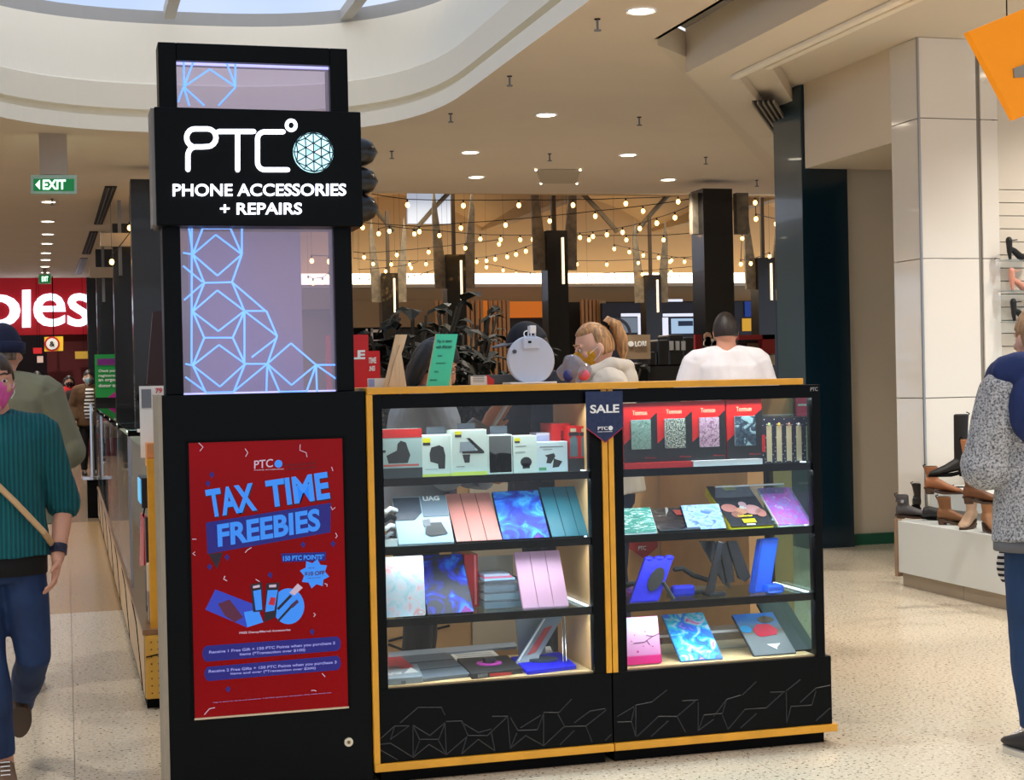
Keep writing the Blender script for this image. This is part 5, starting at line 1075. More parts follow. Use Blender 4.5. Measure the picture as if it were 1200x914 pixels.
for k, (y, z0, z1, c) in enumerate(((7.4, .48, .82, (26, 12, 14)), (7.32, .42, .62, (206, 190, 160)), (7.5, .38, .56, (60, 40, 36)), (7.28, .36, .50, (150, 130, 110)))):
    tag(recentre(MB().box(.335, .375+.01*k, y-.05, y+.05, z0, z1).build('hanging_pack', mat('hang%d' % k, c, .4), bevel=.004)), ['dark maroon pack hanging by the yellow post', 'cream pack hanging in front of the maroon pack', 'brown pack low beside the yellow post', 'small tan pack on the aisle counter sill'][k], 'packet')

# ================================================================== string lights
Mbulb = mat('bulb_glow', (255, 214, 150), .3, emit=7, ec=(255, 190, 100), sample=False); Mcap = mat('bulb_cap', (40, 30, 22), .5)
b0 = MB().sphere((0, 0, 0), (.028, .028, .034), 10, 7); bulb_me = b0.mesh('bulb'); bulb_me.materials.append(Mbulb)
for p in bulb_me.polygons: p.use_smooth = True
c0_ = MB().cyl((0, 0), .012, .03, .075, 8); cap_me = c0_.mesh('bulb_cap'); cap_me.materials.append(Mcap)
Mwire = mat('festoon_wire', (24, 18, 14), .6)
c7 = lambda L: [(400+x/4.615, 220+y/4.6125) for x, y in L]; c8 = lambda L: [(640+x/4.286, 220+y/4.2875) for x, y in L]; c5 = lambda L: [(180+x/2.611, 120+y/2.611) for x, y in L]
def string(label, pts, Y0s, Y1s, ends=(None, None)):
    n = len(pts); W3 = []
    if ends[0]: pts = [ends[0]]+pts
    if ends[1]: pts = pts+[ends[1]]
    xs_ = [p[0] for p in pts]; x0, x1 = min(xs_), max(xs_)
    for p in pts: W3.append(onY(p[0], p[1], Y0s+(Y1s-Y0s)*((p[0]-x0)/max(1, x1-x0))))
    root = thing('string_lights', label, 'string lights', W3[0], 0, 'festoon strings over the food hall')
    wire = []
    for i, p in enumerate(W3):
        up = p+Vector((0, 0, .072)); wire.append(up)
        if i+1 < len(W3): wire.append(up.lerp(W3[i+1]+Vector((0, 0, .072)), .5)-Vector((0, 0, .02*(W3[i+1]-p).length/1.0*.3)))
    MB().tube(wire, .006, 5).build('wire', Mwire, root)
    for e in (0, -1): MB().tube([wire[e], Vector((wire[e].x, wire[e].y, .95+(4.75+(wire[e].y-18.4)*.151 if wire[e].y < 26 else 5.9-(wire[e].y-26)*.056)))], .002, 4).build('hanging_wire', Mwire, root)
    a = 1 if ends[0] else 0
    for p in W3[a:a+n]:
        o = bpy.data.objects.new('bulb', bulb_me); COL.objects.link(o); o.parent = root; o.location = p-root.location
        o2 = bpy.data.objects.new('bulb_cap', cap_me); COL.objects.link(o2); o2.parent = o
string('top string of lights running level just under the ceiling edge', c7([(358, 93), (660, 97), (960, 95)])+c8([(135, 87), (400, 80), (663, 70)]), 19.6, 19.6, ((436, 234), (810, 231)))
string('long string rising from the sign tower to the widest pillar', c7([(115, 215), (422, 237), (647, 218), (888, 202), (1127, 180)])+c8([(247, 143), (487, 117), (740, 80)]), 22, 20)
string('string of lights sagging right from the sign to the second widest pillar', c7([(202, 248), (260, 235), (395, 250), (530, 258), (752, 277), (862, 280), (968, 281), (1035, 280)]), 22, 24)
string('string of widely spaced lights rising across the left half of the hall', c7([(123, 376), (300, 363), (472, 348), (670, 326), (853, 305)]), 26, 24, ((414, 300), (590, 284)))
string('level string of lights low over the leftmost pillar', c7([(172, 412), (270, 415), (369, 415), (458, 413), (527, 410)]), 28, 28, ((414, 307), (525, 309)))
string('short low string rising towards the leftmost tall pillar', c7([(240, 452), (378, 434)]), 30, 28, ((420, 320), (490, 311)))
string('string fanning down to the leftmost black pillar', c7([(322, 500), (362, 497), (397, 492), (430, 487), (467, 475), (508, 463), (550, 452)]), 31, 27)
string('string rising from the third pillar up to the second widest pillar', c7([(672, 408), (688, 405), (732, 400), (785, 395), (832, 386), (897, 374), (945, 361), (998, 343), (1062, 320), (1083, 325)]), 27, 22.5)
string('steep string climbing right to the widest pillar', c8([(105, 253), (170, 250), (235, 245), (305, 236), (384, 224), (470, 205), (556, 178), (647, 150), (740, 110)]), 23, 18.5)
string('level string of three lights meeting the widest pillar low', c8([(215, 262), (403, 262), (590, 262)]), 24, 22, ((660, 279), (826, 277)))
string('string curving down right behind the widest pillar', c8([(342, 307), (418, 323), (488, 340), (565, 352), (630, 365), (695, 372), (755, 377), (783, 363)]), 25, 28)
string('level string low across the right half of the hall', c8([(155, 385), (305, 386), (463, 378), (622, 372)]), 28, 28, ((668, 308), (826, 304)))
string('lower string rising gently to the widest pillar', c8([(207, 453), (343, 443), (483, 435), (627, 423), (768, 410)]), 31, 28)
string('lowest string of lights in front of the cove light on the right', c8([(155, 475), (175, 468), (236, 471), (287, 471), (348, 471), (403, 467), (452, 462), (625, 460), (672, 455), (725, 457), (780, 452)]), 35, 33)
string('string dipping right between the third and second widest pillars', c7([(785, 430), (875, 447), (945, 465), (1022, 477), (1095, 487)]), 29, 32)
string('low left string in front of the cove light', c7([(100, 505), (150, 510), (198, 497), (292, 497)]), 34, 34)
string('right end string beside the dark navy column, upper', c8([(1050, 75), (1054, 157), (1155, 182)]), 19.8, 20.5)
string('right end string beside the dark navy column, lower', c8([(985, 255), (978, 384), (1028, 381), (1122, 345)]), 23, 25)
string('string seen through the tower glass, upper bulbs', c5([(484, 485), (537, 487), (550, 407)]), 20, 20)
string('string seen through the tower glass, lower bulbs', c5([(473, 545), (488, 553), (517, 550), (537, 535)]), 24, 24)
string('lights at the corridor edge above the pale box signs', [(152, 267), (160, 270), (131, 307)], 19.0, 19.4)

# ================================================================== shops at the back of the food hall
YB2 = 36.0
def panel_thing(name, label, cat, c4, Y, m, D=.1, extra=()):
    a, b = onY(c4[0], c4[3], Y), onY(c4[2], c4[1], Y)
    o = thing(name, label, cat, ((a.x+b.x)/2, Y+D/2, a.z)); MB().box(a.x, b.x, Y, Y+D, a.z, b.z).build('panel', m, o)
    for nm, mm, e4, off in extra:
        p, q = onY(e4[0], e4[3], Y-off), onY(e4[2], e4[1], Y-off); MB().box(p.x, q.x, Y-off, Y-off+.03, p.z, q.z).build(nm, mm, o)
    return o
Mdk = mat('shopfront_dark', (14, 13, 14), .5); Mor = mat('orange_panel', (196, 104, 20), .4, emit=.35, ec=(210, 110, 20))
a, b = onY(405, 520, YB2+1.2), onY(930, 352, YB2+1.2)
bd = thing('food_stall_fronts', 'long dark food stall fronts along the back of the hall', 'storefront', ((a.x+b.x)/2, YB2+1.3, 0)); MB().box(a.x, b.x, YB2+1.2, YB2+1.4, 0, b.z).build('dark_front', Mdk, bd)
panel_thing('stall_panel', 'beige stall panel at the far left of the hall behind the sale cards', 'panel', (405, 352, 509, 384), YB2+1, mat('stall_beige', (156, 132, 100), .6), .2)
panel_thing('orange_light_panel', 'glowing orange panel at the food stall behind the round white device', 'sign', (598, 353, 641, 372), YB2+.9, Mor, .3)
fs = thing('timber_fins', 'row of upright timber fins in front of the orange lit stall', 'screen', (onY(570, 380, YB2).x, YB2, 0))
Mfin = mat('fin_timber', (176, 130, 84), .5)
for px in (512, 517.5, 523): a = onY(px, 380, YB2); MB().box(a.x-.035, a.x+.035, YB2, YB2+.12, 0, onY(px, 352, YB2).z).build('fin', Mfin, fs)
for px in (549, 554, 559.5, 565, 575, 580.5, 586, 591, 596): a = onY(px, 380, YB2); MB().box(a.x-.035, a.x+.035, YB2, YB2+.12, 0, onY(px, 352, YB2).z).build('fin', Mfin, fs)
panel_thing('orange_light_panel', 'orange lit wall glimpsed between the timber fins', 'sign', (560, 352, 597, 373), YB2+.95, Mor, .25); panel_thing('red_light_panel', 'dim red wall low behind the timber fins', 'panel', (577, 385, 594, 412), YB2+.9, mat('dim_red', (110, 40, 18), .5, emit=.1), .33)
f2 = thing('timber_fins', 'shorter set of upright timber fins above the ponytail woman', 'screen', (onY(690, 380, YB2).x, YB2, 0))
for px in (683, 687.5, 692, 696.5, 701): a = onY(px, 365, YB2); MB().box(a.x-.03, a.x+.03, YB2, YB2+.12, 0, onY(px, 351, YB2).z).build('fin', Mfin, f2)
a = onY(706, 365, YB2); MB().box(a.x-.09, a.x+.09, YB2, YB2+.1, 0, onY(706, 352, YB2).z).build('edge_board', mat('edge_cream', (186, 164, 126), .6), f2)
ns = thing('navy_stall', 'dark navy food stall with bright white menu displays', 'storefront', (onY(780, 400, YB2-.2).x, YB2-.2, 0))
a, b = onY(709, 520, YB2-.2), onY(925, 353.5, YB2-.2); MB().box(a.x, b.x, YB2-.2, YB2-.05, 0, b.z).build('fascia', mat('stall_navy', (12, 14, 34), .4), ns)
def dsp(nm, c4, m, o=.22): 
    p, q = onY(c4[0], c4[3], YB2-o), onY(c4[2], c4[1], YB2-o); MB().box(p.x, q.x, YB2-o, YB2-o+.02, p.z, q.z).build(nm, m, ns)
Mwl = mat('menu_glow', (206, 212, 230), .4, emit=.6, ec=(214, 220, 240), sample=False); Mgl = mat('menu_grey', (120, 132, 146), .4, emit=.3, ec=(120, 140, 160), sample=False)
dsp('light_strip', (728, 367, 760, 371), Mwl); dsp('menu_screen', (728, 372, 747, 390), Mgl); dsp('menu_screen', (748, 370, 759, 392), Mwl)
dsp('light_strip', (777, 367, 826, 371), Mwl); dsp('menu_screen', (777, 372, 783, 400), Mwl); dsp('menu_screen', (787, 373, 816, 391), mat('menu_blue', (150, 180, 206), .4, emit=.5, ec=(160, 190, 220), sample=False)); dsp('menu_screen', (816, 370, 826, 398), Mwl)
dsp('dark_figure', (795, 376, 812, 382), mat('menu_ink', (40, 60, 100), .5), .23)
dsp('blue_sign', (873, 353, 893, 371), mat('sign_blue', (10, 54, 140), .5, emit=.25), .24); dsp('yellow_sign', (870, 373, 888, 388), mat('sign_gold', (214, 160, 40), .5, emit=.3), .24)
dsp('white_mark', (778, 350.5, 800, 353.5), Mwl, .24)
MB().loft([[(onY(718, 392, YB2).x+r*math.cos(PI*k/14), YB2-.23, onY(718, 392, YB2).z+r*math.sin(PI*k/14)) for k in range(15)] for r in (.32, .40)], caps=False, closed=False).build('arc_emblem', mat('emblem_grey', (70, 74, 90), .5), ns)
cb2 = panel_thing('cafe_board', 'brown cafe board with white name beside the ponytail woman', 'sign', (732, 392, 762, 421), 16, mat('cafe_tan', (140, 118, 92), .6), .08)
text_px('lettering', 'LORI', (744, 406), (757, 405.5), (744, 400), 15.98, M_letter2, cb2, .02, .01); p = onY(739.5, 403, 15.98); MB().ycyl((p.x, p.z), .03, 15.975, 16).build('round_mark', M_letter2, cb2)
MB().box(p.x+.0, p.x+.2, 16.02, 16.06, 0, 1.5).build('leg', M_matt, cb2)
rf = thing('red_kiosk', 'dark red framed stall to the right of the white shirt man', 'storefront', (onY(890, 420, 14).x, 14, 0))
def rbx(nm, c4, m, Y=14.0, D=.1): 
    p, q = onY(c4[0], c4[3], Y), onY(c4[2], c4[1], Y); MB().box(p.x, q.x, Y, Y+D, p.z, q.z).build(nm, m, rf)
Mdr = mat('kiosk_red', (124, 12, 16), .5)
rbx('top_rail', (866, 392, 908, 398), Mdr); rbx('side_panel', (894, 392, 908, 415), Mdr); p, q = onY(866, 470, 14), onY(908, 440, 14); MB().box(p.x, q.x, 14, 14.25, 0, q.z).build('lower_panel', Mdk, rf); MB().box(q.x-.04, q.x, 14.05, 14.12, q.z, onY(900, 420, 14).z+.1).build('upright', Mdk, rf); rbx('dark_opening', (866, 398, 894, 450), mat('opening_dark', (24, 14, 14), .6), 14.12)
rbx('pale_print', (895, 416, 908, 428), mat('pale_print', (150, 140, 120), .6), 13.98, .02); rbx('round_photo', (877, 402, 893, 416), mat('photo_brown', (96, 74, 60), .6), 14.08, .02)
rf2 = thing('red_pillar_wrap', 'dark red banner standing left of the white shirt man', 'banner', (onY(821, 420, 15).x, 15, 0)); p, q = onY(816, 450, 15), onY(826, 392, 15); MB().box(p.x, q.x, 15, 15.05, 0, q.z).build('banner', Mdr, rf2)
fl_ = thing('flower_print', 'black banner with cream flower print left of the white shirt man', 'banner', (onY(836, 420, 14.6).x, 14.6, 0)); p, q = onY(826, 450, 14.6), onY(848, 390, 14.6); MB().box(p.x, q.x, 14.6, 14.65, 0, q.z).build('banner', M_matt, fl_)
for k in range(16):
    a = onY(random.uniform(827, 847), random.uniform(393, 414), 14.59); MB().ycyl((a.x, a.z), random.uniform(.025, .05), 14.585, 14.6, 7).build('petal', mat('petal%d' % (k % 3), ((206, 186, 160), (176, 140, 116), (226, 214, 196))[k % 3], .6), fl_)
# dark machines on stall counters
mc = thing('coffee_counter', 'dark stall counter crowded with black machines below the bright menus', 'counter', (onY(785, 430, 16.2).x, 16.2, 0))
p, q = onY(700, 470, 16.2), onY(830, 428, 16.2); MB().box(p.x, q.x, 16.2, 16.8, 0, q.z).build('counter', Mdk, mc)
for px, w, t in ((778, 14, 398), (793, 18, 392), (808, 14, 395), (765, 10, 412), (822, 9, 405), (750, 8, 425)):
    a, b = onY(px-w/2, 430, 16.3), onY(px+w/2, t, 16.3); MB().box(a.x, b.x, 16.3, 16.65, q.z-.001, b.z).build('machine', mat('machine_black', (20, 20, 22), .3), mc, bevel=.02)
for px in (787, 794, 801): a = onY(px, 405, 16.28); MB().box(a.x-.02, a.x+.02, 16.27, 16.3, a.z-.05, a.z+.05).build('dial', mat('dial_grey', (150, 150, 150), .4), mc)
ls_ = panel_thing('letter_sign', 'black board with white outlined letters at the far left of the hall', 'sign', (414, 384, 452, 440), 24, M_matt, .1, [('outline', M_letter2, (429, 385, 431, 399), .02), ('outline', M_letter2, (425, 398, 431, 399.5), .02), ('outline', M_letter2, (435, 385, 437, 399), .02), ('outline', M_letter2, (435, 398, 447, 399.5), .02), ('outline', M_letter2, (435, 386, 447, 389.5), .02)])
MB().box(ls_.location.x-.05, ls_.location.x+.05, 24.02, 24.1, 0, ls_.location.z).build('leg', M_matt, ls_)
# foliage
Mleaf = mat('leaf_dark', (9, 16, 9), .6, var=.3, vscale=20, spec=.2); Mleaf2 = mat('leaf_dry', (60, 54, 34), .6)
def plant(label, cx, Y, base_z, n, R_, H_, seed, big=.28, m=Mleaf):
    rnd = random.Random(seed); t = thing('potted_plant', label, 'plant', (cx, Y, base_z))
    pot = MB().loft([[(cx+r*math.cos(2*PI*k/14), Y+r*math.sin(2*PI*k/14), z) for k in range(14)] for r, z in ((.2, base_z), (.26, base_z+.4))]).build('pot', M_matt, t)
    stems = MB(); small = MB()
    for i in range(n):
        a = rnd.uniform(0, 2*PI); tilt = rnd.uniform(.1, 1.0); Lh = rnd.uniform(.45, 1)*H_
        b = Vector((cx+.08*math.cos(a), Y+.08*math.sin(a), base_z+.38)); e = b+Vector((math.cos(a)*tilt*R_, math.sin(a)*tilt*R_, Lh))
        stems.tube([b, b.lerp(e, .5)+Vector((0, 0, .1)), e], .012, 5)
        for j in range(5):
            f = .35+.65*j/4; p = b.lerp(e, f); aa = a+rnd.uniform(-1.5, 1.5); L = big*rnd.uniform(.6, 1.2)
            d = Vector((math.cos(aa), math.sin(aa), rnd.uniform(-.5, .5))).normalized(); s = d.cross(Vector((0, 0, 1))).normalized(); w = L*.26; u = s.cross(d)
            pts = [p, p+d*L*.35+s*w+u*.03, p+d*L*.75+s*w*.7+u*.02, p+d*L-u*.04, p+d*L*.75-s*w*.7+u*.02, p+d*L*.35-s*w+u*.03]
            lf = MB().add(pts+[p+d*L*.5+u*.05], [(0, 1, 6), (1, 2, 6), (2, 3, 6), (3, 4, 6), (4, 5, 6), (5, 0, 6)])
            lf.build('leaf', m if rnd.random() > .08 else Mleaf2, t)
    stems.build('stem', mat('stem_brown', (50, 42, 28), .6), t)
xx = onY(484, 420, 12.4); plant('tall dark leafy plant behind the two timber sign stands', xx.x, 12.4, .35, 26, .36, 1.42, 3)
xx = onY(536, 420, 13.4); plant('bushy dark plant behind the mint green leaflet', xx.x, 13.4, .35, 32, .42, 1.32, 4, .24)
xx = onY(590, 430, 14.4); plant('low dark shrub left of the round white device', xx.x, 14.4, .35, 22, .4, 1.0, 5, .2)
xx = onY(725, 430, 14.4); plant('low dark shrub behind the ponytail woman', xx.x, 14.5, .3, 10, .35, .85, 6, .18)
pb = tag(recentre(MB().box(onY(450, 470, 12.6).x, onY(625, 470, 14).x, 12.0, 14.8, 0, .35).build('planter_bench', Mdk)), 'long black planter bench under the dark plants', 'planter')
pb2 = tag(recentre(MB().box(onY(715, 470, 14.4).x, onY(735, 470, 14.4).x+.2, 14.1, 14.9, 0, .3).build('planter_bench', Mdk)), 'small black planter box under the low shrub behind the ponytail woman', 'planter')
# green check-in poster in the corridor
gp_ = thing('check_poster', 'green poster with white words on the corridor pillar', 'poster', onY(125, 470, 23.8))
a, b = onY(112, 466, 23.8), onY(139, 415, 23.8); MB().box(a.x, b.x, 23.8, 23.85, a.z, b.z).build('board', mat('poster_green', (18, 120, 52), .5, emit=.2), gp_); MB().box(a.x, b.x, 23.86, 24.2, 0, a.z).build('plinth', Mdk, gp_)
a2, b2 = onY(114, 428, 23.78), onY(135, 420, 23.78); MB().box(a2.x, b2.x, 23.78, 23.8, a2.z, b2.z).build('purple_band', mat('band_purple', (96, 24, 100), .5, emit=.15), gp_)
a2, b2 = onY(126, 466, 23.78), onY(139, 456, 23.78); MB().prism([a2, (b2.x, 23.78, a2.z), b2], (0, .02, 0)).build('magenta_shape', mat('shape_magenta', (150, 20, 110), .5, emit=.15), gp_)
for k, s in enumerate(('Check your', 'registered', 'an organ', 'donor to')): text_px('lettering', s, (115.5, 437+k*5.6), (137, 436.6+k*5.6), (115.5, 433+k*5.6), 23.78, M_letter2, gp_, .02, .005)

# ================================================================== people
def head_dir(d, k=1.0):
    x, y, z = d
    X, Y, Z = x*.074, y*.096, z*.118
    if z < 0: X *= 1-.34*z*z; Y *= (1-.40*z*z) if y > 0 else (1-.10*z*z)
    if y < 0: X *= 1-.10*(-y)**2
    return Vector((X*k, Y*k, Z*k))
def head_surface(fk, nu=28, nv=20):
    mb = MB(); rings = []
    for i in range(nv+1):
        t = -PI/2+PI*i/nv; cr = max(math.cos(t), .03); rg = []
        for k in range(nu):
            a = 2*PI*k/nu; d = (cr*math.cos(a), cr*math.sin(a), math.sin(t)); rg.append(head_dir(d, fk(d)))
        rings.append(rg)
    return mb.loft(rings)
def xf(mb, M): mb.v = [M @ v for v in mb.v]; return mb
SKIN = lambda n, c: mat('skin_'+n, c, .5, var=.04, vscale=15)
def person(label, loc, rz, h=1.7, vox=.008, lean=0.0, head=(0, 0), armL=None, armR=None, legL=None, legR=None, skin=(214, 164, 136), top=(90, 90, 90), topmat=None, sleeve=1.0, hem=.86,
           bottom=(30, 40, 70), botmat=None, shoe=(30, 30, 30), sole=(220, 215, 205), hair=(50, 36, 28), hairstyle='short', mask=None, width=1.0, bulk=.0, coat_len=None, shirt=None, hood=None, lower=True, legs_flare=0, curlL=.5, curlR=.5):
    s = h/1.7; root = thing('person', label, 'person', loc, rz)
    Mx = Matrix.Translation((0, 0, .95)) @ Matrix.Rotation(lean, 4, 'X') @ Matrix.Translation((0, 0, -.95))      # lean forward (towards -Y)
    T = lambda p: (Mx @ Vector(p))*s
    S = lambda p: Vector(p)*s
    aL = armL or [(.225*width, .02, 1.13), (.235*width, -.05, .89)]; aR = armR or [(-.225*width, .02, 1.13), (-.235*width, -.05, .89)]
    lL = legL or [(.10, -.01, .49), (.105, .02, .09)]; lR = legR or [(-.10, -.01, .49), (-.105, .02, .09)]
    shL, shR = Vector((.165*width, 0, 1.39)), Vector((-.165*width, 0, 1.39))
    secs = [(.84, .150, .105), (.93, .165, .118), (1.04, .150, .105), (1.16, .142, .100), (1.27, .158, .108), (1.36, .165, .100), (1.42, .110, .075), (1.46, .062, .058), (1.52, .054, .056)]
    def torso(mb, ss, g, z0=-9, z1=9, tf=T):
        rg = []
        for z, rx, ry in ss:
            if z0 <= z <= z1: rg.append([tf(((rx*width+g)*math.cos(2*PI*k/24), (ry+g)*math.sin(2*PI*k/24), z)) for k in range(24)])
        return mb.loft(rg)
    body = MB(); torso(body, secs, 0)
    for sh, arm in ((shL, aL), (shR, aR)):
        e, w = Vector(arm[0]), Vector(arm[1])
        body.tube([T((sh.x*.3, 0, 1.43)), T(sh)], [.05*s, .05*s], 12, True)
        body.tube([T(sh), T(sh.lerp(e, .5)), T(e), T(e.lerp(w, .4)), T(w)], [.052*s, .046*s, .039*s, .038*s, .026*s], 12, True)
    for lg, sx in ((lL, 1), (lR, -1)):
        hp = Vector((.088*sx, 0, .88)); k, a = Vector(lg[0]), Vector(lg[1])
        body.tube([S(hp), S(hp.lerp(k, .5)), S(k), S(k.lerp(a, .35)), S(a)], [.088*s, .074*s, .054*s, .054*s, .036*s], 12, True)
    # hands
    def hand(arm, side, curl):
        e, w = T(arm[0]), T(arm[1]); d = (w-e).normalized(); side_v = Vector((1, 0, 0)) if abs(d.x) < .8 else Vector((0, 1, 0))
        nrm = (d.cross(side_v)).normalized(); acr = nrm.cross(d).normalized()      # acr across the palm, nrm palm normal
        fw = Vector((0, -1, 0)); fw = fw-d*fw.dot(d)
        if fw.length > .2: acr = fw.normalized(); nrm = acr.cross(d).normalized()*side
        for f in (-1, 0, 1): body.tube([w-d*.01*s, w+acr*.022*f*s+d*.045*s, w+acr*.026*f*s+d*.082*s], [.021*s, .017*s, .013*s], 8, True)
        for i, L in enumerate((.066, .078, .074, .058)):
            o = (1.5-i)*.0185*s; b = w+d*.078*s+acr*o; m1 = b+(d*math.cos(curl*.6)+nrm*math.sin(curl*.6))*L*.5*s; m2 = m1+(d*math.cos(curl*1.5)+nrm*math.sin(curl*1.5))*L*.5*s
            body.tube([b, m1, m2], [.0092*s, .0086*s, .0072*s], 8, True)
        b = w+d*.025*s+acr*.026*s; m1 = b+(d*.6+acr*.75+nrm*.3).normalized()*.035*s; m2 = m1+(d*.9+acr*.25+nrm*.35).normalized()*.03*s
        body.tube([b, m1, m2], [.013*s, .0105*s, .0085*s], 8, True)
    hand(aL, -1, curlL); hand(aR, 1, curlR)
    # head with face
    yaw, pitch = head
    HM = Matrix.Translation(T((0, -.018, 1.585))) @ Matrix.Rotation(lean*.5, 4, 'X') @ Matrix.Rotation(yaw, 4, 'Z') @ Matrix.Rotation(pitch, 4, 'X') @ Matrix.Scale(s, 4)
    hd = head_surface(lambda d: 1.0)
    hd.tube([(0, -.086, .022), (0, -.101, -.012), (0, -.106, -.026)], [.008, .0115, .013], 8, True)
    hd.sphere((0, -.094, -.029), (.017, .012, .008), 10, 6)
    for sx in (-1, 1):
        hd.sphere((sx*.074, .006, -.008), (.010, .020, .031), 10, 8); hd.sphere((sx*.030, -.080, .026), (.024, .012, .008), 10, 6); hd.sphere((sx*.04, -.066, -.02), (.024, .02, .02), 10, 6)
    hd.sphere((0, -.084, -.058), (.022, .012, .009), 10, 6); hd.sphere((0, -.074, -.098), (.022, .018, .015), 10, 6)
    xf(hd, HM); b0 = len(body.v); body.v += hd.v; body.f += [tuple(i+b0 for i in f) for f in hd.f]
    me = remesh(body, vox, 3); Msk = SKIN('%d_%d_%d' % skin, skin)
    put('body', me, Msk, root, True)
    for sx in (-1, 1):
        xf(MB().sphere((sx*.030, -.0865, .008), (.0125, .006, .007), 10, 6), HM).build('eye', mat('eye_white', (226, 220, 214), .3), root, local=True, smooth=True)
        xf(MB().sphere((sx*.030, -.0915, .008), (.006, .003, .006), 10, 6), HM).build('iris', mat('iris_dark', (40, 28, 20), .3), root, local=True, smooth=True)
        xf(MB().tube([(sx*.046, -.082, .034), (sx*.030, -.092, .038), (sx*.015, -.093, .033)], [.003, .004, .003], 6, True), HM).build('eyebrow', mat('brow_%d_%d_%d' % hair, hair, .7), root, local=True, smooth=True)
    if not mask: xf(MB().sphere((0, -.093, -.058), (.020, .007, .0065), 10, 6), HM).build('lips', mat('lips', (186, 100, 92), .45), root, local=True, smooth=True)
    # hair / headwear
    Mh = ramp('hair_%d_%d_%d' % hair, [(.3, tuple(int(q*.65) for q in hair)), (.7, tuple(min(255, int(q*1.2)) for q in hair))], 60, 3, .5, .5, stretch=(1, 1, .2), bump=.4)
    def hk(d):
        x, y, z = d
        front = y < -.25 and z < .52-.25*abs(x)
        if hairstyle == 'pony': front = y < -.12 and z < .66
        low = z < (-.25 if hairstyle in ('short', 'cap', 'beanie') else -.45) and True
        if front or low or (y < .05 and z < .05): return .90
        return 1.10 if hairstyle != 'pony' else 1.07
    xf(head_surface(hk, 36, 26), HM).build('hair', Mh, root, local=True, smooth=True)
    if hairstyle == 'pony':
        pt_ = MB().tube([(0, .065, .080), (0, .105, .10), (0, .135, .07), (0, .142, .0), (0, .13, -.06), (0, .12, -.10)], [.020, .028, .033, .034, .028, .010], 12, True)
        xf(pt_, HM).build('ponytail', Mh, root, local=True, smooth=True)
        xf(MB().tube([(0, .078, .082), (0, .092, .094)], [.026, .026], 10), HM).build('hair_tie', M_matt, root, local=True)
    if hairstyle == 'bun': xf(MB().sphere((0, .1, .05), .05, 12, 8), HM).build('bun', Mh, root, local=True, smooth=True)
    if hairstyle == 'long':
        lo = MB()
        for sx in (-1, -.4, .4, 1): lo.tube([(sx*.06, .05, .05), (sx*.082, .06, -.06), (sx*.085, .05, -.17)], [.04, .042, .02], 10, True)
        xf(lo, HM).build('long_hair', Mh, root, local=True, smooth=True)
    if hairstyle == 'beanie':
        xf(head_surface(lambda d: 1.17+.05*max(0, d[2]) if d[2] > .12 else .9, 36, 26), HM).build('beanie', mat('beanie_navy', (14, 22, 52), .9, bump=.4, bscale=150), root, local=True, smooth=True)
        xf(MB().loft([[(r*.083*math.cos(2*PI*k/28), r*.107*math.sin(2*PI*k/28), z) for k in range(28)] for z, r in ((.0, .95), (.0, 1.12), (.05, 1.14), (.055, .98))], caps=False), HM).build('beanie_cuff', mat('beanie_cuff', (18, 28, 62), .9, bump=.5, bscale=200), root, local=True, smooth=True)
    if hairstyle == 'cap':
        Mc = mat('cap_navy', (14, 16, 30), .8)
        xf(head_surface(lambda d: 1.16 if d[2] > .30 else .9, 36, 26), HM).build('cap', Mc, root, local=True, smooth=True)
        br = MB(); rg = []
        for t in range(9):
            a = PI+PI*t/8; rg.append((.078*math.cos(a), -.05+.02*0+.125*math.sin(a)*1.0))
        br.prism([(x, y, .050) for x, y in rg]+[(.07*math.cos(PI-PI*0), -.05, .055)][:0], (0, 0, .007)); xf(br, HM).build('cap_brim', mat('brim_grey', (96, 98, 104), .7), root, local=True)
        for sx in (-1, 1): xf(MB().tube([(sx*(.070-.006*math.sin(2*PI*k/16)), -.025+.018*math.cos(2*PI*k/16), .080+.016*math.sin(2*PI*k/16)) for k in range(17)], .003, 5), HM).build('cap_emblem', M_letter2, root, local=True)
    if mask:
        def mk(d):
            x, y, z = d
            if y < -.28 and -.93 < z < -.06+.10*(1-abs(x)): return 1.055+(.13 if abs(x) < .25 and z > -.55 else .07)*max(0, 1-abs(x)*1.6)
            return .85
        xf(head_surface(mk, 40, 32), HM).build('face_mask', mask, root, local=True, smooth=True)
        for sx in (-1, 1): xf(MB().tube([(sx*.066, -.05, -.02), (sx*.079, -.01, -.0), (sx*.082, .014, -.01), (sx*.078, -.01, -.04), (sx*.062, -.04, -.06)], .0016, 5), HM).build('mask_loop', M_white, root, local=True)
    # clothing
    if lower:
        pants = MB(); torso(pants, [(.80, .140, .112), (.86, .162, .118), (.93, .168, .122), (1.0, .160, .114)], .010, tf=S)
        for lg, sx in ((lL, 1), (lR, -1)):
            hp = Vector((.088*sx, 0, .87)); k, a = Vector(lg[0]), Vector(lg[1]); a2 = k.lerp(a, .93); fl_x = legs_flare
            pants.tube([S(hp), S(hp.lerp(k, .5)), S(k), S(k.lerp(a, .4)), S(a2)], [.102*s, .087*s, .068*s, (.066+fl_x*.5)*s, (.054+fl_x)*s], 14, False)
        pm = remesh(pants, max(vox, .008), 3, .007, 9, h)
        put('trousers', pm, botmat or mat('cloth_%d_%d_%d' % bottom, bottom, .85, var=.12, vscale=9, bump=.1, bscale=180), root, True)
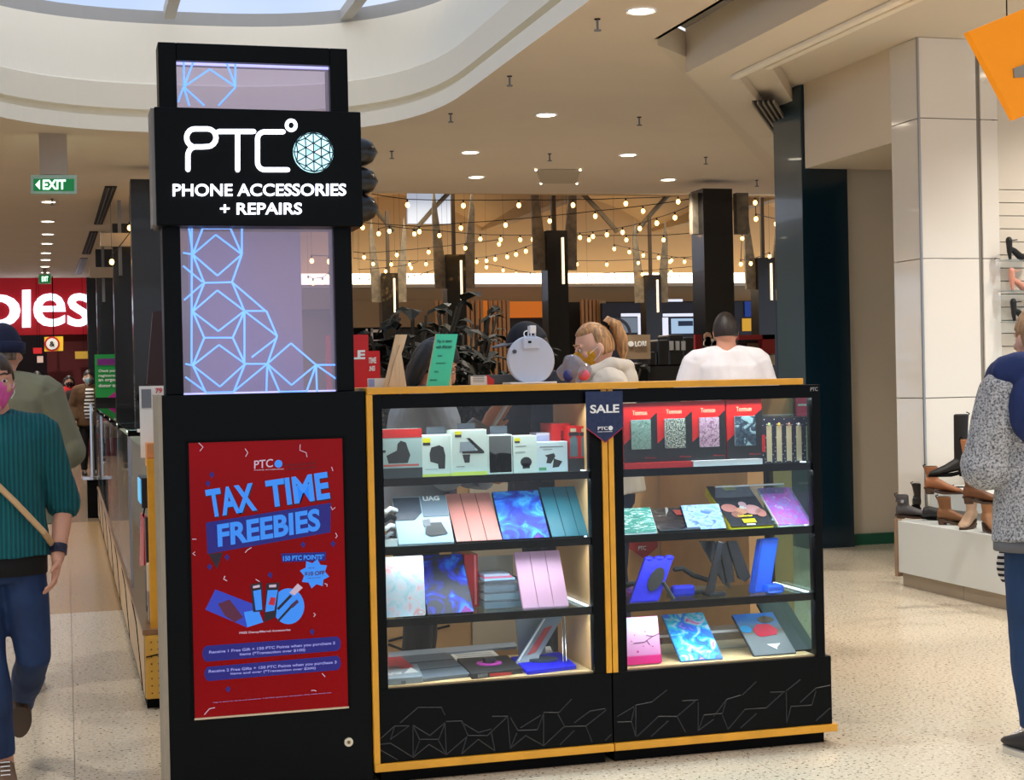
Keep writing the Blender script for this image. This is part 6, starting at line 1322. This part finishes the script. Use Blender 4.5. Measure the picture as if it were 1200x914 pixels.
        for lg, nm in ((lL, 1), (lR, -1)):
            k, a = S(lg[0]), S(lg[1]); d = (a-k).normalized(); tilt = d.dot(Vector((0, 1, 0)))
            FM = Matrix.Translation(a) @ Matrix.Rotation(-math.atan2(d.y, -d.z)*.75 if tilt > .25 else 0, 4, 'X') @ Matrix.Scale(s, 4)
            up = MB(); hh = .082
            ring = lambda y, w, z0, z1: [(w*math.cos(2*PI*q/14), y, (z0+z1)/2+(z1-z0)/2*math.sin(2*PI*q/14)-hh) for q in range(14)]
            up.loft([ring(.075, .012, .02, .06), ring(.065, .032, .014, .09), ring(.03, .037, .012, .105), ring(-.03, .038, .012, .10), ring(-.08, .042, .012, .075), ring(-.13, .044, .012, .056), ring(-.165, .032, .014, .045), ring(-.18, .012, .018, .034)])
            sh = xf(up, FM).build('shoe', mat('shoe_%d_%d_%d' % shoe, shoe, .55), root, local=True, smooth=True)
            so = MB().loft([[(w*.047*math.cos(2*PI*q/20)*(1-.12*math.sin(2*PI*q/20)), -.05+.128*math.sin(2*PI*q/20)*w, z-hh) for q in range(20)] for z, w in ((-.008, 1.0), (.014, 1.02))])
            xf(so, FM).build('sole', mat('sole_%d_%d_%d' % sole, sole, .6), sh, local=True)
            for q in range(4): xf(MB().tube([(-.018, -.06-.02*q, .10-hh-.012*q-.004), (.018, -.06-.02*q, .10-hh-.012*q-.004)], .0025, 5), FM).build('lace', M_matt if sum(shoe) > 240 else M_white, sh, local=True)
    g = .022+bulk; Mt = topmat or mat('cloth_%d_%d_%d' % top, top, .9, var=.07, vscale=8, bump=.15, bscale=160)
    tp = MB(); z0 = hem if coat_len is None else coat_len
    ss = [(z0, .178 if coat_len is None else .20, .128)]+[(z, rx, ry) for z, rx, ry in secs if z > z0+.03 and z < 1.47]
    if coat_len: ss = [(z0, .20, .14), (.75, .19, .135)]+[q for q in ss[1:] if q[0] > .8]
    torso(tp, ss, g)
    for sh, arm in ((shL, aL), (shR, aR)):
        e, w = Vector(arm[0]), Vector(arm[1])
        tp.tube([T((sh.x*.25, .005, 1.425)), T(sh+Vector((0, 0, -.005)))], [(.058+bulk*.6)*s, (.068+bulk)*s], 14, True)
        if sleeve > .5:
            w2 = e.lerp(w, min(1, (sleeve-.5)*2)*.97)
            tp.tube([T(sh+Vector((0, 0, -.005))), T(sh.lerp(e, .5)), T(e), T(e.lerp(w2, .5)), T(w2)], [(.068+bulk)*s, (.062+bulk)*s, (.056+bulk)*s, (.052+bulk)*s, (.044+bulk*.8)*s], 14, False)
            tp.sphere(T(e), (.056+bulk)*s, 12, 8)
        else: tp.tube([T(sh), T(sh.lerp(e, .45)), T(sh.lerp(e, .85))], [(.070+bulk)*s, (.070+bulk)*s, (.076+bulk)*s], 14, False)
    tm_ = remesh(tp, max(vox, .008), 3, .010, 7, h*3)
    tob = put('top', tm_, Mt, root, True)
    if hood:
        if hood == 'big':
            hb = MB().sphere(T((0, .12, 1.32)), (.235*s, .13*s, .19*s), 18, 12); hb.tube([T((.13, -.08, 1.42)), T((.19, .03, 1.46)), T((.10, .14, 1.48)), T((-.10, .14, 1.48)), T((-.19, .03, 1.46)), T((-.13, -.08, 1.42))], .062*s, 12, True)
            put('hood', remesh(hb, .01, 3, .014, 9, 1.3), mat('hood_navy', (26, 44, 92), .9, var=.1, bump=.15, bscale=160), root, True)
        else:
            hb = MB().tube([T((.02, -.09, 1.41)), T((.10, -.05, 1.46)), T((.11, .04, 1.49)), T((.05, .12, 1.47)), T((-.05, .12, 1.47)), T((-.11, .04, 1.49)), T((-.10, -.05, 1.46)), T((-.02, -.09, 1.41))], .042*s, 12, True); hb.sphere(T((0, .11, 1.40)), (.12*s, .07*s, .10*s), 14, 10)
            put('hood', remesh(hb, .009, 3, .010, 9, 1.3), Mt, root, True)
    if shirt:
        sb = MB(); torso(sb, [(z, rx*.52, ry) for z, rx, ry in [(.93, .165, .118), (1.04, .155, .108), (1.16, .150, .104), (1.27, .155, .108), (1.36, .15, .098), (1.42, .10, .07)]], g+.006, tf=lambda p: T((p[0], p[1]-.006 if p[1] < 0 else -.02, p[2])))
        sb.build('shirt', shirt, root, local=True, smooth=True)
    return root, T, S, HM, s
def stripes(name, c1, c2, n): return ramp(name, [(.0, c1), (.5, c2)], n, 0, 0, .8, kind='wave', const=True, stretch=(0, 0, 1))
Mjean = ramp('denim_blue', [(.3, (8, 30, 66)), (.7, (26, 56, 100))], 5, 5, .6, .8, bump=.1)
# --- woman in teal walking towards us
Mkn = ramp('teal_knit', [(.2, (0, 74, 82)), (.8, (4, 96, 102))], 20, 2, 1.5, .95, kind='wave', stretch=(1, 1, .25), bump=.5)
c = onY(-2, 700, 5.95)
pw, T, S, HM, s = person('woman in teal knit jumper, jeans and pink mask walking at the left edge', (c.x, 5.95, 0), .05, 1.55, .006, 0, (.12, 0), armL=[(.262, .05, 1.10), (.225, -.06, .88)], legL=[(.125, -.03, .50), (.075, .36, .22)], legR=[(-.04, -.06, .50), (.01, -.02, .09)],
    skin=(206, 150, 124), topmat=Mkn, sleeve=.60, hem=.90, botmat=Mjean, shoe=(92, 66, 46), sole=(60, 40, 28), hair=(58, 42, 32), hairstyle='bun', mask=mat('mask_pink', (222, 90, 170), .7, var=.2, vscale=30), bulk=.014, curlL=.5)
hm = MB(); hm.loft([[S(((.178+.012)*math.cos(2*PI*k/24), (.128+.012)*math.sin(2*PI*k/24), z)) for k in range(24)] for z in (.83, .97)]); hm.build('undershirt', mat('black_tee', (14, 14, 16), .9), pw, local=True, smooth=True)
wp = S((.235, -.03, .93)); MB().tube([S((.2275, -.052, .905)), S((.2315, -.036, .935))], .036*s, 14).build('wrist_band', mat('band_navy', (16, 22, 50), .5), pw, local=True)
sg_ = tag(recentre(MB().tube([Vector((c.x, 5.95, 0))+S(p) for p in ((-.16, -.06, 1.42), (-.05, -.145, 1.26), (.08, -.16, 1.12), (.18, -.13, 1.0), (.215, -.02, .93))], .011, 6).build('bag_strap', mat('strap_beige', (196, 160, 116), .6))), 'tan bag strap across the teal knit jumper', 'bag strap')
# --- man in olive jacket and beanie, from behind
c = onY(6, 600, 7.75)
pm, T, S, HM, s = person('man in olive jacket and navy beanie seen from behind, next to the woman in teal', (c.x, 7.75, 0), PI-.15, 1.71, .008, .04, (-.35, 0), armR=[(-.275, -.03, 1.12), (-.15, -.24, 1.06)], armL=[(.27, -.03, 1.12), (.15, -.24, 1.06)],
    skin=(196, 140, 116), top=(116, 116, 94), bottom=(34, 36, 42), shoe=(150, 120, 84), hairstyle='beanie', hair=(110, 96, 84), bulk=.035, hem=.78, width=1.08)
MB().loft([[T((r*.082*math.cos(2*PI*k/20), r*.082*math.sin(2*PI*k/20)+.0, z)) for k in range(20)] for z, r in ((1.40, 1.25), (1.475, 1.05), (1.48, .9))], caps=False).build('collar', mat('collar_olive', (110, 110, 88), .9), pm, local=True, smooth=True)
# --- far corridor people
c = onZ(106, 559, 0)
ps_, T, S, HM, s = person('woman in brown jacket, striped top and blue mask walking up the corridor', (c.x, c.y, 0), .05, 1.70, .013, 0, (0, 0), legL=[(.09, -.06, .49), (.075, -.03, .09)], legR=[(-.09, 0, .49), (-.09, .06, .09)], armL=[(.25, .02, 1.12), (.24, -.06, .88)], armR=[(-.25, .02, 1.12), (-.22, -.10, .90)],
    skin=(206, 160, 132), top=(84, 58, 34), bottom=(12, 12, 14), shoe=(30, 24, 24), sole=(226, 220, 214), hair=(40, 30, 26), hairstyle='bun', mask=mat('mask_blue', (160, 196, 206), .7), shirt=stripes('stripe_tee', (220, 216, 210), (26, 24, 26), 5.6), bulk=.03, hem=.82)
bgx = thing('handbag', 'slouchy grey brown bag carried by the woman in the striped top', 'bag', (c.x-.37, c.y-.12, .62)); me = remesh(MB().sphere((0, 0, .13), (.20, .09, .15), 14, 10).box(-.16, .16, -.06, .06, .02, .2), .02, 3, .02, 9); put('bag_body', me, mat('bag_taupe', (92, 74, 60), .6), bgx, True); MB().tube([(-.12, 0, .22), (0, 0, .55), (.12, 0, .22)], .012, 6).build('handle', mat('bag_dark', (50, 40, 34), .6), bgx, local=True)
c = onY(82, 500, 31); person('person in long red coat over black far down the corridor', (c.x, 31, 0), .1, 1.66, .016, 0, (0, 0), top=(168, 14, 22), bottom=(20, 16, 18), hair=(30, 20, 18), hairstyle='long', coat_len=.5, shirt=mat('shirt_black', (14, 12, 14), .8), mask=mat('mask_black', (20, 20, 22), .8), bulk=.05, skin=(190, 140, 116))
c = onY(45, 500, 28); person('person in black coat and dark hair behind the man in olive jacket', (c.x, 28, 0), PI, 1.72, .016, 0, (0, 0), top=(18, 16, 16), bottom=(16, 16, 18), hair=(26, 20, 18), hairstyle='short', coat_len=.6, bulk=.04, skin=(180, 130, 106))
# --- kiosk staff and customers
c = onY(708, 430, 7.3)
pb_, T, S, HM, s = person('woman with blonde ponytail, yellow mask and cream hooded jacket inside the kiosk', (c.x+.01, 7.3, 0), -PI/2-.08, 1.685, .007, .06, (0, -.22) if False else (0, .26), armL=[(.22, -.10, 1.12), (.14, -.36, 1.14)], armR=[(-.22, -.10, 1.12), (-.14, -.36, 1.14)],
    skin=(224, 172, 146), top=(206, 196, 182), bottom=(28, 40, 70), hair=(176, 130, 84), hairstyle='pony', mask=mat('mask_yellow', (222, 160, 30), .75, var=.2, vscale=60), hood='small', bulk=.03)
c = onY(628, 430, 6.78)
pc_, T, S, HM, s = person('man in navy cap and dark jacket behind the round white device', (c.x+.05, 6.78, 0), -1.35, 1.665, .008, .12, (0, .15), armL=[(.25, -.12, 1.10), (.16, -.36, 1.12)], armR=[(-.25, -.12, 1.10), (-.16, -.36, 1.12)], skin=(204, 150, 122), top=(30, 32, 42), bottom=(40, 44, 56), hair=(60, 44, 34), hairstyle='cap', bulk=.04, width=1.08)
c = onY(492, 440, 6.3)
pl_, T, S, HM, s = person('dark haired person in grey top bent over the counter behind the green leaflet', (c.x-.03, 6.3, 0), 1.25, 1.60, .007, .12, (.15, .45), armL=[(.22, -.14, 1.14), (.10, -.30, 1.12)], armR=[(-.25, -.14, 1.15), (-.20, -.28, 1.35)],
    skin=(214, 150, 120), top=(150, 156, 166), bottom=(30, 30, 36), hair=(20, 16, 16), hairstyle='long', bulk=.03, curlL=.9)
MB().loft([[S((.15*math.cos(a), -.165-.012*math.sin(a), z)) for a in (0, .8, 1.57, 2.3, 3.14)] for z in (.6, 1.0, 1.26)], caps=False, closed=False).build('apron', mat('apron_dark', (64, 52, 78), .8), pl_, local=True)
hp = Vector((c.x-.03, 6.3, 0))
fw = Matrix.Rotation(1.25, 3, 'Z') @ T((-.20, -.33, 1.40))
ph = thing('held_phone', 'small white phone in the hand behind the green leaflet', 'phone', hp+fw); MB().box(-.006, .006, -.035, .035, -.07, .05, Matrix.Rotation(.6, 4, 'Y')).build('phone', M_white, ph, local=True, bevel=.003)
c = onY(852, 430, 10.0)
pt_, T, S, HM, s = person('man in white t shirt with short dark hair standing with his back to us', (c.x, 10.0, 0), PI-.28, 1.84, .009, .03, (0, .06), armL=[(.265, -.02, 1.13), (.22, -.20, .98)], armR=[(-.265, -.02, 1.13), (-.22, -.20, .98)], skin=(208, 150, 124), top=(226, 224, 230), sleeve=.4, bottom=(34, 38, 50), hair=(34, 24, 20), hairstyle='short', bulk=.028, width=1.12)
# --- woman at the right edge looking at the shoes
Mmarl = ramp('grey_marl', [(.36, (84, 84, 88)), (.48, (150, 150, 152)), (.60, (186, 186, 186))], 130, 4, .4, .95, bump=.3)
c = onY(1231, 700, 5.0)
pr_, T, S, HM, s = person('woman in grey marl jacket with navy hood facing the shoe display at the right edge', (c.x, 5.0, 0), PI+.05, 1.64, .007, .05, (-.1, .1), armL=[(.255, -.03, 1.10), (.12, -.25, 1.12)], armR=[(-.255, -.03, 1.10), (-.12, -.25, 1.12)], legL=[(.10, -.01, .49), (.10, .02, .09)],
    skin=(220, 176, 156), topmat=Mmarl, bottom=(20, 50, 86), shoe=(26, 26, 30), sole=(206, 196, 180), hair=(170, 132, 92), hairstyle='short', hood='big', bulk=.032, hem=.82)
MB().loft([[S((.222*math.cos(2*PI*k/24), .168*math.sin(2*PI*k/24), z)) for k in range(24)] for z in (.785, .835)]).build('hem_band', mat('hem_grey', (104, 104, 108), .9), pr_, local=True, smooth=True)
hb = thing('striped_bag', 'small black and white striped bag hanging beside the marl jacket', 'bag', (c.x-.155, 5.16, .56))
q = onY(1180, 662, 5.3); hb.location = (q.x, 5.3, q.z-.07)
me = remesh(MB().sphere((0, 0, .07), (.045, .03, .075), 12, 10), .008, 3); put('bag_body', me, stripes('bag_stripe', (220, 216, 210), (20, 20, 22), 14), hb, True); MB().tube([(-.02, 0, .12), (0, -.02, .30), (.02, 0, .12)], .004, 6).build('strap', M_matt, hb, local=True)

# ================================================================== shoe display
sp_ = thing('shoe_plinth', 'low white two tier shoe display plinth with beige kick board', 'display plinth', (6.1, 8.4, 0))
ZP, ZT2 = .43, .62
Mpl = mat('plinth_white', (206, 212, 212), .35)
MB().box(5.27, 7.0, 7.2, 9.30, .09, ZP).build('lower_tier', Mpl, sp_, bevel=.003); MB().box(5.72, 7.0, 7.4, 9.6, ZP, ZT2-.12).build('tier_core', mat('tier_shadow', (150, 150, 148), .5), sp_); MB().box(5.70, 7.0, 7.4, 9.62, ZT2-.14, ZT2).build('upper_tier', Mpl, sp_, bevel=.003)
Mkick = mat('kick_beige', (158, 146, 130), .3, .4)
MB().box(5.29, 6.98, 7.22, 8.55, 0, .09).build('kick_board', Mkick, sp_); MB().box(5.29, 6.98, 8.553, 9.28, 0, .09).build('kick_board', Mkick, sp_)
MB().box(5.262, 5.30, 9.30, 9.335, .06, ZP+.01).build('end_board', mat('end_brown', (146, 120, 98), .5), sp_)
def boot(label, px, py, z, rz, c, shaft=.10, heel=.03, L=.24, rough=.55, shaft_w=.042, group=None):
    p = onZ(px, py, z); p.z = z
    o = thing('boot' if shaft > .03 else 'shoe', label, 'boot' if shaft > .03 else 'shoe', p, rz)
    hz = heel; mb = MB()
    def ring(x, w, z0, z1): return [(x, w*math.cos(2*PI*q/14), (z0+z1)/2+(z1-z0)/2*math.sin(2*PI*q/14)) for q in range(14)]
    k = L/.24
    mb.loft([ring(-.045*k, .012, hz+.01, hz+.05), ring(-.035*k, .028, hz+.002, hz+.075), ring(0, .034, hz+.0, hz+.085), ring(.05*k, .035, hz*.7+.002, hz*.7+.075), ring(.10*k, .039, .012+hz*.2, .062+hz*.2), ring(.15*k, .038, .010, .048), ring(.18*k, .026, .010, .036), ring(.195*k, .008, .012, .024)])
    if shaft > .03:
        mb.loft([[(cx+rw*math.cos(2*PI*q/16), rw*.82*math.sin(2*PI*q/16), zz) for q in range(16)] for cx, rw, zz in ((.012, .040, hz+.03), (.006, .037, hz+.07), (.0, shaft_w, hz+.07+shaft*.6), (-.004, shaft_w+.003, hz+.07+shaft))])
    me = remesh(mb, .005, 3); put('upper', me, mat('leather_%d_%d_%d' % c, c, rough, var=.08, vscale=20, bump=.08), o, True)
    Ms = mat('sole_boot', (70, 48, 34), .6) if sum(c) > 200 else M_matt
    MB().loft([[((.075+.125*math.cos(2*PI*q/20))*k, .038*math.sin(2*PI*q/20), zz+ (hz*max(0, (.06-(.075+.125*math.cos(2*PI*q/20)))/.11) if True else 0)) for q in range(20)] for zz in (0.0, .012)]).build('sole', Ms, o, local=True)
    if heel > .015: MB().loft([[(-.012+rw*math.cos(2*PI*q/12), rw*.9*math.sin(2*PI*q/12), zz) for q in range(12)] for rw, zz in ((.026, 0), (.032, hz+.006))]).build('heel', Ms, o, local=True)
    if shaft > .03:
        MB().loft([[(-.004+(shaft_w-.005)*math.cos(2*PI*q/16), (shaft_w-.006)*.82*math.sin(2*PI*q/16), zz) for q in range(16)] for zz in (hz+.07+shaft, hz+.0715+shaft)]).build('lining', M_matt, o, local=True)
        MB().tube([(-.04, -.0, hz+.07+shaft-.02), (-.052, 0, hz+.07+shaft+.006), (-.036, 0, hz+.07+shaft+.012)], .004, 6).build('pull_tab', M_matt, o, local=True)
    return o
R_ = -.55
b1 = boot('slate grey ankle boot with strap at the far left front of the plinth', 1058, 607.5, ZP, R_, (70, 68, 72), .07, .018)
MB().tube([(.02, -.036, .115), (-.04, -.03, .12), (-.04, .03, .12), (.02, .036, .115)], .006, 6).build('strap', mat('strap_slate', (56, 54, 58), .5), b1, local=True); MB().box(-.01, .01, -.044, -.036, .108, .128).build('buckle', M_steel, b1, local=True)
boot('black leather ankle boot just right of the slate grey boot', 1077, 599, ZP, R_, (14, 14, 16), .09, .035, rough=.3)
boot('tan ankle boot raised on the upper tier above the black boots', 1092, 579, ZT2, R_, (140, 88, 54), .075, .035)
boot('flat black shoe low between grey boot and brown suede boot', 1089, 609.5, ZP, R_, (20, 20, 22), .0, .01)
boot('brown suede ankle boot at the front middle of the plinth', 1107, 615, ZP, R_, (118, 76, 42), .075, .035)
boot('short black boot behind the beige heeled boot', 1125, 604, ZP, R_, (10, 10, 12), .09, .035)
boot('beige suede heeled boot at the plinth front beside the marl jacket', 1139, 618, ZP, R_-1.9, (164, 136, 112), .06, .045)
boot('dark brown ankle boot on the upper tier edge', 1138, 590.5, ZT2-.0, R_, (104, 64, 36), .085, .035)
boot('light tan tall ankle boot standing behind the dark brown boot', 1136, 560, ZT2+.17, R_, (166, 110, 72), .11, .045)
boot('tall black knee boot at the back of the display', 1127, 558, ZT2+.17, PI-R_-.8, (12, 12, 14), .26, .035)
boot('tan heeled boot seen half behind the marl jacket', 1157, 623, ZP, R_-1.2, (140, 98, 64), .085, .05)
boot('black boot half hidden between tan boot and marl jacket', 1152, 553, ZT2+.17, R_, (16, 16, 18), .1, .04)
MB().box(6.05, 7.0, 7.5, 9.66, ZT2+.002, ZT2+.17).build('top_riser', Mpl, sp_, bevel=.003)
# heeled shoes on the slat wall
def heel_shoe(label, px, py, c):
    p = onY(px, py, 9.66); o = thing('heeled_shoe', label, 'shoe', p, .25)
    mb = MB(); mb.tube([(-.07, 0, .075), (-.03, 0, .06), (.03, 0, .02), (.09, 0, .012), (.12, 0, .012)], [.018, .022, .026, .030, .016], 12, True); mb.tube([(-.075, 0, .07), (-.078, 0, .135)], [.020, .024], 10, True)
    put('upper', remesh(mb, .005, 3), mat('heel_%d_%d_%d' % c, c, .5), o, True)
    MB().tube([(-.078, 0, .065), (-.07, 0, .0)], [.018, .010], 8).build('heel', mat('heel_%d_%d_%d' % c, c, .5), o, local=True); MB().tube([(-.075, -.02, .13), (-.03, -.03, .135), (-.03, .03, .135), (-.075, .02, .13)], .004, 6).build('ankle_strap', mat('heel_%d_%d_%d' % c, c, .5), o, local=True)
    MB().box(-.11, .13, -.05, .09, -.010, -.002).build('shelf_plate', M_acr, o, local=True)
heel_shoe('black block heel shoe, upper on the slat wall', 1192, 304, (16, 16, 18)); heel_shoe('pink block heel shoe between two black ones on the slat wall', 1195, 340, (214, 150, 130)); heel_shoe('black block heel shoe, lower on the slat wall', 1197, 376, (18, 18, 20))

bpy.data.scenes.remove(TMP)
